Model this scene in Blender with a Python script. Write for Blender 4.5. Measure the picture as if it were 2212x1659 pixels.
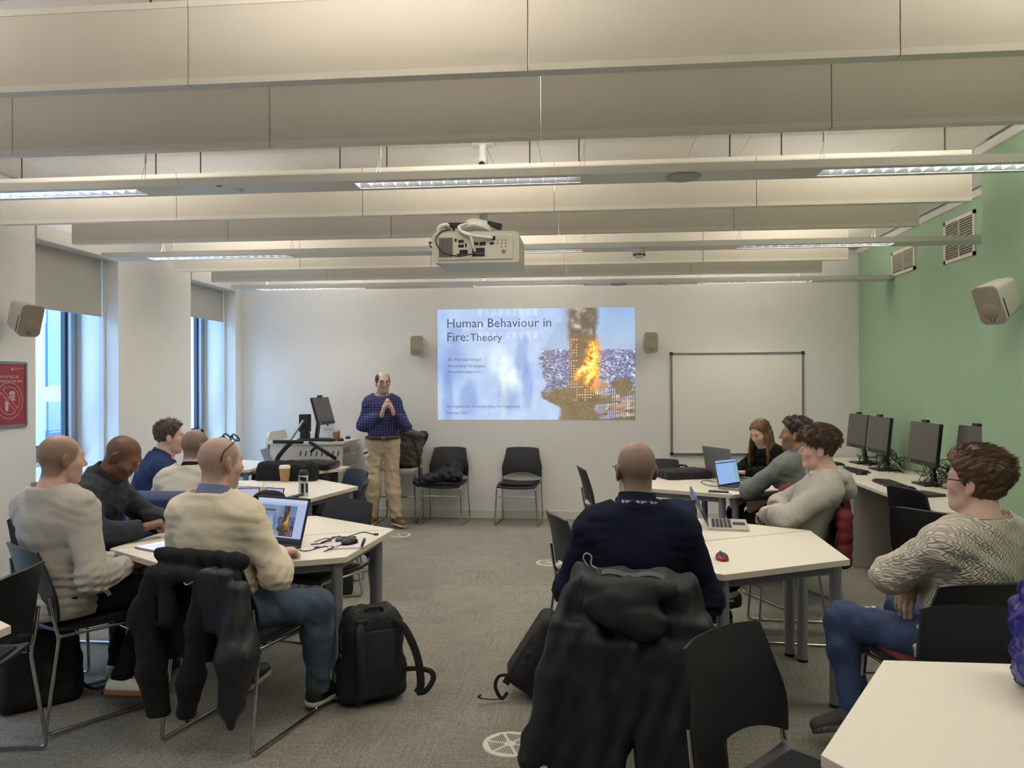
import bpy, bmesh, math, random
import numpy as np
from mathutils import Vector, Matrix, Euler
random.seed(7); np.random.seed(7)
PI = math.pi
for o in list(bpy.data.objects): bpy.data.objects.remove(o)
scene = bpy.context.scene
C = bpy.data.collections.new('room'); scene.collection.children.link(C)

# ---------------------------------------------------------------- camera, world, exposure
cam_d = bpy.data.cameras.new('camera'); cam = bpy.data.objects.new('camera', cam_d); C.objects.link(cam)
cam_d.sensor_fit = 'HORIZONTAL'; cam_d.sensor_width = 36.0; cam_d.lens = 1680.0 / 2212.0 * 36.0
cam_d.clip_start = 0.02; cam_d.clip_end = 200
cam.location = (0, 0, 1.57)
cam.rotation_mode = 'XYZ'
cam.matrix_world = Matrix.Translation((0, 0, 1.57)) @ Matrix.Rotation(math.radians(5.5), 4, 'Z') @ Matrix.Rotation(math.radians(90), 4, 'X') @ Matrix.Rotation(math.radians(0.18), 4, 'Z').inverted()
scene.camera = cam
vs = scene.view_settings
vs.view_transform = 'Standard'; vs.look = 'None'; vs.exposure = 0.52; vs.gamma = 1.0; vs.use_curve_mapping = False
world = bpy.data.worlds.new('World'); scene.world = world; world.use_nodes = True
bg = world.node_tree.nodes['Background']; bg.inputs[0].default_value = (0.42, 0.66, 1.0, 1); bg.inputs[1].default_value = 9.0
LAMP_W = 13.0      # each luminaire, downwards
UP_W = 9.0        # each luminaire, upwards
LAMP_COL = (1.0, 0.955, 0.89)

# ---------------------------------------------------------------- helpers
def lin(c):
    c = [v / 255.0 for v in c]
    return tuple(v / 12.92 if v <= 0.04045 else ((v + 0.055) / 1.055) ** 2.4 for v in c)
MATS = {}
def mat(name, rgb, rough=0.6, metal=0.0, noise=None, bump=None, emit=None, spec=0.5, trans=0.0, alpha=1.0, attr=None, sheen=0.0, coords='Object', wave=None, coat=0.0):
    """rgb 0-255 sRGB. noise=(scale, amount) colour mottling; bump=(scale, strength, stretch xyz); wave=(scale, strength, direction)"""
    if name in MATS: return MATS[name]
    m = bpy.data.materials.new(name); MATS[name] = m; m.use_nodes = True
    nt = m.node_tree; N = nt.nodes; L = nt.links; b = N['Principled BSDF']
    c = lin(rgb)
    b.inputs['Base Color'].default_value = (*c, 1); b.inputs['Roughness'].default_value = rough; b.inputs['Metallic'].default_value = metal
    b.inputs['Specular IOR Level'].default_value = spec
    if coat: b.inputs['Coat Weight'].default_value = coat
    if trans: b.inputs['Transmission Weight'].default_value = trans
    if alpha < 1: b.inputs['Alpha'].default_value = alpha
    if sheen: b.inputs['Sheen Weight'].default_value = sheen
    tc = N.new('ShaderNodeTexCoord')
    src = None
    if attr:
        a = N.new('ShaderNodeAttribute'); a.attribute_name = attr; src = a.outputs['Color']
    if noise:
        n = N.new('ShaderNodeTexNoise'); n.inputs['Scale'].default_value = noise[0]; n.inputs['Detail'].default_value = 4
        L.new(tc.outputs[coords], n.inputs['Vector'])
        r = N.new('ShaderNodeMapRange'); r.inputs[1].default_value = 0.3; r.inputs[2].default_value = 0.7
        r.inputs[3].default_value = 1 - noise[1]; r.inputs[4].default_value = 1 + noise[1]
        L.new(n.outputs['Fac'], r.inputs[0])
        mx = N.new('ShaderNodeVectorMath'); mx.operation = 'SCALE'
        if src: L.new(src, mx.inputs[0])
        else: mx.inputs[0].default_value = c
        L.new(r.outputs[0], mx.inputs['Scale']); src = mx.outputs[0]
    if src: L.new(src, b.inputs['Base Color'])
    hs = []
    if bump:
        st = bump[2] if len(bump) > 2 else (1, 1, 1)
        mp = N.new('ShaderNodeMapping'); mp.inputs['Scale'].default_value = st
        L.new(tc.outputs[coords], mp.inputs['Vector'])
        n2 = N.new('ShaderNodeTexNoise'); n2.inputs['Scale'].default_value = bump[0]; n2.inputs['Detail'].default_value = 3
        L.new(mp.outputs[0], n2.inputs['Vector'])
        bp = N.new('ShaderNodeBump'); bp.inputs['Strength'].default_value = bump[1]; bp.inputs['Distance'].default_value = 0.01
        L.new(n2.outputs['Fac'], bp.inputs['Height']); hs.append(bp)
    if wave:
        w = N.new('ShaderNodeTexWave'); w.inputs['Scale'].default_value = wave[0]; w.bands_direction = wave[2]
        w.inputs['Distortion'].default_value = 0.4
        L.new(tc.outputs[coords], w.inputs['Vector'])
        bp = N.new('ShaderNodeBump'); bp.inputs['Strength'].default_value = wave[1]; bp.inputs['Distance'].default_value = 0.004
        L.new(w.outputs['Fac'], bp.inputs['Height'])
        if hs: L.new(hs[-1].outputs[0], bp.inputs['Normal'])
        hs.append(bp)
    if hs: L.new(hs[-1].outputs[0], b.inputs['Normal'])
    if emit:
        b.inputs['Emission Color'].default_value = (*lin(emit[0]), 1); b.inputs['Emission Strength'].default_value = emit[1]
    return m

class MB:
    def __init__(s): s.v = []; s.f = []
    def add(s, vs, fs):
        o = len(s.v); s.v += [tuple(v) for v in vs]; s.f += [tuple(i + o for i in f) for f in fs]; return s
    def box(s, x0, x1, y0, y1, z0, z1, M=None):
        vs = [(x0,y0,z0),(x1,y0,z0),(x1,y1,z0),(x0,y1,z0),(x0,y0,z1),(x1,y0,z1),(x1,y1,z1),(x0,y1,z1)]
        if M is not None: vs = [tuple(M @ Vector(v)) for v in vs]
        return s.add(vs, [(0,3,2,1),(4,5,6,7),(0,1,5,4),(1,2,6,5),(2,3,7,6),(3,0,4,7)])
    def bbox(s, x0, x1, y0, y1, z0, z1, b=0.004, M=None):
        """box with chamfered edges"""
        bm = bmesh.new()
        vs = [bm.verts.new(v) for v in [(x0,y0,z0),(x1,y0,z0),(x1,y1,z0),(x0,y1,z0),(x0,y0,z1),(x1,y0,z1),(x1,y1,z1),(x0,y1,z1)]]
        for f in [(0,3,2,1),(4,5,6,7),(0,1,5,4),(1,2,6,5),(2,3,7,6),(3,0,4,7)]: bm.faces.new([vs[i] for i in f])
        bmesh.ops.bevel(bm, geom=bm.edges[:], offset=b, segments=2, affect='EDGES', profile=0.5)
        s.bm(bm, M); return s
    def bm(s, bm, M=None):
        bm.verts.index_update(); o = len(s.v)
        s.v += [tuple((M @ v.co) if M is not None else v.co) for v in bm.verts]
        s.f += [tuple(v.index + o for v in f.verts) for f in bm.faces]; bm.free(); return s
    def prism(s, pts, z0, z1, M=None):
        n = len(pts); vs = [(x, y, z0) for x, y in pts] + [(x, y, z1) for x, y in pts]
        if M is not None: vs = [tuple(M @ Vector(v)) for v in vs]
        return s.add(vs, [tuple(range(n - 1, -1, -1)), tuple(range(n, 2 * n))] + [(i, (i + 1) % n, (i + 1) % n + n, i + n) for i in range(n)])
    def tube(s, pts, r, n=8, caps=True, closed=False, flat=None):
        """tube along pts; r number or list; flat=(axis vector, ratio) squashes the section along the axis"""
        pts = [Vector(p) for p in pts]; m = len(pts)
        rs = r if isinstance(r, (list, tuple)) else [r] * m
        o = len(s.v); up = None
        for i, p in enumerate(pts):
            if closed: t = pts[(i + 1) % m] - pts[i - 1]
            else: t = pts[min(i + 1, m - 1)] - pts[max(i - 1, 0)]
            t = t.normalized() if t.length > 1e-9 else Vector((0, 0, 1))
            if up is None:
                up = t.orthogonal().normalized()
            up = (up - t * up.dot(t)); up = up.normalized() if up.length > 1e-6 else t.orthogonal().normalized()
            sd = t.cross(up)
            for k in range(n):
                a = 2 * PI * k / n; d = up * math.cos(a) * rs[i] + sd * math.sin(a) * rs[i]
                if flat is not None:
                    ax = Vector(flat[0]).normalized(); d = d - ax * d.dot(ax) * (1 - flat[1])
                s.v.append(tuple(p + d))
        rng = m if closed else m - 1
        for i in range(rng):
            for k in range(n):
                a = o + i * n; b = o + ((i + 1) % m) * n
                s.f.append((a + k, a + (k + 1) % n, b + (k + 1) % n, b + k))
        if caps and not closed:
            s.f.append(tuple(o + k for k in range(n - 1, -1, -1))); s.f.append(tuple(o + (m - 1) * n + k for k in range(n)))
        return s
    def lathe(s, prof, n=20, M=None, c=(0, 0, 0)):
        o = len(s.v)
        for r, z in prof:
            for k in range(n):
                a = 2 * PI * k / n; v = Vector((c[0] + r * math.cos(a), c[1] + r * math.sin(a), c[2] + z))
                s.v.append(tuple(M @ v if M is not None else v))
        for i in range(len(prof) - 1):
            for k in range(n):
                a = o + i * n; b = a + n
                s.f.append((a + k, a + (k + 1) % n, b + (k + 1) % n, b + k))
        s.f.append(tuple(o + k for k in range(n - 1, -1, -1))); s.f.append(tuple(o + (len(prof) - 1) * n + k for k in range(n)))
        return s
    def ell(s, c, r, n=12, m=8, M=None):
        o = len(s.v); c = Vector(c)
        for i in range(m + 1):
            th = PI * i / m
            for k in range(n):
                a = 2 * PI * k / n
                v = c + Vector((r[0] * math.sin(th) * math.cos(a), r[1] * math.sin(th) * math.sin(a), r[2] * math.cos(th)))
                s.v.append(tuple(M @ v if M is not None else v))
        for i in range(m):
            for k in range(n):
                a = o + i * n; b = a + n
                s.f.append((a + k, b + k, b + (k + 1) % n, a + (k + 1) % n))
        return s
    def grid(s, fn, nu, nv):
        o = len(s.v)
        for i in range(nu + 1):
            for j in range(nv + 1): s.v.append(tuple(fn(i / nu, j / nv)))
        for i in range(nu):
            for j in range(nv):
                a = o + i * (nv + 1) + j; s.f.append((a, a + nv + 1, a + nv + 2, a + 1))
        return s
    def sheet(s, fn, nu, nv, t):
        """a curved sheet with thickness t (offset along its normals)"""
        P = [[Vector(fn(i / nu, j / nv)) for j in range(nv + 1)] for i in range(nu + 1)]
        o = len(s.v); q = (nu + 1) * (nv + 1)
        A = []; B = []
        for i in range(nu + 1):
            for j in range(nv + 1):
                du = P[min(i + 1, nu)][j] - P[max(i - 1, 0)][j]; dv = P[i][min(j + 1, nv)] - P[i][max(j - 1, 0)]
                n = du.cross(dv); n = n.normalized() if n.length > 1e-9 else Vector((0, 0, 1))
                A.append(P[i][j] + n * t / 2); B.append(P[i][j] - n * t / 2)
        s.v += [tuple(v) for v in A] + [tuple(v) for v in B]
        ix = lambda i, j: o + i * (nv + 1) + j
        for i in range(nu):
            for j in range(nv):
                s.f.append((ix(i, j), ix(i + 1, j), ix(i + 1, j + 1), ix(i, j + 1)))
                s.f.append((ix(i, j) + q, ix(i, j + 1) + q, ix(i + 1, j + 1) + q, ix(i + 1, j) + q))
        edge = [ix(i, 0) for i in range(nu + 1)] + [ix(nu, j) for j in range(1, nv + 1)] + [ix(i, nv) for i in range(nu - 1, -1, -1)] + [ix(0, j) for j in range(nv - 1, 0, -1)]
        for a, b in zip(edge, edge[1:] + edge[:1]): s.f.append((b, a, a + q, b + q))
        return s
def mesh(name, mb, m, smooth=None):
    me = bpy.data.meshes.new(name); me.from_pydata(mb.v, [], mb.f); me.update()
    if m: me.materials.append(m)
    if smooth is not None:
        me.polygons.foreach_set('use_smooth', [True] * len(me.polygons))
        if smooth < 180: me.set_sharp_from_angle(angle=math.radians(smooth))
    return me
def obj(name, mb, m=None, parent=None, smooth=None, loc=None, rotz=None, label=None):
    me = mb if isinstance(mb, bpy.types.Mesh) else mesh(name, mb, m, smooth)
    o = bpy.data.objects.new(name, me); C.objects.link(o)
    if parent is not None: o.parent = parent
    if loc is not None: o.location = loc
    if rotz is not None: o.rotation_euler = (0, 0, rotz)
    if label: o['label'] = label
    return o
def tag(o, label, cat, group=None):
    o['label'] = label; o['category'] = cat
    if group: o['group'] = group
    return o
def thing(name, label, cat, loc=(0, 0, 0), rotz=0, group=None):
    o = bpy.data.objects.new(name, None); C.objects.link(o); o.empty_display_size = 0.1
    o.location = loc; o.rotation_euler = (0, 0, rotz); return tag(o, label, cat, group)
def struct(name, mb, m, smooth=None, label=None):
    o = obj(name, mb, m, None, smooth); o['kind'] = 'structure'
    if label: o['label'] = label
    return o
def dup(root, loc, rotz, label=None, group=None):
    r = root.copy(); C.objects.link(r); r.location = loc; r.rotation_euler = (0, 0, rotz)
    if label: r['label'] = label
    if group: r['group'] = group
    for ch in list(root.children):
        c = ch.copy(); C.objects.link(c); c.parent = r
        for g in ch.children:
            d = g.copy(); C.objects.link(d); d.parent = c
    return r
def text_mb(txt, size, font_w=1.0, extrude=0.0, align='LEFT'):
    cu = bpy.data.curves.new('t', 'FONT'); cu.body = txt; cu.size = size; cu.extrude = extrude; cu.align_x = align; cu.resolution_u = 2
    if font_w != 1.0: cu.offset = (font_w - 1.0) * size * 0.02
    o = bpy.data.objects.new('t', cu); C.objects.link(o)
    dg = bpy.context.evaluated_depsgraph_get(); me = bpy.data.meshes.new_from_object(o.evaluated_get(dg))
    mb = MB(); mb.add([v.co[:] for v in me.vertices], [tuple(p.vertices) for p in me.polygons])
    bpy.data.objects.remove(o); bpy.data.curves.remove(cu); bpy.data.meshes.remove(me); return mb
def xf(mb, M):
    mb.v = [tuple(M @ Vector(v)) for v in mb.v]; return mb
def smooth_path(pts, n=6):
    """Catmull-Rom through pts"""
    pts = [Vector(p) for p in pts]; out = []
    for i in range(len(pts) - 1):
        p0 = pts[max(i - 1, 0)]; p1 = pts[i]; p2 = pts[i + 1]; p3 = pts[min(i + 2, len(pts) - 1)]
        for k in range(n):
            t = k / n; out.append(0.5 * ((2 * p1) + (p2 - p0) * t + (2 * p0 - 5 * p1 + 4 * p2 - p3) * t * t + (3 * p1 - p0 - 3 * p2 + p3) * t ** 3))
    out.append(pts[-1]); return out
def area(name, parent, loc, rot, sx, sy, watt, col):
    l = bpy.data.lights.new(name, 'AREA'); l.shape = 'RECTANGLE'; l.size = sx; l.size_y = sy; l.energy = watt; l.color = col
    o = bpy.data.objects.new(name, l); C.objects.link(o); o.location = loc; o.rotation_euler = rot
    if parent is not None: o.parent = parent
    return o

# ---------------------------------------------------------------- room shell
XL, XR, XN, YF, YB, ZC = -4.15, 3.033, 2.50, 9.036, -1.6, 3.075
YCOL = 5.21
M_wall = mat('wall_white_paint', (229, 228, 225), 0.75, noise=(6, 0.012), bump=(220, 0.05))
M_green = mat('wall_green_paint', (156, 186, 152), 0.7, noise=(5, 0.015), bump=(220, 0.05))
M_trim = mat('trim_white_gloss', (216, 213, 207), 0.45)
M_ceil = mat('ceiling_panel_white', (226, 221, 211), 0.7, noise=(9, 0.015))
M_dark = mat('shadow_gap_dark', (40, 36, 32), 0.9)
M_base = mat('floor_screed', (70, 68, 62), 0.9)
# floor + carpet tiles
fl = struct('floor', MB().box(XL - 0.1, XR + 0.1, YB, YF + 0.1, -0.12, -0.012), M_base)
def carpet():
    m = bpy.data.materials.new('carpet_tile_grey'); m.use_nodes = True; nt = m.node_tree; N = nt.nodes; L = nt.links; b = N['Principled BSDF']
    b.inputs['Roughness'].default_value = 0.95; b.inputs['Specular IOR Level'].default_value = 0.1
    tc = N.new('ShaderNodeTexCoord'); oi = N.new('ShaderNodeObjectInfo')
    ad = N.new('ShaderNodeVectorMath'); ad.operation = 'ADD'
    sc = N.new('ShaderNodeVectorMath'); sc.operation = 'SCALE'; sc.inputs['Scale'].default_value = 37.0
    cb = N.new('ShaderNodeCombineXYZ'); L.new(oi.outputs['Random'], cb.inputs[0]); L.new(oi.outputs['Random'], cb.inputs[1]); L.new(cb.outputs[0], sc.inputs[0])
    L.new(tc.outputs['Object'], ad.inputs[0]); L.new(sc.outputs[0], ad.inputs[1])
    n1 = N.new('ShaderNodeTexNoise'); n1.inputs['Scale'].default_value = 230; n1.inputs['Detail'].default_value = 2; L.new(ad.outputs[0], n1.inputs['Vector'])
    mp = N.new('ShaderNodeMapping'); mp.inputs['Scale'].default_value = (3, 55, 1); L.new(ad.outputs[0], mp.inputs['Vector'])
    n2 = N.new('ShaderNodeTexNoise'); n2.inputs['Scale'].default_value = 1.6; n2.inputs['Detail'].default_value = 3; L.new(mp.outputs[0], n2.inputs['Vector'])
    n3 = N.new('ShaderNodeTexNoise'); n3.inputs['Scale'].default_value = 5; L.new(ad.outputs[0], n3.inputs['Vector'])
    def rng(s, a, c_):
        r = N.new('ShaderNodeMapRange'); r.inputs[1].default_value = 0.32; r.inputs[2].default_value = 0.68; r.inputs[3].default_value = a; r.inputs[4].default_value = c_; L.new(s, r.inputs[0]); return r.outputs[0]
    def mul(x, y):
        q = N.new('ShaderNodeMath'); q.operation = 'MULTIPLY'; L.new(x, q.inputs[0]); L.new(y, q.inputs[1]); return q.outputs[0]
    rr = N.new('ShaderNodeMapRange'); rr.inputs[3].default_value = 0.95; rr.inputs[4].default_value = 1.05; L.new(oi.outputs['Random'], rr.inputs[0])
    f = mul(mul(rng(n1.outputs['Fac'], 0.42, 1.58), rng(n2.outputs['Fac'], 0.87, 1.13)), mul(rng(n3.outputs['Fac'], 0.95, 1.05), rr.outputs[0]))
    s2 = N.new('ShaderNodeVectorMath'); s2.operation = 'SCALE'; s2.inputs[0].default_value = lin((138, 134, 124)); L.new(f, s2.inputs['Scale'])
    L.new(s2.outputs[0], b.inputs['Base Color'])
    bp = N.new('ShaderNodeBump'); bp.inputs['Strength'].default_value = 0.5; bp.inputs['Distance'].default_value = 0.004; L.new(n1.outputs['Fac'], bp.inputs['Height']); L.new(bp.outputs[0], b.inputs['Normal'])
    return m
M_carpet = carpet()
TS = 0.5
tile_me = mesh('carpet_tile', MB().add([(-.2495,-.2495,-.001),(.2495,-.2495,-.001),(.2495,.2495,-.001),(-.2495,.2495,-.001),(-.25,-.25,-.012),(.25,-.25,-.012),(.25,.25,-.012),(-.25,.25,-.012)],
    [(0,1,2,3),(0,4,5,1),(1,5,6,2),(2,6,7,3),(3,7,4,0)]), M_carpet)
ny = int(math.ceil((YF - YB) / TS)); nx = int(math.ceil((XR - XL) / TS))
for j in range(ny):
    for i in range(nx):
        x = XL + TS * (i + 0.5); y = YF - TS * (j + 0.5)
        if y < 0.9 or x > XR + .2: continue
        if x > 2.75 and y < 5.0: continue
        obj('carpet_tile', tile_me, parent=fl, loc=(x, y, 0), rotz=(PI / 2) * ((i + j) % 2) + PI * random.randint(0, 1))
# a plain continuation of the carpet behind the camera
ob = obj('carpet_run', MB().box(XL, XN, YB, YF - 17 * TS if False else 1.036, -0.012, -0.001), M_carpet, parent=fl)
# walls
def wall_with_holes(x0, x1, y0, y1, z0, z1, holes):
    """wall slab parallel to Y with rectangular holes [(ya,yb,za,zb)]"""
    mb = MB(); ys = sorted({y0, y1, *[h[0] for h in holes], *[h[1] for h in holes]})
    for a, b in zip(ys, ys[1:]):
        hs = [h for h in holes if h[0] < b - 1e-6 and h[1] > a + 1e-6]
        if not hs: mb.box(x0, x1, a, b, z0, z1)
        else:
            h = hs[0]
            if h[2] > z0: mb.box(x0, x1, a, b, z0, h[2])
            if h[3] < z1: mb.box(x0, x1, a, b, h[3], z1)
    return mb
WIN = [(5.51, 6.555), (7.83, 8.875), (3.19, 4.235), (0.87, 1.915)]
WZ0, WZ1 = 0.16, 2.80
struct('wall_left', wall_with_holes(XL - 0.5, XL, YB, YF + 0.3, -0.1, ZC + 0.2, [(a, b, WZ0, WZ1) for a, b in WIN]), M_wall)
struct('wall_front', MB().box(XL - 0.5, XR + 0.5, YF, YF + 0.3, -0.1, ZC + 0.2), M_wall)
struct('wall_right', MB().box(XR, XR + 0.2, YCOL - 0.1, YF + 0.3, -0.1, ZC + 0.2), M_green)
struct('wall_right_pier', MB().box(XN, XR + 0.2, YB, YCOL, -0.1, ZC + 0.2), M_green)
struct('wall_back', MB().box(XL - 0.5, XR + 0.5, YB - 0.3, YB, -0.1, ZC + 0.2), M_wall)
# ceiling: slab with panels and dark joints
ce = struct('ceiling', MB().box(XL - 0.5, XR + 0.5, YB - 0.3, YF + 0.3, ZC + 0.03, ZC + 0.25), M_dark)
xs = [XL + 0.038]
for x in (-3.23, -2.90, -1.93, -1.60, -0.63, -0.30, 0.67, 1.0, 1.97, 2.30): xs.append(x)
xs.append(XR - 0.038)
pj = 0.0012
for a, b in zip(xs, xs[1:]):
    ys_ = [YB, 1.0, 3.05, 5.10, 7.15, YF - 0.05]
    for c_, d in zip(ys_, ys_[1:]):
        bb = b
        if b > XN and d <= 5.11: bb = XN - 0.038
        if bb - a < 0.05: continue
        obj('ceiling_panel', MB().box(a + pj, bb - pj, c_ + 0.001, d - 0.001, ZC, ZC + 0.03), M_ceil, parent=ce)
# cornices
def cornice(n, x0, x1, y0, y1):
    struct(n, MB().box(x0, x1, y0, y1, 3.008, 3.062), M_trim)
cornice('trim_1', XR - 0.03, XR, YCOL, YF); cornice('trim_2', XN - 0.03, XN, YB, YCOL); cornice('trim_3', XN - 0.03, XR, YCOL, YCOL + 0.03)
cornice('trim_4', XL, XL + 0.03, YB, YF); cornice('trim_5', XL, XR, YF - 0.03, YF)
# skirting
def skirt(n, x0, x1, y0, y1): struct(n, MB().bbox(x0, x1, y0, y1, 0, 0.10, 0.004), M_trim)
skirt('baseboard_front', XL, XR, YF - 0.016, YF); skirt('baseboard_right', XR - 0.016, XR, YCOL, YF); skirt('baseboard_right_pier', XN - 0.016, XN, YB, YCOL)
skirt('baseboard_left', XL, XL + 0.016, YB, YF)
# ---------------------------------------------------------------- windows
M_frame = mat('window_frame_grey', (150, 152, 156), 0.4, metal=0.2)
M_gask = mat('window_gasket_dark', (38, 46, 62), 0.5)
def thin_glass(name, tint, refl=.07):
    m = bpy.data.materials.new(name); m.use_nodes = True; N = m.node_tree.nodes; L = m.node_tree.links; N.remove(N['Principled BSDF'])
    t = N.new('ShaderNodeBsdfTransparent'); t.inputs[0].default_value = (*tint, 1); g = N.new('ShaderNodeBsdfGlossy'); g.inputs['Roughness'].default_value = .02; fr = N.new('ShaderNodeValue'); fr.outputs[0].default_value = refl * .6
    x = N.new('ShaderNodeMixShader'); L.new(fr.outputs[0], x.inputs[0]); L.new(t.outputs[0], x.inputs[1]); L.new(g.outputs[0], x.inputs[2]); L.new(x.outputs[0], N['Material Output'].inputs[0]); return m
M_glass = thin_glass('window_glass', (.92, .97, 1.0))
M_blind = mat('blind_fabric_grey', (182, 180, 173), 0.85, bump=(400, 0.08))
for wi, (a, b) in enumerate(WIN):
    xo = XL - 0.42                       # outer frame plane
    mb = MB()
    w = 0.06
    mb.box(xo - .05, xo + .03, a, a + w, WZ0, WZ1).box(xo - .05, xo + .03, b - w, b, WZ0, WZ1).box(xo - .05, xo + .03, a, b, WZ0, WZ0 + w).box(xo - .05, xo + .03, a, b, WZ1 - w, WZ1)
    mid = a + 0.40
    mb.box(xo - .05, xo + .05, mid - .03, mid + .03, WZ0, WZ1)
    mb.box(xo - .05, xo + .05, mid, b - .03, 0.93, 1.0)
    fr = struct('window_%d' % (wi + 1), mb, M_frame, label='tall grey framed window with white reveal')
    # fixed panes and the opening sash
    obj('pane', MB().box(xo - .012, xo - .004, a + w, mid - .03, WZ0 + w, WZ1 - w), M_glass, fr)
    obj('pane', MB().box(xo - .012, xo - .004, mid + .03, b - w, WZ0 + w, 0.93), M_glass, fr)
    sm = MB(); s0, s1 = mid + .03, b - w
    for y0_, y1_, z0_, z1_ in ((s0, s0 + .045, 1.0, WZ1 - w), (s1 - .045, s1, 1.0, WZ1 - w), (s0, s1, 1.0, 1.05), (s0, s1, WZ1 - w - .05, WZ1 - w)):
        sm.box(xo - .02, xo + .045, y0_, y1_, z0_, z1_)
    sash = obj('sash', sm, M_frame, fr)
    gm = MB(); g0, g1 = s0 + .045, s1 - .045
    for y0_, y1_, z0_, z1_ in ((g0, g0 + .02, 1.05, WZ1 - .11), (g1 - .03, g1, 1.05, WZ1 - .11), (g0, g1, 1.05, 1.065)):
        gm.box(xo - .03, xo + .01, y0_, y1_, z0_, z1_)
    obj('gasket', gm, M_gask, sash)
    obj('pane', MB().box(xo - .012, xo - .004, g0, g1, 1.05, WZ1 - w - .05), M_glass, sash)
    obj('window_handle', MB().tube([(xo + .045, s0 + .26, 1.03), (xo + .075, s0 + .26, 1.03), (xo + .075, s0 + .37, 1.03)], .008), M_frame, sash, smooth=40)
    obj('gasket', MB().box(xo - .045, xo + .028, a + w, a + w + .03, WZ0 + w, WZ1 - w).box(xo - .045, xo + .028, mid - .06, mid - .03, WZ0 + w, WZ1 - w), M_gask, fr)
    obj('window_sill', MB().bbox(xo + .03, XL + .012, a - .0, b, WZ0 - .02, WZ0 + .004, .003), M_trim, fr)
    obj('ledge', MB().bbox(xo + .05, xo + .10, mid + .03, b - .02, .90, .93, .003), M_trim, fr)
    # blind cassette box fitted in the top of the reveal, roller blind hanging below
    bl = thing('roller_blind', ['grey roller blind half down in the nearer window beside the wall speaker', 'grey roller blind half down in the window next to the front wall', 'grey roller blind half down in a window beside the near tables', 'grey roller blind half down in the rearmost window'][wi], 'blind', (XL - .14, (a + b) / 2, WZ1 - .13))
    zb = (2.19, 2.325, 2.2, 2.2)[wi]
    obj('fabric', MB().box(-.001, .001, -(b - a) / 2 + .012, (b - a) / 2 - .03, zb - (WZ1 - .13), .02), M_blind, bl)
    obj('bottom_bar', MB().bbox(-.006, .006, -(b - a) / 2 + .012, (b - a) / 2 - .03, zb - (WZ1 - .13) - .012, zb - (WZ1 - .13) + .01, .002), M_blind, bl)
    obj('pelmet', MB().bbox(.0, .155, -(b - a) / 2 + .001, (b - a) / 2 + .005, .012, .128, .003), M_trim, bl)
    obj('side_channel', MB().box(-.03, .012, (b - a) / 2 - .022, (b - a) / 2 - .002, WZ0 - WZ1 + .14, .02), M_trim, bl)
    ch = MB().tube([(.02, (b - a) / 2 - .03, .0), (.02, (b - a) / 2 - .03, -1.5)], .0018, 5).tube([(.03, (b - a) / 2 - .03, .0), (.03, (b - a) / 2 - .03, -1.5)], .0018, 5)
    for q in range(4): ch.ell((.02, (b - a) / 2 - .03, -.75 - q * .26), (.006, .006, .008), 6, 4)
    obj('pull_chain', ch, M_trim, bl)
# the building across the way
bd = thing('building', 'pale panelled building outside beyond the left windows', 'building', (-11.5, 9.0, -4.0))
M_clad = mat('cladding_pale', (132, 138, 142), 0.6, noise=(1.2, .03)); M_clad2 = mat('cladding_blue_grey', (86, 96, 108), 0.5); M_bwin = mat('far_window_glass', (66, 84, 108), 0.15)
obj('facade', MB().box(-1, 0, -16, 14, 0, 10.4), M_clad, bd)
bw = mesh('window', MB().box(0, .03, -.28, .28, 0, 1.25).box(0, .05, -.33, -.28, -.05, 1.3).box(0, .05, .28, .33, -.05, 1.3), M_bwin); bp_ = mesh('spandrel', MB().box(0, .04, -.3, .3, 0, .62), M_clad2)
for r_ in range(3):
    for c_ in range(14):
        obj('window', bw, parent=bd, loc=(0, -14 + c_ * 1.9, 3.3 + r_ * 2.3)); obj('spandrel', bp_, parent=bd, loc=(0, -14 + c_ * 1.9, 4.6 + r_ * 2.3))
obj('parapet_wall', MB().box(2.5, 2.8, -16, 14, 0, 4.55), M_clad2, bd)
# ---------------------------------------------------------------- ceiling baffles, light beams
def perf(name, col):
    m = bpy.data.materials.new(name); m.use_nodes = True; nt = m.node_tree; N = nt.nodes; L = nt.links; b = N['Principled BSDF']
    b.inputs['Roughness'].default_value = 0.6
    tc = N.new('ShaderNodeTexCoord'); vo = N.new('ShaderNodeTexVoronoi'); vo.inputs['Scale'].default_value = 130; vo.inputs['Randomness'].default_value = 0.0
    mp = N.new('ShaderNodeMapping'); mp.inputs['Rotation'].default_value = (0, math.radians(45), 0); mp.inputs['Scale'].default_value = (1, 0.0001, 1)
    L.new(tc.outputs['Object'], mp.inputs['Vector']); L.new(mp.outputs[0], vo.inputs['Vector'])
    r = N.new('ShaderNodeMapRange'); r.inputs[1].default_value = 0.22; r.inputs[2].default_value = 0.34; r.inputs[3].default_value = 0.76; r.inputs[4].default_value = 1.0; L.new(vo.outputs['Distance'], r.inputs[0])
    s2 = N.new('ShaderNodeVectorMath'); s2.operation = 'SCALE'; s2.inputs[0].default_value = lin(col); L.new(r.outputs[0], s2.inputs['Scale']); L.new(s2.outputs[0], b.inputs['Base Color'])
    return m
M_perf = perf('perforated_panel', (220, 213, 201))
M_lip = mat('baffle_lip_white', (226, 220, 208), 0.5)
M_rod = mat('hanger_rod_dark', (70, 64, 56), .5, metal=.4)
BX = [-3.73, -2.55, -1.36, -0.19, 0.985, 2.17]
BY = [2.55, 3.24, 4.635, 5.335, 6.73, 7.45]
ordn = ['nearest', 'second nearest', 'third', 'fourth', 'fifth', 'farthest']
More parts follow.
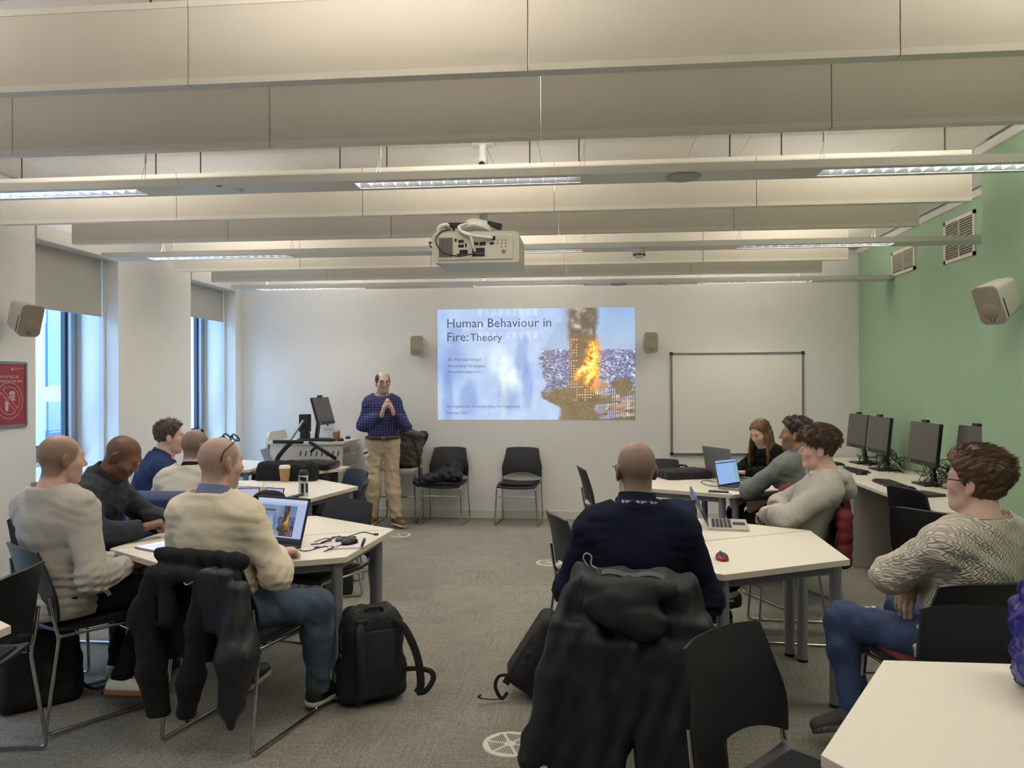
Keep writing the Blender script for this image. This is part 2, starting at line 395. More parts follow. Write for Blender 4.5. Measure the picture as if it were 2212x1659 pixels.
def baffle(y, label):
    t = thing('ceiling_baffle', label, 'baffle', (0, y, 2.6), 0, 'acoustic baffles hung below the ceiling')
    for a, b in zip(BX, BX[1:]):
        p = obj('panel', MB().box(a + .002, b - .002, 0.003, .047, .022, .268), M_perf, t)
        obj('edge_trim', MB().box(a + .002, b - .002, 0, .05, 0, .022).box(a + .002, b - .002, 0, .05, .268, .29), M_lip, p)
    obj('end_cap', MB().box(BX[0] - .004, BX[0] + .002, 0, .05, 0, .29), M_lip, t); obj('end_cap', MB().box(BX[-1] - .002, BX[-1] + .004, 0, .05, 0, .29), M_lip, t)
    for x in [-3.6] + [j + d for j in BX[1:-1] for d in (-.147, .147)] + [2.04]: obj('hanger', MB().tube([(x, .025, .29), (x, .025, ZC - 2.6)], .0042, 6), M_rod, t)
    return t
for i, y in enumerate(BY): baffle(y, 'long white perforated ceiling baffle, %s from the camera' % ordn[i])
baffle(1.15, 'long white perforated ceiling baffle behind the camera')
M_beam = mat('light_beam_white', (205, 202, 196), 0.4); M_refl = mat('louvre_reflector', (215, 220, 232), 0.22, metal=0.9); M_tube = mat('fluorescent_tube', (255, 255, 255), 0.5, emit=((255, 238, 214), 6.0))
M_cable = mat('steel_cable', (150, 146, 138), 0.35, metal=0.8); M_blk = mat('plastic_black', (22, 22, 24), 0.45); M_wht = mat('plastic_white', (226, 224, 218), 0.4)
LX = [(-3.54, -2.36), (-1.18, -0.03), (1.14, 2.26)]
def light_beam(y, x0, x1, label, extras):
    t = thing('light_beam', label, 'light', (0, y, 2.6), 0, 'suspended light beams')
    hw = .10
    mb = MB(); cur = x0
    for a, b in LX + [(x1, x1)]:
        mb.box(cur, a, -hw, hw, 0, .04); cur = b
        if a != b:
            mb.box(a, b, -hw, -.055, 0, .04).box(a, b, .055, hw, 0, .04).box(a, b, -.055, .055, .036, .04)
    obj('housing', mb, M_beam, t)
    for a, b in LX:
        lv = MB(); n = 18
        for k in range(n + 1):
            x = a + (b - a) * k / n; lv.box(x - .0012, x + .0012, -.053, .053, .002, .02)
        lv.add([(a, -.055, .001), (b, -.055, .001), (b, -.03, .03), (a, -.03, .03)], [(0, 1, 2, 3)]).add([(a, .055, .001), (b, .055, .001), (b, .03, .03), (a, .03, .03)], [(3, 2, 1, 0)])
        lo = obj('louvre', lv, M_refl, t)
        obj('tube', MB().tube([(a + .03, 0, .026), (b - .03, 0, .026)], .008, 8), M_tube, lo)
        obj('top_slot', MB().box(a + .05, b - .05, -.04, .04, .0405, .046), M_tube, t)
        area('downlight', t, ((a + b) / 2, 0, .034), (0, 0, 0), b - a - .04, .09, LAMP_W, LAMP_COL)
        area('uplight', t, ((a + b) / 2, 0, .055), (PI, 0, 0), b - a - .1, .08, UP_W, LAMP_COL)
        for x in (a + .12, b + .02) if b < 2 else (a + .02, b - .12):
            h = obj('suspension_wire', MB().tube([(x, 0, .04), (x, 0, ZC - 2.6)], .0015, 5).tube([(x, 0, .15), (x, 0, .20)], .006, 6).tube([(x, 0, .15), (x - .03, 0, .04)], .0012, 5), M_cable, t)
    for kind, x in extras:
        if kind == 'speaker':
            p = obj('ceiling_speaker', MB().lathe([(.088, 0), (.088, -.006), (.07, -.009), (.0, -.009)][::-1], 24, c=(x, 0, 0)), mat('ceiling_speaker_grey', (168, 166, 160), .6), t, smooth=40)
        if kind == 'sensor':
            obj('motion_sensor', MB().lathe([(.03, 0), (.028, -.008), (.012, -.02), (.0, -.02)][::-1], 16, c=(x, 0, 0)), M_wht, t, smooth=40); obj('indicator', MB().box(x - .085, x - .055, -.085, -.07, -.002, .001), M_blk, t)
        if kind == 'smoke':
            p = obj('smoke_detector', MB().lathe([(.05, 0), (.05, -.035), (.046, -.04), (.04, -.06), (.025, -.072), (.0, -.074)][::-1], 24, c=(x, -.03, 0)), M_wht, t, smooth=40)
            q = MB()
            for k in range(8):
                a_ = 2 * PI * k / 8; q.box(-.013, .013, .042, .046, -.056, -.044, Matrix.Translation((x, -.03, 0)) @ Matrix.Rotation(a_, 4, 'Z'))
            obj('vents', q, M_blk, p)
    return t
light_beam(3.94, XL + .02, XN - .01, 'long suspended light beam nearest the camera with a round ceiling speaker', [('speaker', .48), ('sensor', -1.82)])
light_beam(6.03, XL + .25, XR - .01, 'middle suspended light beam with a smoke detector behind the projector', [('smoke', .40)])
light_beam(8.12, XL + .35, XR - .01, 'farthest suspended light beam in front of the projected slide', [('speaker', .33), ('sensor', .82)])
light_beam(1.84, XL + .02, XN - .01, 'suspended light beam above the camera', [])
# ---------------------------------------------------------------- front wall: slide, whiteboard, speakers
# the slide: a thin picture skin on the wall; wall paint plus projected light
SW, SH, NX, NY = 2.30, 1.295, 400, 225
def fbm(x, y, s, o=4, seed=0):
    rs = np.random.RandomState(seed); v = np.zeros_like(x); a = 1.0; tot = 0
    for k in range(o):
        g = rs.rand(64, 64); fx = x * s * 2 ** k; fy = y * s * 2 ** k
        i = np.floor(fx).astype(int); j = np.floor(fy).astype(int); u = fx - i; w = fy - j; u = u * u * (3 - 2 * u); w = w * w * (3 - 2 * w)
        v += a * ((g[i % 64, j % 64] * (1 - u) + g[(i + 1) % 64, j % 64] * u) * (1 - w) + (g[i % 64, (j + 1) % 64] * (1 - u) + g[(i + 1) % 64, (j + 1) % 64] * u) * w); tot += a; a *= .5
    return v / tot
def slide_picture(nx, ny):
    X, Y = np.meshgrid((np.arange(nx) + .5) / nx, (np.arange(ny) + .5) / ny, indexing='ij')   # Y up
    A = 1.776
    img = np.zeros((nx, ny, 3))
    n1 = fbm(X * A, Y, 5, 5, 1); n2 = fbm(X * A, Y, 18, 4, 2); n3 = fbm(X * A, Y, 60, 2, 3)
    # pale blue faded photograph on the left
    base = np.stack([165 + 40 * (n1 - .5), 199 + 30 * (n1 - .5), 248 + 0 * n1], -1)
    def blob(cx, cy, rx, ry, amt):
        d = ((X - cx) / rx) ** 2 + ((Y - cy) / ry) ** 2; return np.clip(1.3 - d, 0, 1)[..., None] * np.array(amt)
    for cx, cy, rx, ry in ((.09, .78, .04, .10), (.08, .52, .07, .22), (.05, .2, .03, .3), (.16, .2, .05, .16), (.43, .55, .035, .2), (.455, .72, .015, .05), (.36, .2, .06, .16), (.46, .3, .03, .22)): base += blob(cx, cy, rx, ry, (-40, -32, -16))
    for cx, cy, rx, ry in ((.31, .55, .055, .16), (.36, .4, .05, .18), (.34, .2, .02, .2), (.40, .35, .05, .12)): base += blob(cx, cy, rx, ry, (34, 26, 6))
    for k in range(9):
        bx = .22 + .035 * k; m_ = (np.abs(X - bx) < .010) & (Y > .70) & (np.sin(Y * 60) > -.3); base[m_] += np.array((22, 16, 4))
    base += ((n2 - .5) * 26)[..., None]
    base[..., 0] += 18 * np.clip((.35 - Y) * 2, 0, 1); base[..., 1] += 10 * np.clip((.35 - Y) * 2, 0, 1)
    img = base
    # photograph on the right, torn edge
    edge = .555 + .07 * (fbm(X * 0 + .3, Y, 9, 3, 5) - .5) * 2 - .05 * np.clip(1 - np.abs(Y - .45) / .3, 0, 1) + .10 * np.clip((Y - .62) * 3, 0, 1) + .07 * np.clip((.16 - Y) * 6, 0, 1)
    mask = np.clip((X - edge) * 60, 0, 1)[..., None]
    sky = np.stack([130 + 70 * (1 - Y), 180 + 20 * (1 - Y), 235 - 25 * (1 - Y)], -1) + ((n1 - .5) * 30)[..., None]
    hor = .63
    rsq = np.random.RandomState(12); bl = rsq.rand(90, 120)[np.minimum((X * 90).astype(int), 89), np.minimum((Y * 120 + 3 * n2).astype(int), 119)]; bl2 = rsq.rand(180, 160)[np.minimum((X * 180).astype(int), 179), np.minimum((Y * 160).astype(int), 159)]
    q1 = np.clip(.55 * bl + .45 * bl2 + .6 * (n2 - .5), 0, 1)[..., None]; city = np.where(q1 < .35, np.array((62, 58, 92)), np.where(q1 < .6, np.array((92, 112, 178)), np.where(q1 < .8, np.array((150, 178, 232)), np.array((226, 226, 236)))))
    city = city * (.8 + .4 * n1[..., None]) + np.clip((Y - .50) * 5, 0, 1)[..., None] * np.array((26, 12, 20))
    pic = np.where((Y > hor + .015 * (n3 - .5))[..., None], sky, city)
    low = np.clip((.30 - Y) * 12 + (n2 - .5) * 3, 0, 1)[..., None]
    pic = pic * (1 - low) + low * (np.array((92, 78, 58)) + ((n3 - .5) * 120)[..., None] * np.array((1, .9, .7)))
    for k in range(46):                                                      # roofs and rows of lit houses
        rs = np.random.RandomState(100 + k); cx, cy = .8 + .2 * rs.rand(), .02 + .33 * rs.rand(); w, h = .02 + .02 * rs.rand(), .012
        m_ = (np.abs(X - cx) < w) & (np.abs(Y - cy - .2 * (X - cx)) < h); pic[m_] = np.array([(150, 165, 215), (215, 200, 190), (190, 140, 110)][k % 3])
        m2 = m_ & (np.sin(X * 600) > .2); pic[m2] = (90, 85, 95)
    for cx, cy, rx, ry in ((.63, .17, .07, .10), (.75, .18, .06, .08), (.94, .30, .05, .07), (.70, .06, .10, .05)):      # dark trees
        d = ((X - cx) / rx) ** 2 + ((Y - cy) / ry) ** 2 + (n2 - .5) * 1.6; k_ = np.clip((1 - d) * 4, 0, 1)[..., None]; pic = pic * (1 - k_) + k_ * (np.array((96, 78, 50)) + ((n3 - .5) * 60)[..., None])
    # smoke
    sm = np.clip((1 - np.abs(X - .735 - .03 * (n1 - .5) * 2) / (.070 + .05 * np.clip(Y - .7, 0, 1) + .05 * (n2 - .5))) * 2.5, 0, 1) * np.clip((Y - .60) * 8, 0, 1)
    scol = np.stack([84 + 420 * (n2 - .47) + 60 * np.clip((.69 - X) * 12, -1, 1), 74 + 400 * (n2 - .47) + 62 * np.clip((.69 - X) * 12, -1, 1), 76 + 380 * (n2 - .47) + 66 * np.clip((.69 - X) * 12, -1, 1)], -1)
    pic = pic * (1 - sm[..., None]) + np.clip(scol, 45, 225) * sm[..., None]
    # tower
    tw = (X > .675) & (X < .80) & (Y > .16) & (Y < .75)
    tcol = np.stack([110 - 55 * (X - .675) / .125, 72 - 20 * (X - .675) / .12, 48 + 0 * X], -1) + ((n2 - .5) * 50)[..., None]
    pic[tw] = tcol[tw]
    gx = (X - .675) / .0137; gy = Y / .0235
    lit = tw & ((gx % 1) > .35) & ((gx % 1) < .8) & ((gy % 1) > .35) & ((gy % 1) < .75) & (fbm(np.floor(gx) * .37, np.floor(gy) * .29, 3, 1, 9) > .44) & ((X < .72) | (Y < .3))
    pic[lit] = (255, 205, 165)
    # fire
    fx = np.clip(1 - np.abs(X - .785 - .02 * (n1 - .5) * 2) / .05, 0, 1) * np.clip((Y - .2) * 5, 0, 1) * np.clip((.76 - Y) * 6, 0, 1) + .9 * np.clip(1 - np.abs((X - .70) - (Y - .36) * .35) / .03, 0, 1) * np.clip(1 - np.abs(Y - .42) / .13, 0, 1)
    fx = np.clip(fx * np.clip(.2 + 3.2 * (n2 - .28) + 1.4 * (n3 - .5), 0, 1.6) * 1.1, 0, 1.4)[..., None]
    fire = np.where(fx > .95, np.array((255, 250, 150)), np.where(fx > .6, np.array((255, 205, 40)), np.array((250, 140, 25))))
    k_ = np.clip(fx * 1.7, 0, 1); pic = pic * (1 - k_) + fire * k_
    glow = np.clip(1 - np.sqrt(((X - .79) / .11) ** 2 + ((Y - .42) / .3) ** 2), 0, 1)[..., None]; pic = pic + glow * np.array((70, 35, 0))
    img = img * (1 - mask) + pic * mask
    return np.clip(img, 0, 255)
def pic_panel(name, w, h, nx, ny, img, m, parent=None):
    """flat picture in the xz plane (x right, z up, facing -y), one face per pixel with a colour each"""
    vx = np.linspace(-w / 2, w / 2, nx + 1); vz = np.linspace(-h / 2, h / 2, ny + 1)
    V = np.stack(np.meshgrid(vx, [0.0], vz, indexing='ij'), -1).reshape(-1, 3)
    i, j = np.meshgrid(np.arange(nx), np.arange(ny), indexing='ij'); a = (i * (ny + 1) + j).ravel(); F = np.stack([a, a + ny + 1, a + ny + 2, a + 1], 1)
    me = bpy.data.meshes.new(name); me.vertices.add(len(V)); me.vertices.foreach_set('co', V.ravel().astype(np.float32))
    me.loops.add(F.size); me.loops.foreach_set('vertex_index', F.ravel().astype(np.int32)); me.polygons.add(len(F)); me.polygons.foreach_set('loop_start', np.arange(0, F.size, 4, dtype=np.int32))
    me.update(calc_edges=True); me.materials.append(m)
    s = img.reshape(-1, 3) / 255.0; l = np.where(s <= .04045, s / 12.92, ((s + .055) / 1.055) ** 2.4)
    at = me.color_attributes.new('pic', 'FLOAT_COLOR', 'CORNER'); c = np.ones((len(F), 4, 4), np.float32); c[:, :, :3] = l[:, None, :]; at.data.foreach_set('color', c.ravel())
    o = bpy.data.objects.new(name, me); C.objects.link(o)
    if parent is not None: o.parent = parent
    return o
def pic_mat(name, base, rough, strength):
    m = bpy.data.materials.new(name); m.use_nodes = True; N = m.node_tree.nodes; L = m.node_tree.links; b = N['Principled BSDF']
    b.inputs['Base Color'].default_value = (*lin(base), 1); b.inputs['Roughness'].default_value = rough
    a = N.new('ShaderNodeAttribute'); a.attribute_name = 'pic'; L.new(a.outputs['Color'], b.inputs['Emission Color']); b.inputs['Emission Strength'].default_value = strength
    return m
IMG = slide_picture(NX, NY)
M_slide = pic_mat('projected_slide', (150, 140, 120), 0.8, 0.62)
sl = thing('projected_slide', 'bright projected slide with title text and a burning tower on the front wall', 'slide', (-.598, YF - .003, 1.80))
obj_ = pic_panel('picture', SW, SH, NX, NY, IMG, M_slide, sl)
M_stxt = mat('slide_text_grey', (105, 108, 118), 0.8, emit=((60, 75, 110), .3)); M_stxt2 = mat('slide_text_brown', (120, 110, 105), 0.8, emit=((100, 90, 110), .35))
def stext(txt, x, z, size, m, w=1.0):
    o = obj('lettering', xf(text_mb(txt, size, w), Matrix.Translation((x, -.003, z)) @ Matrix.Rotation(PI / 2, 4, 'X')), m, sl)
for t_, x, z, s_, m_ in (('Human Behaviour in', -1.045, .435, .150, M_stxt), ('Fire:', -1.045, .275, .150, M_stxt), ('Theory', -.765, .275, .128, M_stxt), ('Dr. Michael Kinsey', -1.03, .042, .052, M_stxt2), ('Movement Strategies', -1.03, -.032, .052, M_stxt2),
                        ('Michael.Kinsey@ghd.com', -1.03, -.098, .038, M_stxt2), ('Birmingham City University, BEng Fire Engineering', -1.04, -.505, .042, M_stxt2), ('February 2023', -1.04, -.58, .042, M_stxt2)):
    stext(t_, x, z, s_, m_)
# whiteboard
wb = thing('whiteboard', 'wall-mounted whiteboard with silver frame and black corners', 'whiteboard', (1.69, YF, 1.34))
M_alu = mat('aluminium_frame', (160, 160, 162), 0.35, metal=0.8); M_wb = mat('whiteboard_enamel', (236, 233, 224), 0.3)
hw, hh = .727, .572
obj('surface', MB().box(-hw, hw, -.012, -.001, -hh, hh), M_wb, wb)
for s_ in (-1, 1):
    obj('frame_rail', MB().bbox(-hw, hw, -.024, -.001, s_ * hh - .011, s_ * hh + .011, .003), M_alu, wb); obj('frame_rail', MB().bbox(s_ * hw - .011, s_ * hw + .011, -.024, -.001, -hh, hh, .003), M_alu, wb)
    for q in (-1, 1): obj('corner_cap', MB().bbox(s_ * hw - .018, s_ * hw + .018, -.027, -.001, q * hh - .018, q * hh + .018, .006), M_blk, wb)
# wall speakers
M_spk = mat('speaker_white', (205, 198, 188), 0.45); M_grille = mat('speaker_grille', (152, 142, 126), 0.6, noise=(300, .12), bump=(500, .3))
def speaker(loc, yaw, pitch, label):
    """front face looks along local -y; pitch tips it down"""
    t = thing('wall_speaker', label, 'speaker', loc, yaw, 'wall speakers')
    P = Matrix.Rotation(pitch, 4, 'X')
    def rbox(w, h, y0, y1, r, tp=1.0):
        bm = bmesh.new(); n = 5; pts = []
        for cx, cz, a0 in ((w / 2 - r, h / 2 - r, 0), (-w / 2 + r, h / 2 - r, 90), (-w / 2 + r, -h / 2 + r, 180), (w / 2 - r, -h / 2 + r, 270)):
            for k in range(n + 1): a = math.radians(a0 + 90 * k / n); pts.append((cx + r * math.cos(a), cz + r * math.sin(a)))
        m = MB(); N_ = len(pts); vs = [(x, y0, z) for x, z in pts] + [(x * tp, y1, z * tp) for x, z in pts]
        m.add(vs, [tuple(range(N_)), tuple(range(2 * N_ - 1, N_ - 1, -1))] + [((i + 1) % N_, i, i + N_, (i + 1) % N_ + N_) for i in range(N_)]); return m
    c_ = obj('cabinet', xf(rbox(.158, .235, -.10, .075, .035, .80), P), M_spk, t, smooth=35)
    g = obj('grille', xf(rbox(.150, .226, -.106, -.098, .034), P), M_grille, t, smooth=35)
    cone = MB().lathe([(.05, 0), (.045, .003), (0, .003)][::-1], 20, M=P @ Matrix.Translation((0, -.106, -.035)) @ Matrix.Rotation(PI / 2, 4, 'X'))
    obj('cone_ring', cone, M_grille, g, smooth=40)
    for s_ in (-1, 1): obj('tweeter_dot', MB().lathe([(.012, 0), (.01, .002), (0, .002)][::-1], 12, M=P @ Matrix.Translation((s_ * .03, -.106, .06)) @ Matrix.Rotation(PI / 2, 4, 'X')), M_blk if False else M_grille, g)
    obj('badge', xf(MB().box(-.011, .011, -.1085, -.105, -.095, -.077), P), M_blk, g); obj('badge_mark', xf(MB().box(-.005, .006, -.1092, -.108, -.089, -.083), P), M_wht, g)
    obj('side_slot', xf(MB().box(-.080, .080, -.082, -.076, -.085, .03), P), M_blk, c_)
    obj('bracket', MB().bbox(-.018, .018, .10, .108, -.035, .045, .003).tube([(0, .108, .0), (0, .06, .0)], .012, 8), M_spk, t, smooth=40)
    return t
speaker((-1.95, YF - .108, 2.015), 0, 0.0, 'small grey-white speaker on the front wall left of the slide')
speaker((.717, YF - .108, 2.03), 0, 0.0, 'small grey-white speaker on the front wall above the whiteboard corner')
speaker((XL + .15, 5.19, 2.06), math.radians(66), math.radians(20), 'white speaker tilted down on the left wall above the red sign')
speaker((XN - .15, 4.69, 2.05), math.radians(-62), math.radians(26), 'white speaker tilted down on the green pier')
# red sign on the left wall
M_red = mat('sign_red', (150, 50, 62), 0.35, noise=(3, .05)); M_sgrey = mat('sign_frame_grey', (140, 138, 138), 0.35, metal=.5); M_pink = mat('sign_pale', (214, 180, 176), 0.5)
sg = thing('no_eating_sign', 'red framed no eating or drinking sign on the left wall', 'sign', (XL, 5.225, 1.506), 0)
# local: the sign lies in the yz plane, facing +x
sy0, sz0 = .17, .228
SM = Matrix(((0, 0, 1, .012), (1, 0, 0, 0), (0, 1, 0, 0), (0, 0, 0, 1)))      # (u right, v up, w out) -> world
obj('board', MB().box(0, .011, -sy0 + .01, sy0 - .01, -sz0 + .01, sz0 - .01), M_red, sg)
fm = MB()
for s_ in (-1, 1): fm.box(0, .016, -sy0, sy0, s_ * sz0 - .010, s_ * sz0 + .010).box(0, .016, s_ * sy0 - .010, s_ * sy0 + .010, -sz0, sz0)
obj('frame', fm, M_sgrey, sg)
def ring(cx, cy, r, w, a0=0, a1=360, n=48):
    m = MB(); vs = []; k_ = int(n * (a1 - a0) / 360) + 1
    for k in range(k_):
        a = math.radians(a0 + (a1 - a0) * k / (k_ - 1)); vs += [(cx + (r - w) * math.cos(a), cy + (r - w) * math.sin(a), 0), (cx + r * math.cos(a), cy + r * math.sin(a), 0)]
    m.add(vs, [(2 * k, 2 * k + 1, 2 * k + 3, 2 * k + 2) for k in range(k_ - 1)]); return m
em = MB(); CX, CY = -.0, -.045
def addm(a, b): a.add(b.v, b.f)
addm(em, ring(CX, CY, .133, .004)); addm(em, ring(CX, CY, .102, .004, -36, 126)); addm(em, ring(CX, CY, .102, .004, 144, 306))
for p0, p1 in (((-.062, .083), (.082, -.061)), ((-.083, .062), (.061, -.082))):
    d = Vector((p1[0] - p0[0], p1[1] - p0[1], 0)).normalized(); n_ = Vector((-d.y, d.x, 0)) * .002
    em.add([Vector((CX + p0[0], CY + p0[1], 0)) - n_, Vector((CX + p1[0], CY + p1[1], 0)) - n_, Vector((CX + p1[0], CY + p1[1], 0)) + n_, Vector((CX + p0[0], CY + p0[1], 0)) + n_], [(0, 1, 2, 3)])
em.add([(CX + .028 + .03 * math.cos(math.radians(a)), CY + .045 + .026 * math.sin(math.radians(a)), 0) for a in range(0, 181, 15)], [tuple(range(13))])
for z0_, z1_ in ((.034, .040), (.020, .030), (.000, .014)): em.add([(CX + .0 - z0_ * 0 + (.0 if z0_ > .01 else .02), CY + z0_, 0), (CX + .058, CY + z0_, 0), (CX + .058, CY + z1_, 0), (CX + (.0 if z0_ > .01 else .012), CY + z1_, 0)], [(0, 1, 2, 3)])
em.add([(CX - .044, CY - .005, 0), (CX - .006, CY - .005, 0), (CX - .012, CY - .075, 0), (CX - .036, CY - .075, 0)], [(3, 2, 1, 0)]); addm(em, ring(CX - .025, CY + .002, .02, .003, 0, 180))
obj('pictogram', xf(em, SM), M_pink, sg)
for tx, u, v, s_ in (('NO EATING OR', .0, .118, .026), ('DRINKING IN THIS AREA', .0, .088, .0235)): obj('lettering', xf(text_mb(tx, s_, 1.6, align='CENTER'), SM @ Matrix.Translation((u, v, .0005))), M_pink, sg)
lg = MB().box(0, .009, 0, .02, 0, .0005).box(.012, .02, -.0, .014, 0, .0005); addm(lg, xf(text_mb('BIRMINGHAM CITY', .0115, 1.3), Matrix.Translation((.026, .009, 0)))); addm(lg, xf(text_mb('University', .0105), Matrix.Translation((.026, -.003, 0))))
obj('logo', xf(lg, SM @ Matrix.Translation((.02, .175, .0005))), M_pink, sg)
# vents on the green wall
M_vent = mat('vent_frame_cream', (222, 214, 196), 0.5)
for y0_, y1_, z0_, z1_, lb in ((7.52, 8.07, 2.62, 2.86, 'cream slatted air vent high on the green wall, the farther one'), (6.40, 6.93, 2.57, 2.925, 'cream slatted air vent high on the green wall beside the pier')):
    v = thing('air_vent', lb, 'vent', (XR, (y0_ + y1_) / 2, (z0_ + z1_) / 2), 0, 'air vents on the green wall'); a, b = (y1_ - y0_) / 2, (z1_ - z0_) / 2
    obj('backing', MB().box(-.004, -.001, -a + .02, a - .02, -b + .02, b - .02), M_blk, v)
    f_ = MB()
    for s_ in (-1, 1): f_.box(-.014, 0, -a, a, s_ * b - (.03 if s_ > 0 else 0), s_ * b + (0 if s_ > 0 else .03)).box(-.014, 0, s_ * a - (.03 if s_ > 0 else 0), s_ * a + (0 if s_ > 0 else .03), -b, b)
    obj('frame', f_, M_vent, v)
    n = 14; sm_ = mesh('slat', MB().box(-.012, -.005, -a + .03, a - .03, -.0022, .0022, Matrix.Rotation(.5, 4, 'Y')), M_vent)
    for k in range(n): obj('slat', sm_, parent=v, loc=(0, 0, -b + .035 + (2 * b - .07) * (k + .5) / n))
    obj('mullion', MB().box(-.013, -.004, -.004, .004, -b + .03, b - .03), M_vent, v)
# ---------------------------------------------------------------- projector
pj_ = thing('ceiling_projector', 'white ceiling projector on a pole with tangled cables on top', 'projector', (-.66, 4.80, 2.295))
M_pj = mat('projector_white', (205, 200, 188), 0.45, noise=(20, .02)); M_pgr = mat('projector_grey', (130, 126, 116), .5)
def taper_box(x, y0, y1, z0, z1, cut):
    m = MB(); pts = [(-x + .0, z0 + cut), (-x + cut, z0), (x - cut * .4, z0), (x, z0 + cut * .6), (x, z1 - .02), (x - .02, z1), (-x + .02, z1), (-x, z1 - .02)]
    n = len(pts); vs = [(a, y0, b) for a, b in pts] + [(a, y1, b) for a, b in pts]; m.add(vs, [tuple(range(n)), tuple(range(2 * n - 1, n - 1, -1))] + [((i + 1) % n, i, i + n, (i + 1) % n + n) for i in range(n)]); return m
PB = obj('body', taper_box(.262, -.20, .20, 0, .185, .02), M_pj, pj_)
obj('rear_panel', MB().bbox(-.225, .225, -.206, -.199, .018, .165, .003), M_pj, pj_)
gm = MB()
for k in range(16): gm.box(-.218 + k * .0052, -.2155 + k * .0052, -.2085, -.205, .035, .150)
for k in range(0): pass
rp = obj('vent_grille', gm, M_blk, pj_)
pm = MB()
for x, z, w, h in ((-.118, .135, .012, .02), (-.085, .128, .034, .018), (-.085, .100, .034, .018), (-.056, .104, .010, .024), (-.07, .062, .05, .03), (-.095, .045, .03, .02), (-.0, .112, .04, .018), (.045, .112, .036, .02), (.02, .072, .075, .03), (.02, .045, .075, .018), (.108, .143, .026, .024), (.100, .112, .024, .016)):
    pm.bbox(x - w / 2, x + w / 2, -.2095, -.205, z - h / 2, z + h / 2, .002)
obj('port', pm, M_blk, pj_)
for k, (x, z) in enumerate(((.135, .130), (.16, .130), (.182, .130), (.135, .112), (.16, .112), (.182, .112), (.158, .09), (.182, .09))): obj('button', MB().lathe([(.005, 0), (.005, .002), (0, .002)], 10, M=Matrix.Translation((x, -.206, z)) @ Matrix.Rotation(PI / 2, 4, 'X')), M_pgr, pj_)
obj('button', MB().lathe([(.013, 0), (.011, .002), (0, .002)], 16, M=Matrix.Translation((.17, -.206, .062)) @ Matrix.Rotation(PI / 2, 4, 'X')), M_pgr, pj_)
obj('lens', MB().lathe([(.05, 0), (.05, .03), (.038, .035), (.036, .01), (0, .015)], 20, M=Matrix.Translation((.10, .20, .09)) @ Matrix.Rotation(-PI / 2, 4, 'X')), M_blk, pj_, smooth=40)
po = obj('pole', MB().tube([(.02, .0, .19), (.02, .0, ZC - 2.295)], .024, 16).tube([(.02, 0, .25), (.02, 0, .33)], .031, 16).tube([(.02, 0, .60), (.02, 0, .68)], .031, 16).bbox(-.06, .10, -.08, .08, .185, .20, .004).tube([(.02, 0, ZC - 2.315), (.02, 0, ZC - 2.295)], .07, 20), M_wht, pj_, smooth=40)
obj('pole_knob', MB().lathe([(.018, 0), (.018, .008), (.008, .014), (0, .014)], 14, M=Matrix.Translation((.018, -.031, .635)) @ Matrix.Rotation(PI / 2, 4, 'X')), M_blk, po)
wc = MB(); bc = MB()
for q in range(5):
    wc.tube(smooth_path([(-.12 + .01 * q, -.15, .20 + .008 * q), (-.02, -.17 + .01 * q, .235 + .01 * q), (.08 + .01 * q, -.12, .205 + .006 * q), (.0, -.05, .23), (-.1, -.08, .21 + .01 * q)], 6), .008, 7)
wc.tube(smooth_path([(-.05, -.17, .24), (-.10, -.2, .215), (-.06, -.225, .17), (.03, -.228, .15), (.105, -.214, .143)], 6), .009, 7)
wc.tube(smooth_path([(-.09, -.19, .19), (-.03, -.225, .16), (-.01, -.23, .10), (-.0, -.212, .065)], 6), .008, 7)
wc.tube(smooth_path([(-.23, -.16, .18), (-.22, -.18, .22), (-.18, -.17, .235), (-.16, -.15, .22)], 6), .013, 8)
bc.tube(smooth_path([(-.16, -.16, .21), (-.21, -.2, .185), (-.235, -.225, .13), (-.19, -.235, .06), (-.10, -.235, .035), (-.03, -.225, .045), (-.0, -.212, .05)], 8), .0045, 7)
bc.tube(smooth_path([(-.26, -.12, .12), (-.29, -.14, .14), (-.28, -.15, .11), (-.262, -.13, .11)], 6), .004, 6)
bc.tube(smooth_path([(-.14, -.14, .205), (-.13, -.16, .235), (-.07, -.16, .245), (.0, -.14, .25), (.03, -.1, .24)], 6), .006, 6)
obj('white_cables', wc, M_wht, pj_, smooth=60); obj('black_cable', bc, M_blk, pj_, smooth=60)
obj('adapter_box', MB().bbox(-.195, -.10, -.17, -.13, .22, .25, .004), M_blk, pj_); obj('adapter_box', MB().bbox(-.04, .05, -.02, .02, -.015, .02, .004, Matrix.Translation((.10, -.12, .235)) @ Matrix.Rotation(.25, 4, 'Y')), M_blk, pj_)
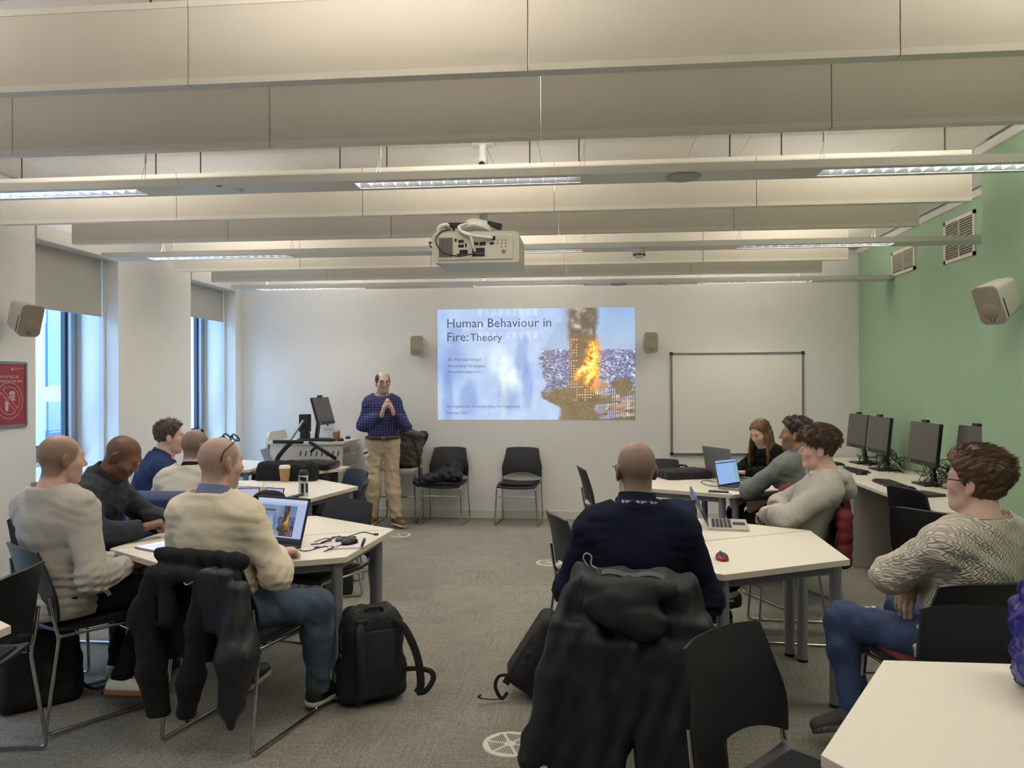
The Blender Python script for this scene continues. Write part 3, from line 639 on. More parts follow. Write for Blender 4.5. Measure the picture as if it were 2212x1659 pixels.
# floor outlet grilles
M_gr = mat('floor_grille_cream', (214, 206, 188), 0.45)
for gx, gy, lb in ((-.338, 3.37, 'round white floor grille in the carpet by the draped coat'), (-.331, 6.82, 'round white floor grille in the carpet in mid room'), (-1.95, 7.95, 'round floor grille in the carpet by the lecturer feet')):
    g = thing('floor_grille', lb, 'floor grille', (gx, gy, 0), 0, 'round floor grilles')
    obj('plate', MB().lathe([(.120, -.001), (.118, .004), (.0, .004)], 40), M_gr, g)
    hm = MB()
    for k in range(6):
        a = 2 * PI * k / 6 + .35
        for i in range(7):
            for j in range(i + 2):
                r_ = .03 + i * .0095; off = (j - (i + 1) / 2) * .0105
                cx, cy = r_ * math.cos(a) - off * math.sin(a), r_ * math.sin(a) + off * math.cos(a)
                M_ = Matrix.Translation((cx, cy, 0)) @ Matrix.Rotation(a, 4, 'Z')
                hm.add([tuple(M_ @ Vector(v)) for v in ((-.0035, -.0035, .0045), (.0035, -.0035, .0045), (.0035, .0035, .0045), (-.0035, .0035, .0045))], [(0, 1, 2, 3)])
    ho = obj('perforations', hm, M_blk, g); ho['kind'] = 'stuff'
# ---------------------------------------------------------------- furniture
def bend(pts, r=.03, n=4):
    """polyline with rounded corners"""
    pts = [Vector(p) for p in pts]; out = [pts[0]]
    for a, b, c in zip(pts, pts[1:], pts[2:]):
        u = (a - b); v = (c - b); q = min(r, u.length * .45, v.length * .45); p0 = b + u.normalized() * q; p1 = b + v.normalized() * q
        for k in range(n + 1):
            t = k / n; out.append((1 - t) ** 2 * p0 + 2 * t * (1 - t) * b + t * t * p1)
    out.append(pts[-1]); return out
M_top = mat('table_top_white', (236, 229, 214), 0.35, noise=(40, .012)); M_edge = mat('table_edge_cream', (214, 204, 188), 0.45); M_leg = mat('table_leg_silver', (156, 158, 164), 0.35, metal=.55); M_rail = mat('table_rail_grey', (128, 131, 138), 0.45, metal=.3)
TH = .72
def make_table():
    t = thing('trapezoid_table', 'x', 'table', (0, 0, 0), 0, 'white trapezoid tables')
    e = .012; pts = [(-.745, .004), (.745, .004), (.372, .646), (-.372, .646)]
    top = obj('table_top', MB().prism(pts, TH - .027, TH), M_edge, t)
    pi = [(-.742, .006), (.742, .006), (.371, .6445), (-.371, .6445)]
    obj('laminate', MB().prism(pi, TH - .0005, TH + .0008), M_top, top)
    lp = [(-.64, .05), (.64, .05), (.335, .59), (-.335, .59)]
    r = MB()
    for (x0, y0), (x1, y1) in zip(lp, lp[1:] + lp[:1]):
        d = Vector((x1 - x0, y1 - y0, 0)); L_ = d.length; M_ = Matrix.Translation((x0, y0, 0)) @ Matrix.Rotation(math.atan2(d.y, d.x), 4, 'Z'); r.box(0, L_, -.012, .012, TH - .072, TH - .027, M_)
    obj('rail', r, M_rail, t)
    lm = mesh('leg', MB().tube([(0, 0, .012), (0, 0, TH - .027)], .028, 16), M_leg, 40); fm_ = mesh('foot', MB().tube([(0, 0, 0), (0, 0, .014)], .029, 16), M_blk, 40)
    for x, y in lp:
        l = obj('leg', lm, parent=t, loc=(x, y, 0)); obj('foot', fm_, parent=l)
    return t
tab0 = make_table(); used_t = []
def put_table(cx, cy, ang, label):
    if not used_t: t = tab0; t.location = (cx, cy, 0); t.rotation_euler = (0, 0, math.radians(ang)); t['label'] = label
    else: t = dup(tab0, (cx, cy, 0), math.radians(ang), label)
    used_t.append(t); return t
put_table(.622, 4.27, 28.5, 'white trapezoid table with the open silver laptop, far half of the near right hexagon'); put_table(.622, 4.27, 208.5, 'white trapezoid table with the red mouse in front of the cable-knit man')
put_table(-1.80, 4.15, 26, 'white trapezoid table beside the empty chair, far half of the near left hexagon'); put_table(-1.80, 4.15, 206, 'white trapezoid table with the open black laptop and tablet on it')
put_table(-2.61, 6.10, -42, 'white trapezoid table with coffee cup and sports bottle on it'); put_table(-2.61, 6.10, 138, 'white trapezoid table under the closed grey laptop near the windows')
put_table(1.07, 6.80, -88, 'white trapezoid table in front of the seated woman'); put_table(1.07, 6.80, 92, 'white trapezoid table with the black laptop bag on it')
put_table(1.275, 1.835, 60, 'white table in the bottom right corner beside the blue carrier bag'); put_table(1.275, 1.835, 240, 'second half of the table in the bottom right corner')
put_table(-2.69, 2.22, -92, 'white table corner at the bottom left edge of the picture')
put_table(-4.03, 7.84, -87, 'white trapezoid table pushed against the wall below the far window')
# ---- chairs
M_shell = mat('chair_shell_black', (22, 23, 26), 0.42, spec=.5, bump=(900, .06)); M_cush = mat('seat_cushion_black', (28, 28, 31), 0.9, bump=(300, .15)); M_chrome = mat('chrome', (188, 186, 182), 0.16, metal=1.0)
M_cushr = mat('seat_cushion_burgundy', (92, 22, 30), 0.9, bump=(300, .15)); M_cushn = mat('seat_cushion_navy', (30, 36, 60), 0.9, bump=(300, .15))
def make_chair(cush):
    t = thing('stacking_chair', 'x', 'chair', (0, 0, 0), 0, 'black stacking chairs')
    def back(u, v):          # u across, v up
        z = .500 + v * .335
        half = .222 + .018 * math.sin(min(1, v * 1.6) * PI) * .6 - .034 * max(0, v - .35) / .65
        x = (u * 2 - 1) * half
        arch = .055 * (1 - (2 * u - 1) ** 2) * (1 - v) ** 2
        topdip = -.012 * abs(2 * u - 1) ** 4 * v ** 4
        y = -.212 - .075 * v ** 1.6 - .03 * (1 - (2 * u - 1) ** 2) + .012
        return (x, y, z + arch + topdip)
    obj('backrest', MB().sheet(back, 14, 12, .012), M_shell, t, smooth=50)
    def seat(u, v):
        x = (u * 2 - 1) * (.215 + .012 * math.sin(v * PI)); y = -.205 + v * .425
        z = .438 + .016 * (2 * u - 1) ** 2 - .022 * max(0, (v - .8) / .2) ** 2 + .012 * max(0, (.15 - v) / .15)
        return (x, y, z)
    obj('seat', MB().sheet(seat, 10, 12, .014), M_shell, t, smooth=50)
    def cus(u, v):
        x = (u * 2 - 1) * .185; y = -.165 + v * .345; return (x, y, .452 + .006 * (2 * u - 1) ** 2 + .010 * math.sin(u * PI) ** .5 * math.sin(v * PI) ** .5)
    obj('cushion', MB().sheet(cus, 10, 10, .016), cush, t, smooth=50)
    for s_ in (-1, 1):
        obj('side_frame', MB().tube(bend([(s_ * .222, -.235, .62), (s_ * .226, -.218, .50), (s_ * .226, -.20, .425), (s_ * .236, -.262, .012), (s_ * .236, .232, .012), (s_ * .216, .205, .428), (s_ * .216, -.19, .432)], .028), .0085, 8), M_chrome, t, smooth=60)
    obj('stretcher', MB().tube([(-.222, .214, .325), (.222, .214, .325)], .006, 8).tube([(-.216, -.10, .425), (.216, -.10, .425)], .006, 8), M_chrome, t, smooth=60)
    return t
ch0 = make_chair(M_cush); chr_ = make_chair(M_cushr); used_c = []
def put_chair(x, y, heading, label, src=None):
    src = src or ch0
    if src not in used_c:
        used_c.append(src); t = src; t.location = (x, y, 0); t.rotation_euler = (0, 0, math.radians(heading - 90)); t['label'] = label
    else: t = dup(src, (x, y, 0), math.radians(heading - 90), label)
    return t
put_chair(-1.61, 8.735, 268, 'black chair against the front wall with a dark jacket dumped on its seat')
put_chair(-.765, 8.73, 266, 'empty black chair against the front wall below the slide')
put_chair(.22, 6.98, 10, 'empty black chair seen side-on against the front wall behind the navy-shirted man')
put_chair(.08, 4.52, 20, 'empty black chair half hidden left of the navy-shirted man')
put_chair(.72, 7.40, 275, 'black chair on the far side of the table behind the black laptop bag')
put_chair(.20, 3.27, 82, 'chair under the long black hooded coat')
put_chair(.60, 2.17, -44, 'empty black chair in the foreground with its backrest toward the coat')
put_chair(1.27, 2.40, 268, 'empty black chair behind the bottom right table by the carrier bag')
put_chair(1.42, 3.29, 100, 'black chair with burgundy seat under the cable-knit man', chr_)
put_chair(1.27, 5.02, 176, 'chair with burgundy seat under the grey hoodie man', chr_)
put_chair(1.47, 5.85, 114, 'chair draped with a burgundy coat under the grey-green shirted man')
put_chair(1.78, 7.55, 222, 'chair of the long-haired woman')
put_chair(-2.17, 6.36, 225, 'empty black chair behind the sports bottle nearest the lectern')
put_chair(-1.97, 5.78, 195, 'empty black chair side-on at the end of the bottle table')
put_chair(-1.63, 4.60, 245, 'empty black chair at the far side of the table with the open laptop')
put_chair(-2.67, 6.46, 268, 'black chair with a black jacket over it behind the coffee cup')
put_chair(-2.54, 2.87, 190, 'empty black chair at the left edge of the picture')
put_chair(-2.45, 3.59, 56, 'black chair under the grey sweatshirt man')
put_chair(-1.575, 3.45, 77, 'black chair with a fleece jacket hung on it under the cream jumper man')
put_chair(-2.93, 4.22, 0, 'chair under the man in the dark quilted vest')
put_chair(-3.32, 5.42, 45, 'chair under the man in the blue shirt by the windows')
put_chair(-2.68, 5.02, 92, 'chair with a navy puffer jacket under the beige jumper man')
# armchair-type chairs by the desk
def arm_chair(x, y, heading, label):
    t = thing('arm_chair', label, 'chair', (x, y, 0), math.radians(heading - 90), 'black visitor chairs at the computer desk')
    def back(u, v):
        z = .52 + v * .34; half = .225 - .02 * v ** 3; return ((u * 2 - 1) * half, -.215 - .06 * v - .025 * (1 - (2 * u - 1) ** 2), z - .02 * abs(2 * u - 1) ** 6 * v)
    obj('backrest', MB().sheet(back, 12, 10, .02), M_shell, t, smooth=50)
    obj('seat', MB().sheet(lambda u, v: ((u * 2 - 1) * .22, -.2 + v * .43, .45 + .01 * (2 * u - 1) ** 2), 8, 8, .03), M_cush, t, smooth=50)
    for s_ in (-1, 1):
        fr = obj('side_frame', MB().tube(bend([(s_ * .225, -.24, .60), (s_ * .24, -.22, .43), (s_ * .25, -.26, .012), (s_ * .25, .24, .012), (s_ * .25, .21, .62), (s_ * .25, .17, .655), (s_ * .25, -.12, .67)], .04), .0095, 8), M_chrome, t, smooth=60)
        obj('arm_pad', MB().bbox(s_ * .25 - .025, s_ * .25 + .025, -.13, .16, .665, .69, .01), M_blk, fr)
    obj('stretcher', MB().tube([(-.24, .18, .43), (.24, .18, .43)], .008, 8), M_chrome, t)
    return t
arm_chair(2.10, 4.70, 35, 'black chair with padded arm just behind the cable-knit man'); arm_chair(2.42, 5.56, 12, 'black chair tucked under the desk by the closed laptop')
# ---- computer desk along the green wall
M_desk = mat('desk_white', (228, 220, 204), 0.4); M_dpan = mat('desk_panel_grey', (176, 174, 164), 0.6); M_dpan2 = mat('desk_modesty_grey_green', (146, 158, 152), .6)
for y0_, y1_, lb in ((6.92, 9.0, 'white wall desk under the two far monitors'), (5.23, 6.90, 'white wall desk under the nearer monitors by the pier')):
    d = thing('computer_desk', lb, 'desk', (2.64, (y0_ + y1_) / 2, 0), 0, 'wall desks'); h_ = (y1_ - y0_) / 2
    obj('desk_top', MB().bbox(-.40, .39, -h_, h_, .712, .74, .003), M_desk, d)
    obj('end_panel', MB().bbox(-.385, .39, h_ - .028, h_ - .003, 0, .712, .002), M_dpan, d); obj('end_panel', MB().bbox(-.385, .39, -h_ + .003, -h_ + .028, 0, .712, .002), M_dpan, d)
    obj('modesty_panel', MB().box(.2, .22, -h_ + .03, h_ - .03, .28, .71), M_dpan2, d)
    obj('cable_tray', MB().bbox(.05, .18, -h_ + .03, h_ - .03, .10, .13, .004), M_dark, d)
M_scr = mat('monitor_screen_off', (82, 78, 76), 0.28); M_bez = mat('monitor_black', (26, 26, 28), .4)
def monitor(x, y, heading, label, z=.74, w=.50, h=.315, tilt=6):
    """screen looks along local +y"""
    t = thing('computer_monitor', label, 'monitor', (x, y, z), math.radians(heading - 90), 'desktop monitors'); P = Matrix.Translation((0, .03, .34)) @ Matrix.Rotation(math.radians(tilt), 4, 'X')
    hd = obj('housing', MB().bbox(-w / 2, w / 2, -.03, .0, -h / 2 - .02, h / 2 + .01, .004, P).bbox(-.10, .10, -.065, -.03, -.12, .10, .01, P), M_bez, t)
    obj('screen', MB().box(-w / 2 + .004, w / 2 - .004, .0003, .0015, -h / 2 + .018, h / 2 + .006, P), M_scr, hd)
    obj('chin', MB().box(-w / 2 + .004, w / 2 - .004, .0003, .001, -h / 2 - .016, -h / 2 + .016, P), M_bez, hd); obj('logo', MB().box(w / 2 - .05, w / 2 - .03, .001, .0018, -h / 2 - .004, -h / 2 + .004, P), M_wht, hd)
    obj('webcam', MB().bbox(-.045, .045, -.02, .012, h / 2 + .012, h / 2 + .034, .006, P), M_blk, hd)
    obj('stand', MB().bbox(-.035, .035, -.075, -.05, .0, .36, .005, Matrix.Rotation(math.radians(-8), 4, 'X')), M_blk, t); obj('base', MB().bbox(-.12, .12, -.14, .07, 0, .014, .005), M_blk, t)
    return t
MONS = [(2.80, 8.33, 'dark monitor on the wall desk nearest the front wall'), (2.78, 7.70, 'dark monitor on the wall desk, second from the front wall'), (2.74, 6.60, 'dark monitor on the wall desk, third from the front wall'), (2.86, 6.02, 'dark monitor partly hidden by the green pier')]
for x, y, lb in MONS: monitor(x, y, 182, lb)
M_key = mat('keyboard_black', (30, 30, 33), .5); M_keyc = mat('keycap_black', (44, 44, 48), .45)
def keyboard(x, y, z, heading, label, m=None):
    t = thing('keyboard', label, 'keyboard', (x, y, z), math.radians(heading - 90), 'black keyboards')
    obj('base', MB().bbox(-.22, .22, -.075, .075, 0, .018, .004, Matrix.Rotation(.06, 4, 'X')), M_key, t)
    k_ = MB()
    for r_ in range(5):
        for c_ in range(18): k_.box(-.207 + c_ * .0232, -.188 + c_ * .0232, -.062 + r_ * .025, -.042 + r_ * .025, .016 + r_ * .0015, .024 + r_ * .0015)
    ko = obj('keys', k_, M_keyc, t); ko['kind'] = 'stuff'; return t
M_mouse = mat('mouse_black', (24, 24, 26), .3)
def mouse(x, y, z, heading, label, m=None, m2=None, group='computer mice'):
    t = thing('computer_mouse', label, 'mouse', (x, y, z), math.radians(heading - 90), group)
    def sh(u, v):
        a = u * 2 * PI; r = math.sin(v * PI / 2); return (.031 * r * math.cos(a) * (1 - .12 * math.sin(a)), .054 * r * math.sin(a), .034 * math.cos(v * PI / 2) ** .8 if v < .999 else 0)
    obj('shell', MB().grid(sh, 20, 8), m or M_mouse, t, smooth=60)
    if m2: obj('top_cover', MB().grid(lambda u, v: tuple(Vector(sh(u, v * .62)) + Vector((0, 0, .0012))), 20, 6), m2, t, smooth=60)
    obj('wheel', MB().tube([(-.004, .028, .028), (.004, .028, .028)], .008, 10), M_key, t); return t
keyboard(2.48, 8.30, .74, 186, 'black keyboard in front of the monitor nearest the front wall'); keyboard(2.48, 7.62, .74, 190, 'black keyboard below the second wall-desk monitor'); keyboard(2.45, 6.58, .74, 178, 'black keyboard below the third wall-desk monitor')
mouse(2.47, 7.30, .74, 186, 'black mouse beside the keyboard of the second wall-desk monitor'); mouse(2.47, 6.26, .74, 180, 'black mouse beside the keyboard of the third wall-desk monitor')
def cables(name, parent, n, box, r, m, seed, pts=6):
    rs = random.Random(seed); mb = MB()
    for k in range(n):
        p = [(rs.uniform(*box[0]), rs.uniform(*box[1]), rs.uniform(*box[2]) if 0 < i < pts - 1 else box[2][0]) for i in range(pts)]; mb.tube(smooth_path(p, 6), r, 5)
    return mb
for (x, y, lb), sd in zip(MONS[1:3], (3, 4)):
    o = obj('cable_tangle', cables('c', None, 9, ((-.12, .12), (-.22, .30), (.006, .20)), .0035, M_blk, sd), M_blk, smooth=60, loc=(x + .10, y - .05, .74)); tag(o, 'tangle of black cables behind ' + ('the second' if sd == 3 else 'the third') + ' wall-desk monitor', 'cables')
o = obj('cable_tangle', cables('c', None, 5, ((-.10, .10), (-.2, .25), (.006, .10)), .0035, M_blk, 9), M_blk, smooth=60, loc=(2.86, 8.2, .74)); tag(o, 'black cables behind the wall-desk monitor nearest the front wall', 'cables')
gn = thing('gooseneck_microphone', 'thin gooseneck microphone beside the third wall-desk monitor', 'microphone', (2.88, 6.36, .74)); obj('base', MB().lathe([(.035, 0), (.035, .012), (.01, .018), (0, .018)][::1], 14), M_blk, gn, smooth=40); obj('stem', MB().tube(smooth_path([(0, 0, .015), (-.02, 0, .12), (.02, -.02, .2), (.05, -.05, .30)], 6), .003, 6), M_blk, gn); obj('capsule', MB().tube([(.05, -.05, .30), (.065, -.065, .335)], .010, 10), M_alu, gn, smooth=50)
M_paper = mat('paper_white', (232, 228, 216), .7)
for k in range(3): tag(obj('paper_sheet', MB().bbox(-.15, .15, -.105, .105, 0, .002, .0008), M_paper, loc=(2.60 - .03 * k, 8.62 + .05 * k, .7402 + .0022 * k), rotz=.3 * k + .2), ('topmost', 'middle', 'lowest')[2 - k] + ' of the loose white papers on the wall desk by the front corner', 'paper', 'papers on the wall desk')
M_lapg = mat('laptop_dark_grey', (72, 72, 74), .4, metal=.3)
lp = thing('closed_laptop', 'closed dark laptop on the wall desk edge by the tucked-in chair', 'laptop', (2.42, 5.98, .74), math.radians(20)); obj('lower_body', MB().bbox(-.15, .15, -.11, .11, 0, .012, .003), M_lapg, lp); obj('lid', MB().bbox(-.15, .15, -.11, .11, .0125, .02, .003), M_lapg, lp)
o = obj('power_brick', MB().bbox(-.055, .055, -.028, .028, 0, .032, .006), M_blk, loc=(1.83, 4.98, 0), rotz=.3); tag(o, 'black power brick on the carpet right of the hexagon table', 'power adapter'); obj('lead', MB().tube(smooth_path([(.05, 0, .016), (.09, .03, .03), (.14, .04, .006), (.25, .02, .004), (.40, .1, .004)], 6), .0035, 6).tube(smooth_path([(-.05, 0, .01), (-.12, .02, .004), (-.25, .06, .004), (-.35, .03, .004)], 6), .003, 6), M_blk, o)
# ---- lectern corner
M_lect = mat('lectern_white', (214, 208, 196), .45, noise=(8, .02)); M_lpan = mat('lectern_grey_panel', (170, 168, 160), .5); M_lgreen = mat('lectern_green_strip', (96, 136, 84), .5)
lc = thing('lectern_desk', 'white teaching desk cabinet with rounded side screen by the front wall', 'lectern', (-3.13, 8.70, 0))
obj('cabinet', MB().bbox(-.42, .42, -.27, .27, .03, .90, .004), M_lect, lc); obj('top', MB().bbox(-.44, .445, -.30, .30, .90, .935, .006), M_lect, lc)
sp = MB(); pr = [(-.28, .0), (.28, .0), (.28, .90)] + [(.28 - .10 + .10 * math.cos(math.radians(a)), .94 + .10 * math.sin(math.radians(a))) for a in range(0, 91, 15)] + [(-.28 + .10 + .10 * math.cos(math.radians(a)), .94 + .10 * math.sin(math.radians(a))) for a in range(90, 181, 15)]
sp.prism(pr, -.0125, .0125, Matrix.Translation((-.445, 0, 0)) @ Matrix.Rotation(PI / 2, 4, 'Z') @ Matrix.Rotation(PI / 2, 4, 'X')); obj('side_screen', sp, M_lect, lc)
sm_ = MB()
for k in range(8): sm_.box(-.006, .006, -.303 + .03, -.270, -.03, .03, Matrix.Translation((-.06 + k * .062, 0, .80)) @ Matrix.Rotation(.25, 4, 'Y'))
obj('vent_slots', sm_, M_blk, lc)
obj('socket_panel', MB().box(.4201, .424, -.24, .24, .78, .87), M_lpan, lc); sk = MB()
for k in range(5): sk.bbox(.424, .432, -.20 + k * .05, -.175 + k * .05, .80, .84, .003)
obj('sockets', sk, M_chrome, lc)
dr = obj('drawer_front', MB().bbox(.4201, .43, -.25, .25, .66, .77, .003), M_lpan, lc); do = obj('door', MB().bbox(.4201, .43, -.25, .25, .06, .65, .003), M_lpan, lc); obj('green_strip', MB().box(.4301, .432, .06, .16, .08, .60), M_lgreen, do); obj('hinge', MB().bbox(.43, .445, .235, .255, .45, .53, .003), M_blk, do)
for x, y, z, w, h in ((-2.86, 8.80, 1.09, .11, .08),): pass
monitor(-3.05, 8.72, -8, 'black touch monitor on the white teaching desk', .935, .40, .29, 16)
kb = keyboard(-3.02, 8.50, .936, 262, 'black keyboard on the white teaching desk')
bs = thing('speaker_box', 'small black box speaker on the teaching desk behind the silver arm', 'speaker', (-3.17, 8.52, .936)); obj('cabinet', MB().bbox(-.055, .055, -.05, .05, .10, .30, .006), M_blk, bs); obj('foot', MB().bbox(-.05, .05, -.05, .05, 0, .10, .02), M_blk, bs); obj('knob', MB().lathe([(.03, 0), (.028, .02), (0, .022)], 14, M=Matrix.Translation((-.02, -.05, .18)) @ Matrix.Rotation(PI / 2, 4, 'X')), M_blk, bs)
M_cup = mat('cup_kraft', (170, 128, 84), .7, noise=(30, .05)); M_lidw = mat('cup_lid_white', (232, 226, 214), .4); M_lidt = mat('cup_lid_tan', (190, 160, 120), .5)
def cup(x, y, z, label, lid, s=1.0):
    t = thing('coffee_cup', label, 'cup', (x, y, z), 0, 'paper coffee cups'); b_ = obj('cup_body', MB().lathe([(0, 0), (.030 * s, 0), (.031 * s, .004), (.041 * s, .105 * s), (.0, .105 * s)], 24), M_cup, t, smooth=40); obj('sleeve', MB().lathe([(.0335 * s, .025 * s), (.035 * s, .026 * s), (.041 * s, .085 * s), (.039 * s, .086 * s)], 24), M_cup, t, smooth=40)
    obj('lid', MB().lathe([(.044 * s, .100 * s), (.045 * s, .107 * s), (.042 * s, .110 * s), (.039 * s, .122 * s), (.036 * s, .124 * s), (.0, .120 * s)], 24), lid, t, smooth=40); return t
cup(-2.80, 8.50, .936, 'kraft paper cup on the white teaching desk', M_lidt); cup(-2.64, 6.60, TH + .001, 'kraft coffee cup with white lid on the left table', M_lidw, 1.15)
mouse(-2.745, 8.49, .936, 80, 'black mouse beside the kraft cup on the teaching desk'); mouse(-2.78, 8.86, .936, 100, 'black mouse at the back of the teaching desk')
o = obj('wall_socket', MB().bbox(-.055, .055, -.012, 0, -.05, .05, .004), M_wht, loc=(-3.08, YF, 1.09)); tag(o, 'white wall plate with a black knob behind the teaching desk monitor', 'socket'); obj('knob', MB().lathe([(.012, 0), (.01, .008), (0, .008)], 12, M=Matrix.Translation((0, -.012, .0)) @ Matrix.Rotation(PI / 2, 4, 'X')), M_blk, o)
# low side table with document camera
st = thing('side_trolley', 'low cream trolley table in front of the teaching desk', 'table', (-2.98, 7.95, 0)); obj('top', MB().prism([(-.55, -.22), (.24, -.22), (.42, .05), (.42, .28), (-.55, .28)], .655, .685), M_desk, st); obj('body', MB().bbox(-.50, .30, -.15, .24, .05, .65, .004), M_dark, st)
M_dc = mat('document_camera_black', (27, 27, 30), .35)
dc = thing('document_camera', 'black document camera with folding arms on the low trolley', 'document camera', (-2.98, 7.95, .686)); obj('base', MB().bbox(-.16, .34, -.19, .20, 0, .075, .02), M_dc, dc, smooth=40); obj('stage', MB().lathe([(0, .075), (.17, .075), (.165, .083), (0, .083)], 24, c=(.07, .0, 0)), M_blk, dc, smooth=40)
obj('arm', MB().tube(smooth_path([(-.30, .02, .0), (-.28, -.0, .10), (-.20, -.02, .20), (-.12, -.04, .27)], 5), .024, 10), M_dc, dc, smooth=60); obj('silver_arm', MB().tube([(-.18, .0, .24), (-.04, .12, .50)], .014, 10), M_alu, dc, smooth=60)
obj('camera_head', MB().bbox(-.30, .02, -.09, -.02, .265, .305, .012), M_dc, dc, smooth=40); obj('light_arm', MB().tube(smooth_path([(.05, .10, .17), (.10, .08, .21), (.17, .05, .215)], 5), .016, 8), M_dc, dc, smooth=60); obj('light_bar', MB().bbox(-.17, .17, -.02, .02, -.018, .018, .008, Matrix.Translation((.22, -.02, .195)) @ Matrix.Rotation(.55, 4, 'Y')), M_dc, dc, smooth=40)
M_lapb = mat('laptop_silver_blue', (150, 165, 185), .3, metal=.6)
ll = thing('open_laptop', 'silver laptop standing open on the low trolley beside the document camera', 'laptop', (-3.22, 7.96, .686), math.radians(100)); obj('keyboard_deck', MB().bbox(-.15, .15, -.11, .11, 0, .014, .003), M_lapb, ll); obj('lid', MB().bbox(-.15, .15, -.004, .004, 0, .21, .003, Matrix.Translation((0, .11, .012)) @ Matrix.Rotation(-.35, 4, 'X')), M_lapb, ll)
# stool with backpack
M_stool = mat('stool_white', (222, 214, 196), .4)
so = thing('bar_stool', 'white bar stool with chrome legs behind the lecturer', 'stool', (-2.14, 8.80, 0), math.radians(180))
obj('seat', MB().sheet(lambda u, v: ((u * 2 - 1) * .21, -.19 + .38 * v, .60 + .012 * (2 * u - 1) ** 2 - .02 * max(0, v - .8)), 8, 8, .03), M_stool, so, smooth=50); obj('seat_pad', MB().sheet(lambda u, v: ((u * 2 - 1) * .17, -.15 + .31 * v, .622), 4, 4, .012), M_cush, so)
obj('backrest', MB().sheet(lambda u, v: ((u * 2 - 1) * (.20 - .02 * v), -.20 - .05 * v - .02 * (1 - (2 * u - 1) ** 2), .64 + .30 * v), 10, 8, .016), M_stool, so, smooth=50)
for s_ in (-1, 1): obj('side_frame', MB().tube(bend([(s_ * .2, -.2, .70), (s_ * .205, -.18, .58), (s_ * .22, -.22, .012), (s_ * .22, .21, .012), (s_ * .2, .18, .585), (s_ * .2, -.16, .585)], .025), .009, 8), M_chrome, so, smooth=60)
obj('footrest', MB().tube([(-.208, .19, .30), (.208, .19, .30)], .008, 8), M_chrome, so)
# ---------------------------------------------------------------- soft shapes: signed distance fields meshed with surface nets
def V3(*a): return np.array(a, dtype=np.float64)
def rc(a, b, ra, rb=None, lat=None): return ('rc', np.array(a, float), np.array(b, float), ra, ra if rb is None else rb, lat)
def el(c, r, R=None): return ('el', np.array(c, float), np.array(r, float), R)
def rb(c, h, r, R=None): return ('rb', np.array(c, float), np.array(h, float), r, R)      # rounded box
def p_bounds(p, g):
    if p[0] == 'rc':
        m = max(p[3], p[4]) * (p[5][1] if p[5] else 1) + g; return np.minimum(p[1], p[2]) - m, np.maximum(p[1], p[2]) + m
    if p[0] == 'el': m = p[2].max() + g if p[3] is not None else p[2] + g; return p[1] - m, p[1] + m
    m = (np.linalg.norm(p[2]) if p[4] is not None else p[2]) + p[3] + g; return p[1] - m, p[1] + m
def p_dist(p, X, Y, Z, infl):
    if p[0] == 'rc':
        a, b, ra, rb_, lat = p[1:]
        if lat:
            l, s = np.array(lat[0], float), lat[1]; l = l / np.linalg.norm(l); dx, dy, dz = X - a[0], Y - a[1], Z - a[2]
            q = (dx * l[0] + dy * l[1] + dz * l[2]) * (1 - 1 / s); dx, dy, dz = dx - q * l[0], dy - q * l[1], dz - q * l[2]
            ba = b - a; ba = ba - l * (ba @ l) * (1 - 1 / s)
        else: dx, dy, dz = X - a[0], Y - a[1], Z - a[2]; ba = b - a
        L2 = max(ba @ ba, 1e-9); h = np.clip((dx * ba[0] + dy * ba[1] + dz * ba[2]) / L2, 0, 1)
        return np.sqrt((dx - ba[0] * h) ** 2 + (dy - ba[1] * h) ** 2 + (dz - ba[2] * h) ** 2) - (ra + (rb_ - ra) * h) - infl
    if p[0] == 'el':
        c, r, R = p[1:]; dx, dy, dz = X - c[0], Y - c[1], Z - c[2]
        if R is not None: dx, dy, dz = (R[0, 0] * dx + R[1, 0] * dy + R[2, 0] * dz, R[0, 1] * dx + R[1, 1] * dy + R[2, 1] * dz, R[0, 2] * dx + R[1, 2] * dy + R[2, 2] * dz)
        r = r + infl; k0 = np.sqrt((dx / r[0]) ** 2 + (dy / r[1]) ** 2 + (dz / r[2]) ** 2); k1 = np.sqrt((dx / r[0] ** 2) ** 2 + (dy / r[1] ** 2) ** 2 + (dz / r[2] ** 2) ** 2) + 1e-6
        return k0 * (k0 - 1) / k1
    c, hh, r, R = p[1:]; dx, dy, dz = X - c[0], Y - c[1], Z - c[2]
    if R is not None: dx, dy, dz = (R[0, 0] * dx + R[1, 0] * dy + R[2, 0] * dz, R[0, 1] * dx + R[1, 1] * dy + R[2, 1] * dz, R[0, 2] * dx + R[1, 2] * dy + R[2, 2] * dz)
    qx, qy, qz = np.abs(dx) - hh[0], np.abs(dy) - hh[1], np.abs(dz) - hh[2]
    return np.sqrt(np.maximum(qx, 0) ** 2 + np.maximum(qy, 0) ** 2 + np.maximum(qz, 0) ** 2) + np.minimum(np.maximum(qx, np.maximum(qy, qz)), 0) - r - infl
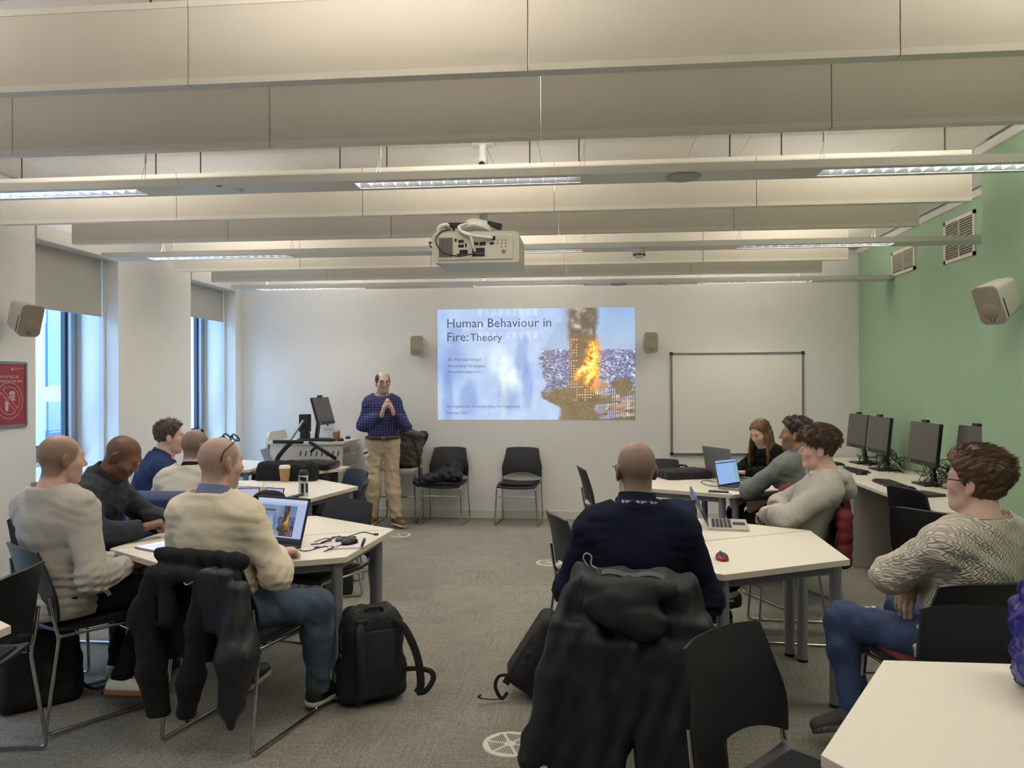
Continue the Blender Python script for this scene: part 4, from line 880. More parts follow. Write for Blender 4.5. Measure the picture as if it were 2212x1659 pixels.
class Field:
    def __init__(s, axes): s.ax = [np.asarray(a, np.float32) for a in axes]; s.F = np.full([len(a) for a in s.ax], .15, np.float32)
    def blk(s, lo, hi):
        sl = []; br = []
        for i in range(3):
            a = max(np.searchsorted(s.ax[i], lo[i]) - 1, 0); b = min(np.searchsorted(s.ax[i], hi[i]) + 1, len(s.ax[i])); sl.append(slice(a, b))
            sh = [1, 1, 1]; sh[i] = -1; br.append(s.ax[i][a:b].reshape(sh))
        return tuple(sl), br
    def add(s, prims, k=.03, infl=0.0):
        for p in prims:
            lo, hi = p_bounds(p, k + .03 + infl); sl, (X, Y, Z) = s.blk(lo, hi); B = s.F[sl]
            if B.size == 0: continue
            d = p_dist(p, X, Y, Z, infl).astype(np.float32)
            if k > 0:
                h = np.clip(.5 + .5 * (B - d) / k, 0, 1); s.F[sl] = B + (d - B) * h - k * h * (1 - h)
            else: s.F[sl] = np.minimum(B, d)
        return s
    def sub(s, prims, k=.01, infl=0.0):
        for p in prims:
            lo, hi = p_bounds(p, k + .03 + infl); sl, (X, Y, Z) = s.blk(lo, hi); B = s.F[sl]
            if B.size == 0: continue
            d = -p_dist(p, X, Y, Z, infl).astype(np.float32); h = np.clip(.5 - .5 * (B - d) / k, 0, 1); s.F[sl] = B + (d - B) * h + k * h * (1 - h)
        return s
    def cut(s, p, n, k=.006):
        """remove the side the normal points to"""
        n = np.array(n, float); n /= np.linalg.norm(n); X, Y, Z = np.meshgrid(*s.ax, indexing='ij', sparse=True)
        d = ((X - p[0]) * n[0] + (Y - p[1]) * n[1] + (Z - p[2]) * n[2]).astype(np.float32); s.F = np.maximum(s.F, d); return s
    def disp(s, fn):
        X, Y, Z = np.meshgrid(*s.ax, indexing='ij', sparse=True); s.F = (s.F + fn(X, Y, Z)).astype(np.float32); return s
    def mesh(s):
        F = s.F; F[0], F[-1], F[:, 0], F[:, -1], F[:, :, 0], F[:, :, -1] = [.05] * 6
        I = F < 0; n = [d - 1 for d in F.shape]
        cnt = np.zeros(n, np.uint8)
        for a in (0, 1):
            for b in (0, 1):
                for c in (0, 1): cnt += I[a:a + n[0], b:b + n[1], c:c + n[2]]
        act = np.argwhere((cnt > 0) & (cnt < 8)); N = len(act)
        idx = np.full(n, -1, np.int32); idx[act[:, 0], act[:, 1], act[:, 2]] = np.arange(N)
        i, j, k = act.T; val = np.empty((N, 2, 2, 2), np.float32); pos = np.empty((N, 2, 3), np.float32)
        for a in (0, 1):
            pos[:, a, 0] = s.ax[0][i + a]; pos[:, a, 1] = s.ax[1][j + a]; pos[:, a, 2] = s.ax[2][k + a]
            for b in (0, 1):
                for c in (0, 1): val[:, a, b, c] = F[i + a, j + b, k + c]
        acc = np.zeros((N, 3)); w = np.zeros(N)
        for b in (0, 1):
            for c in (0, 1):
                for ax in range(3):
                    v0, v1 = ((val[:, 0, b, c], val[:, 1, b, c]), (val[:, b, 0, c], val[:, b, 1, c]), (val[:, b, c, 0], val[:, b, c, 1]))[ax]
                    m = (v0 < 0) != (v1 < 0); t = np.where(m, v0 / np.where(m, v0 - v1, 1), 0)
                    o = [x for x in range(3) if x != ax]
                    P = np.empty((N, 3)); P[:, ax] = pos[:, 0, ax] + t * (pos[:, 1, ax] - pos[:, 0, ax]); P[:, o[0]] = pos[:, b, o[0]]; P[:, o[1]] = pos[:, c, o[1]]
                    acc += P * m[:, None]; w += m
        Vv = acc / w[:, None]; Q = []
        for ax in range(3):
            A = np.moveaxis(I, ax, 0); e = np.argwhere(A[:-1, 1:-1, 1:-1] != A[1:, 1:-1, 1:-1]); 
            if not len(e): continue
            o = [x for x in range(3) if x != ax]; g = np.empty_like(e); g[:, ax] = e[:, 0]; g[:, o[0]] = e[:, 1] + 1; g[:, o[1]] = e[:, 2] + 1
            ins = I[g[:, 0], g[:, 1], g[:, 2]]
            def cell(u, v): q = g.copy(); q[:, o[0]] -= u; q[:, o[1]] -= v; return idx[q[:, 0], q[:, 1], q[:, 2]]
            quad = np.stack([cell(1, 1), cell(0, 1), cell(0, 0), cell(1, 0)], 1)
            flip = ins if ax != 1 else ~ins
            quad[~flip] = quad[~flip][:, ::-1]; Q.append(quad)
        return Vv, np.concatenate(Q)
def np_mesh(name, V_, Q, m, col=None, smooth=True, relax=0):
    if relax:
        E = np.concatenate([Q[:, [0, 1]], Q[:, [1, 2]], Q[:, [2, 3]], Q[:, [3, 0]]])
        for _ in range(relax):
            S = np.zeros_like(V_); c = np.zeros(len(V_)); np.add.at(S, E[:, 0], V_[E[:, 1]]); np.add.at(c, E[:, 0], 1); V_ = V_ * .5 + .5 * S / np.maximum(c, 1)[:, None]
    me = bpy.data.meshes.new(name); me.vertices.add(len(V_)); me.vertices.foreach_set('co', np.ascontiguousarray(V_, np.float32).ravel())
    me.loops.add(Q.size); me.loops.foreach_set('vertex_index', Q.ravel().astype(np.int32)); me.polygons.add(len(Q)); me.polygons.foreach_set('loop_start', np.arange(0, Q.size, 4, dtype=np.int32))
    me.update(calc_edges=True); me.validate()
    if m: me.materials.append(m)
    if smooth: me.polygons.foreach_set('use_smooth', np.ones(len(me.polygons), bool))
    if col is not None and len(col) == len(me.vertices):
        at = me.color_attributes.new('col', 'FLOAT_COLOR', 'POINT'); c = np.ones((len(V_), 4), np.float32); c[:, :3] = col; at.data.foreach_set('color', c.ravel())
    return me
def uni_axes(prims, res, g=.03):
    B = [p_bounds(p, g) for p in prims]; lo = np.min([b[0] for b in B], 0); hi = np.max([b[1] for b in B], 0)
    return [np.arange(lo[i], hi[i] + res, res) for i in range(3)]
def mixed_axes(prims, coarse, fines, fine, g=.03):
    B = [p_bounds(p, g) for p in prims]; lo = np.min([b[0] for b in B], 0); hi = np.max([b[1] for b in B], 0); out = []
    for i in range(3):
        x = lo[i]; a = [x]
        while x < hi[i]:
            x += fine if any(f[0][i] <= x <= f[1][i] for f in fines) else coarse; a.append(x)
        out.append(np.array(a))
    return out
def folds(amp, wl, seed, d=None, n=4, jit=.45):
    """smooth cloth folds as a displacement function"""
    rs = np.random.RandomState(seed); W = []
    for k in range(n):
        v = rs.randn(3) if d is None else np.array(d, float) + jit * rs.randn(3); v /= np.linalg.norm(v); W.append((v * 2 * PI / (wl * rs.uniform(.7, 1.5)), rs.uniform(0, 6.28), rs.randn(3) * 2 * PI / (wl * 3.2), rs.uniform(0, 6.28)))
    def fn(X, Y, Z):
        s = 0
        for k1, p1, k2, p2 in W: s = s + np.sin(k1[0] * X + k1[1] * Y + k1[2] * Z + p1 + 1.4 * np.sin(k2[0] * X + k2[1] * Y + k2[2] * Z + p2))
        return (amp / n ** .5) * s
    return fn
# ---------------------------------------------------------------- people
def rotm(yaw=0, pitch=0, roll=0):
    return np.array((Matrix.Rotation(math.radians(yaw), 3, 'Z') @ Matrix.Rotation(math.radians(-pitch), 3, 'X') @ Matrix.Rotation(math.radians(roll), 3, 'Y')))
def hand_prims(w, d, n, side, curl=(25, 35, 20), spread=1.0, s=1.0, tcl=.35):
    w = np.array(w, float); d = np.array(d, float); d /= np.linalg.norm(d); n = np.array(n, float); n -= d * (n @ d); n /= np.linalg.norm(n)
    l = np.cross(d, n) * side        # towards the thumb
    P = []; F_ = []
    for i, (off, kl, ln) in enumerate(((.031, .090, 1.0), (.0105, .094, 1.1), (-.0105, .090, 1.02), (-.030, .082, .8))):
        b = w + d * .012 * s + l * off * .62 * s; kn = w + d * kl * s + l * off * s - n * (.004 if i in (1, 2) else 0); P.append(rc(b, kn, .0165 * s, .0128 * s)); a = 0; p = kn
        dd = d + l * off * 2.2 * (spread - .6)
        dd = dd / np.linalg.norm(dd)
        for L_, c, r0, r1 in ((.043, curl[0], .0108, .0098), (.027, curl[1], .0098, .0088), (.021, curl[2], .0088, .0074)):
            a += math.radians(c + 4 * i); q = p + (dd * math.cos(a) + n * math.sin(a)) * L_ * ln * s; F_.append(rc(p, q, r0 * s, r1 * s)); p = q
    t0 = w + d * .018 * s + l * .022 * s + n * .004; t1 = t0 + (d * .62 + l * .66 + n * tcl) * .043 * s; t2 = t1 + (d * .9 + l * .22 + n * tcl * 1.3) * .034 * s; t3 = t2 + (d * .95 + l * .02 + n * tcl * 1.5) * .026 * s
    P.append(rc(t0, t1, .017 * s, .0125 * s)); F_ += [rc(t1, t2, .0122 * s, .0105 * s), rc(t2, t3, .0105 * s, .0082 * s)]
    return P, F_
HC, HRr = V3(0, -.016, .028), V3(.0765, .0985, .0905)     # cranium in head space
def person(label, loc, heading, skin, hair=None, top=None, legs=None, shoes=None, zp=.56, lean=4, side=0, twist=0, bulk=1.0, belly=0.0, head=(0, 0, 0), neckf=.0, armL=None, armR=None, kneeL=None, kneeR=None, ankL=None, ankR=None, toeL=None, toeR=None,
           res=.009, hres=.0046, s=1.0, brow=(60, 45, 35), beard=None, eyes=True, shw=.178, hscale=1.0, seed=1, nose=1.0):
    R_ = np.array(Matrix.Rotation(math.radians(-lean), 3, 'X') @ Matrix.Rotation(math.radians(side), 3, 'Y')); RT = R_ @ rotm(twist)
    pel = V3(0, 0, zp)
    def S(x, y, z): return pel + (RT if z > .25 else R_) @ (V3(x, y, z) * s)
    b = bulk
    rx = RT @ V3(1, 0, 0)
    torso = [el(S(0, -.012, .0), V3(.172 * b, .125 * b, .115) * s, R_), el(S(0, .012 + belly * .45, .15), V3(.150 * b, .112 * b + belly * .55, .14) * s, R_), el(S(0, .0, .34), V3(.166 * b, .112 * b, .17) * s, RT), rc(S(-shw + .03, -.01, .428), S(0, -.012, .445), .056 * s * (.5 + .5 * b), .064 * s), rc(S(shw - .03, -.01, .428), S(0, -.012, .445), .056 * s * (.5 + .5 * b), .064 * s)]
    nb = S(0, -.018, .50); torso += [rc(S(-.125, -.022, .445), nb + V3(0, 0, .02), .045 * s, .05 * s), rc(S(.125, -.022, .445), nb + V3(0, 0, .02), .045 * s, .05 * s)]
    hip = {-1: S(-.092, .0, -.015), 1: S(.092, .0, -.015)}; sh = {-1: S(-shw, -.008, .415), 1: S(shw, -.008, .415)}
    kn = {-1: V3(*(kneeL or (-.13, .42, .50))), 1: V3(*(kneeR or (.13, .42, .50)))}; an = {-1: V3(*(ankL or (-.13, .44, .095))), 1: V3(*(ankR or (.13, .44, .095)))}
    toe = {-1: V3(*(toeL or (an[-1] + V3(-.03, .16, -.055)))), 1: V3(*(toeR or (an[1] + V3(.03, .16, -.055))))}
    leg = []; shin = []
    for q in (-1, 1):
        leg += [rc(hip[q], kn[q], .088 * s * (.45 + .55 * b), .060 * s)]; m_ = kn[q] * .68 + an[q] * .32; bk = np.cross(kn[q] - an[q], V3(1, 0, 0)); bk = bk / (np.linalg.norm(bk) + 1e-6)
        shin += [rc(kn[q], m_, .058 * s, .056 * s), rc(m_, an[q], .055 * s, .037 * s)]
    arms = []; hands = []; fing = []; wr = {}; elb = {}
    for q, A in ((-1, armL), (1, armR)):
        if A is None: A = dict(e=(q * .05, .05, -.28), w=(-q * .05, .22, -.02))
        e = sh[q] + V3(*A['e']) * s if not A.get('abs') else V3(*A['e']); w = e + V3(*A['w']) * s if not A.get('abs') else V3(*A['w']); wr[q] = w; elb[q] = e
        arms += [rc(sh[q], e, .053 * s * (.5 + .5 * b), .043 * s), rc(e, e * .6 + w * .4, .044 * s, .040 * s), rc(e * .6 + w * .4, w, .040 * s, .029 * s)]
        hd = A.get('hd', (w - e) / np.linalg.norm(w - e)); P, Fn = hand_prims(w + np.array(hd) / np.linalg.norm(hd) * .008, hd, A.get('hn', (0, 0, -1)), q if not A.get('flip') else -q, A.get('curl', (25, 35, 20)), A.get('spread', 1.0), s); hands += P; fing += Fn
    H = rotm(*head); hc = nb + V3(0, .012, .02) * s + RT @ V3(0, neckf * .6, .0) + rotm(head[0] * .5, head[1] * .6, head[2] * .6) @ V3(0, .028 + neckf * .4, .136) * s
    hs = s * hscale * .98
    def HP(x, y, z): return hc + H @ (V3(x, y, z) * hs)
    neck = [rc(nb + V3(0, -.004, -.03), HP(0, -.028, -.055), .062 * s * (.6 + .4 * b), .058 * hs), rc(nb + V3(0, .02, -.03), HP(0, .012, -.085), .050 * s, .044 * hs)]
    crn = [el(HP(*HC), HRr * hs, H)]
    hd_ = crn + [el(HP(0, .026, -.038), V3(.061, .064, .078) * hs, H), rc(HP(-.036, .02, -.078), HP(0, .062, -.098), .024 * hs, .023 * hs), rc(HP(.036, .02, -.078), HP(0, .062, -.098), .024 * hs, .023 * hs), rc(HP(-.034, .072, .024), HP(.034, .072, .024), .016 * hs), el(HP(-.042, .058, -.022), V3(.026, .026, .026) * hs, H), el(HP(.042, .058, -.022), V3(.026, .026, .026) * hs, H)]
    face = [rc(HP(0, .088, .012), HP(0, .108 * (.9 + .1 * nose), -.026), .0085 * hs, .0125 * hs), el(HP(-.012, .098, -.030), V3(.009, .011, .008) * hs, H), el(HP(.012, .098, -.030), V3(.009, .011, .008) * hs, H), rc(HP(-.017, .083, -.058), HP(.017, .083, -.058), .0085 * hs), rc(HP(-.015, .083, -.068), HP(.015, .083, -.068), .0095 * hs)]
    ears = []; earsub = []
    for q in (-1, 1):
        Re = H @ np.array(Matrix.Rotation(math.radians(q * 22), 3, 'Z')); ears.append(el(HP(q * .080, -.014, -.006), V3(.010, .020, .032) * hs, Re)); ears.append(el(HP(q * .077, -.006, -.032), V3(.008, .011, .014) * hs, Re)); earsub.append(el(HP(q * .0885, -.008, -.002), V3(.006, .010, .018) * hs, Re))
    eyesub = [el(HP(q * .032, .101, .003), V3(.0165, .016, .0105) * hs, H) for q in (-1, 1)]
    feet = [rc(an[q] + V3(0, 0, -.01), toe[q], .034 * s, .026 * s) for q in (-1, 1)]
    allp = torso + leg + shin + arms + hands + fing + neck + hd_ + face + ears + feet
    hb = (hc - .16, hc + .16); fin = [hb]
    for q in (-1, 1):
        A = (armL, armR)[0 if q < 0 else 1]
        if A is None or A.get('vis', True): fin.append((wr[q] - .17, wr[q] + .17))
    Fd = Field(mixed_axes(allp, .016, fin, hres)); Fd.add(torso, .05, -.010).add(leg + shin, .04, -.008).add(arms, .035, -.006).add(feet, .02, -.008).add(neck, .03).add(hd_, .022).add(hands, .016).add(fing, .005).add(face, .007).sub(eyesub, .012).add(ears, .008).sub(earsub, .006)
    Vb, Qb = Fd.mesh()
    # colours
    sk = np.array(lin(skin)); L_ = (Vb - hc) @ H / hs; x, y, z = L_.T; col = np.tile(sk, (len(Vb), 1)); hm = np.linalg.norm(L_, axis=1) < .17
    def mixc(mask, c): col[:] = col * (1 - mask[:, None]) + np.array(c) * mask[:, None]
    ss = lambda a, b_, t: np.clip((t - a) / (b_ - a), 0, 1) ** 2 * (3 - 2 * np.clip((t - a) / (b_ - a), 0, 1))
    red = sk * np.array((1.02, .72, .70))
    mixc(.45 * hm * ss(.068, .082, np.abs(x)) * (np.abs(y + .012) < .035) * (np.abs(z + .01) < .045), red)
    mixc(.7 * hm * np.clip(1.3 - (x / .024) ** 2 - ((z + .064) / .011) ** 2, 0, 1) * (y > .07), sk * np.array((.92, .55, .55)))
    mixc(.25 * hm * np.clip(1.2 - ((np.abs(x) - .04) / .022) ** 2 - ((z + .03) / .025) ** 2, 0, 1) * (y > .04), red)
    for q in (-1, 1):
        hw_ = np.min(np.stack([np.linalg.norm(Vb - (wr[q] + t_) , axis=1) for t_ in (V3(0, 0, 0),)]), 0); mixc(.3 * ss(.14, .05, hw_), red)
    mixc(.85 * hm * np.clip(1.25 - ((np.abs(x) - .032) / .019) ** 2 - ((z - .026 + .12 * (np.abs(x) - .03) ** 2) / .0052) ** 2, 0, 1) * (y > .05), lin(brow))
    if beard: mixc(beard[1] * hm * ss(-.028, -.05, z) * ss(-.02, .01, y) * (1 - np.clip(1.3 - (x / .026) ** 2 - ((z + .064) / .010) ** 2, 0, 1)), lin(beard[0]))
    if hair and hair.get('shave'):
        hcol, amt, bald = hair['shave']; yh = np.interp(z, [-.10, -.05, 0, .05, .08, .12], [-.05, -.012, .035, .055, .075, .09]); m_ = hm * ss(.012, -.012, y - yh) * ss(-.10, -.07, z)
        if bald: m_ = m_ * (1 - bald * np.clip(1.5 - np.hypot(x / .06, (y - .03) / .095) ** 2, 0, 1) * ss(.03, .085, z))
        mixc(amt * m_, lin(hcol))
    nm = 'person'
    M_sk = mat('skin_%d' % seed, skin, .48, attr='col', noise=(38, .07), bump=(160, .06), spec=.4)
    body = bpy.data.objects.new(nm, np_mesh(nm, Vb, Qb, M_sk, col, relax=1)); C.objects.link(body); body.location = (loc[0], loc[1], 0); body.rotation_euler = (0, 0, math.radians(heading - 90)); tag(body, label, 'person', 'people in the room')
    def child(n_, F_, m, relax=1, c=None, lb=None):
        V_, Q_ = F_.mesh(); o = bpy.data.objects.new(n_, np_mesh(n_, V_, Q_, m, c, relax=relax)); C.objects.link(o); o.parent = body
        if lb: o['label'] = lb
        return o
    # eyes
    if eyes:
        M_ey = mat('eye_white', (206, 196, 188), .3); M_ir = mat('eye_iris', (52, 40, 32), .2)
        for q in (-1, 1):
            mb = MB().ell(HP(q * .032, .0725, .003), (.0112 * hs,) * 3, 12, 8); e_ = obj('eye', mb, M_ey, body, smooth=60); d_ = H @ V3(0, 1, 0)
            obj('iris', MB().ell(HP(q * .032, .0725 + .0072, .003), (.0056 * hs,) * 3, 10, 6), M_ir, e_, smooth=60)
    # upper garment
    g = top or {}; t_ = g.get('t', .014)
    Ft = Field(uni_axes(torso + arms, res, t_ + .05)); Ft.add(torso, .06, t_).add([p for i, p in enumerate(arms)], .05, t_ * g.get('sleeve', 1.0))
    if g.get('hem_drop'): Ft.add([el(S(0, -.005, -.03), V3(.182 * b, .138 * b + belly * .3, .10) * s, R_)], .05, t_)
    if g.get('extra'): Ft.add(g['extra'](S, nb, HP), .03)
    Ft.disp(folds(g.get('fold', .004), g.get('wl', .085), seed * 7 + 1, g.get('fdir', (.3, .2, 1))))
    X, Y, Z = np.meshgrid(*Ft.ax, indexing='ij', sparse=True); cr = g.get('crease', .0055); zw = S(0, 0, .06)[2]
    Ft.F += (cr * 1.1 * np.exp(-((Z - zw) / .085) ** 2) * np.sin(2 * PI * Z / .036 + 1.6 * np.sin(X * 17 + seed) + 1.1 * np.sin(Y * 23))).astype(np.float32)
    for q in (-1, 1):
        u = elb[q] - sh[q]; u /= np.linalg.norm(u); v = wr[q] - elb[q]; v /= np.linalg.norm(v); w_ = u + v; w_ /= np.linalg.norm(w_) + 1e-6
        for c_, d_, rr_, wl_ in ((elb[q], w_, .10, .030), (sh[q] * .85 + S(0, .0, .36) * .15, (u + V3(-q * .6, 0, .2)), .10, .042)):
            d_ = d_ / np.linalg.norm(d_); sl, (X, Y, Z) = Ft.blk(c_ - .2, c_ + .2); t = (X - c_[0]) * d_[0] + (Y - c_[1]) * d_[1] + (Z - c_[2]) * d_[2]; r2 = (X - c_[0]) ** 2 + (Y - c_[1]) ** 2 + (Z - c_[2]) ** 2
            Ft.F[sl] += (cr * np.exp(-r2 / rr_ ** 2) * np.sin(2 * PI * t / wl_ + 1.2 * np.sin(X * 31 + Z * 19 + seed))).astype(np.float32)
    hem = g.get('hem', -.02); Ft.cut(S(0, 0, hem), R_ @ V3(0, 0, -1))
    for q in (-1, 1):
        u = (wr[q] - elb[q]); u /= np.linalg.norm(u); cp = wr[q] - u * g.get('cuff', .0)
        sl, (X, Y, Z) = Ft.blk(cp - .09, cp + .12); d = (X - cp[0]) * u[0] + (Y - cp[1]) * u[1] + (Z - cp[2]) * u[2]; rad = np.sqrt((X - cp[0]) ** 2 + (Y - cp[1]) ** 2 + (Z - cp[2]) ** 2); Ft.F[sl] = np.where((rad < .12) & (d > -.06), np.maximum(Ft.F[sl], d), Ft.F[sl])
    na = HP(0, -.02, -.06) - nb; na /= np.linalg.norm(na); cp = nb + na * g.get('neck', .018); sl, (X, Y, Z) = Ft.blk(cp - .13, cp + .16); d = (X - cp[0]) * na[0] + (Y - cp[1]) * na[1] + (Z - cp[2]) * na[2]; rr_ = np.sqrt(np.maximum((X - cp[0]) ** 2 + (Y - cp[1]) ** 2 + (Z - cp[2]) ** 2 - d * d, 0)); Ft.F[sl] = np.where(rr_ < .105, np.maximum(Ft.F[sl], d), Ft.F[sl])
    tp = child(g.get('name', 'jumper'), Ft, g['mat'], relax=g.get('relax', 1))
    if g.get('hood'): Fq = Field(uni_axes(g['hood'](S, nb, HP), .008, .06)); Fq.add(g['hood'](S, nb, HP), .03).disp(folds(.005, .07, seed, (.6, .2, .6))); child('hood', Fq, g['mat']).parent = tp
    if g.get('collar'):
        cm, r0, r1, h0, h1, w_ = g['collar']; up = Vector(na); sx = Vector(rx); sx = (sx - up * sx.dot(up)).normalized(); fy = up.cross(sx)
        def cf(u, v):
            a = 2 * PI * u; r = r0 + (r1 - r0) * v; return Vector(nb) + up * (h0 + (h1 - h0) * v + .010 * math.sin(-a) * 0) + sx * (r * 1.02 * math.cos(a)) + fy * (r * 1.04 * math.sin(a)) + up * (-.02 * max(0, math.sin(a)))
        obj('collar', MB().sheet(cf, 30, 4, w_), cm, tp, smooth=60)
    # trousers
    l_ = legs or {}; tt = l_.get('t', .014); Fl = Field(uni_axes(torso[:1] + leg + shin, res * 1.1, tt + .05)); Fl.add(torso[:1], .05, tt * .6).add(leg, .05, tt).add(shin, .035, tt + l_.get('wide', .004)).disp(folds(l_.get('fold', .004), .09, seed * 7 + 2)); Fl.cut(S(0, 0, .085), R_ @ V3(0, 0, 1))
    for q in (-1, 1):
        u = (an[q] - kn[q]); u /= np.linalg.norm(u); cp = an[q] - u * l_.get('ank', -.01); sl, (X, Y, Z) = Fl.blk(cp - .10, cp + .12); d = (X - cp[0]) * u[0] + (Y - cp[1]) * u[1] + (Z - cp[2]) * u[2]; rad = np.sqrt((X - cp[0]) ** 2 + (Y - cp[1]) ** 2 + (Z - cp[2]) ** 2); Fl.F[sl] = np.where((rad < .125) & (d > -.07), np.maximum(Fl.F[sl], d), Fl.F[sl])
    child(l_.get('name', 'trousers'), Fl, l_['mat'])
    # shoes
    if shoes:
        for q in (-1, 1):
            f = toe[q] - (an[q] + V3(0, 0, -.055)); f /= np.linalg.norm(f); u_ = an[q] - kn[q]; u_ = -u_ / np.linalg.norm(u_); dn = -(u_ - f * (u_ @ f)); dn /= np.linalg.norm(dn); lt = np.cross(f, dn); hl = an[q] + dn * .052 - f * .035; tl = hl + f * .225 * s
            up_ = -dn; P = [rc(hl + up_ * .02, tl + up_ * .01 - f * .02, .036 * s, .034 * s, (lt, 1.12)), rc(hl + up_ * .055 + f * .012, hl + up_ * .02 + f * .15, .036 * s, .030 * s), rc(an[q] + up_ * .015, an[q] + dn * .02, .040 * s, .042 * s)]
            Fs = Field(uni_axes(P, .0065, .03)); Fs.add(P, .025); Fs.cut(hl + dn * .006, dn); Fs.cut(an[q] + up_ * shoes.get('high', .012), up_); so_ = child('shoe', Fs, shoes['mat'])
            P2 = [rc(hl + dn * .010 + f * .005, tl + dn * .010 - f * .03, .040 * s, .041 * s, (lt, 1.08))]; F2 = Field(uni_axes(P2, .006, .02)); F2.add(P2, .0); F2.cut(hl + dn * .022, dn); F2.cut(hl - dn * .004, -dn); o = child('sole', F2, shoes['sole']); o.parent = so_
            lc_ = MB()
            for k in range(5):
                c_ = hl + up_ * (.062 - .007 * k) + f * (.075 + .022 * k) + up_ * .012; lc_.tube([c_ - lt * .022, c_ + up_ * .006, c_ + lt * .022], .0032, 5)
            if shoes.get('lace'): obj('laces', lc_, shoes['lace'], so_, smooth=60)
    # hair
    if hair and hair.get('style'):
        st = hair['style']; rs = np.random.RandomState(seed); hm_ = hair['mat']; tb, ttp = hair.get('thick', (.010, .022))
        pr = [el(HP(*HC), HRr * hs, H)]; Fh = Field(uni_axes(pr, .0065, .075)); X, Y, Z = np.meshgrid(*Fh.ax, indexing='ij', sparse=True); dx, dy, dz = X - hc[0], Y - hc[1], Z - hc[2]
        lx, ly, lz = [(H[0, i] * dx + H[1, i] * dy + H[2, i] * dz) / hs for i in range(3)]
        base = p_dist(pr[0], X, Y, Z, 0); zz = np.clip((lz - .0) / .09, 0, 1); fr = hair.get('front', 0.0)
        th = tb + (ttp - tb) * zz * zz * (3 - 2 * zz) + fr * np.clip((ly - .0) / .08, 0, 1) * zz; hl_ = hair.get('line', ([-.12, -.09, -.05, 0, .04, .07, .10, .14], [-.075, -.06, -.028, .022, .045, .070, .10, .16]))
        cutv = (ly - np.interp(lz, *hl_)) * hs; Fh.F = (base - th * hs + folds(hair.get('rough', .004), hair.get('rwl', .03), seed + 40)(X, Y, Z)).astype(np.float32)
        Fh.F = np.maximum(Fh.F, cutv).astype(np.float32)
        if hair.get('bald'): Fh.F = np.maximum(Fh.F, hair['bald'](lx, ly, lz) * hs).astype(np.float32)
        Fh.F = np.maximum(Fh.F, (hair.get('nape', -.075) - lz) * hs).astype(np.float32); Fh.sub([el(HP(q * .084, -.010, -.012), V3(.016, .020, .030) * hs, H) for q in (-1, 1)], .006)
        Vh, Qh = Fh.mesh(); mb = MB(); mb.add(Vh.tolist(), Qh.tolist())
        n = hair.get('n', 0)
        if n:
            cnt = 0; tries = 0
            while cnt < n and tries < n * 8:
                tries += 1; v = rs.randn(3); v /= np.linalg.norm(v); p = HC + v * HRr; 
                if p[1] > np.interp(p[2], *hl_) - .004 or p[2] < hair.get('nape', -.075) + .01: continue
                if abs(p[0]) > .06 and abs(p[1] + .01) < .03 and p[2] < .025: continue
                if hair.get('bald') and hair['bald'](p[0], p[1], p[2]) > -.004: continue
                z_ = np.clip(p[2] / .09, 0, 1); th_ = tb + (ttp - tb) * z_ * z_ * (3 - 2 * z_) + fr * np.clip(p[1] / .08, 0, 1) * z_; nn = v / HRr; nn /= np.linalg.norm(nn); pts = hair['dir'](p, nn, th_, z_, rs); w_ = hair.get('w', .0035)
                mb.tube([HP(*q_) for q_ in pts], [w_ * hs * (1 - .75 * i / (len(pts) - 1)) for i in range(len(pts))], 4, caps=False); cnt += 1
        if hair.get('more'): hair['more'](mb, HP, hs, rs)
        ho = obj('hair', mb, hm_, body, smooth=180)
    return dict(body=body, HP=HP, hc=hc, H=H, hs=hs, nb=nb, S=S, na=na, rx=rx, wr=wr, elb=elb, sh=sh, top=tp, sk=M_sk, RT=RT)
def skinlike(name, rgb, rough=.85, **k): return mat(name, rgb, rough, **k)
M_lens = thin_glass('spectacle_lens', (.95, .97, .97))
def glasses(P, m, on='eyes', rim=True, lensw=.024, lensh=.017, thick=.0016, rnd=False, off=(0, 0, 0), pitch=0, side_only=False):
    HP = P['HP']; g = MB(); O = np.array(off, float); Rp = rotm(0, pitch, 0)
    def G(x, y, z):
        q = Rp @ V3(x, y + .02, z) + O; return HP(q[0], q[1] - .02, q[2])
    ln = MB()
    for q in (-1, 1):
        pts = []
        for k in range(20):
            a = 2 * PI * k / 20; c, s_ = math.cos(a), math.sin(a); e = 1.0 if rnd else .62
            pts.append(G(q * .033 + lensw * math.copysign(abs(c) ** e, c), .108 - .004 * abs(c), .001 + lensh * math.copysign(abs(s_) ** e, s_)))
        g.tube(pts, thick, 6, closed=True); ln.add([tuple(p) for p in pts], [tuple(range(20))])
        g.tube([G(q * .056, .106, .008), G(q * .076, .085, .010), G(q * .082, .0, .012), G(q * .081, -.03, -.004), G(q * .078, -.042, -.018)], thick * .95, 6)
    g.tube([G(-.010, .109, .004), G(0, .112, .006), G(.010, .109, .004)], thick, 6)
    o = obj('glasses', g, m, P['body'], smooth=60); obj('lenses', ln, M_lens, o); return o
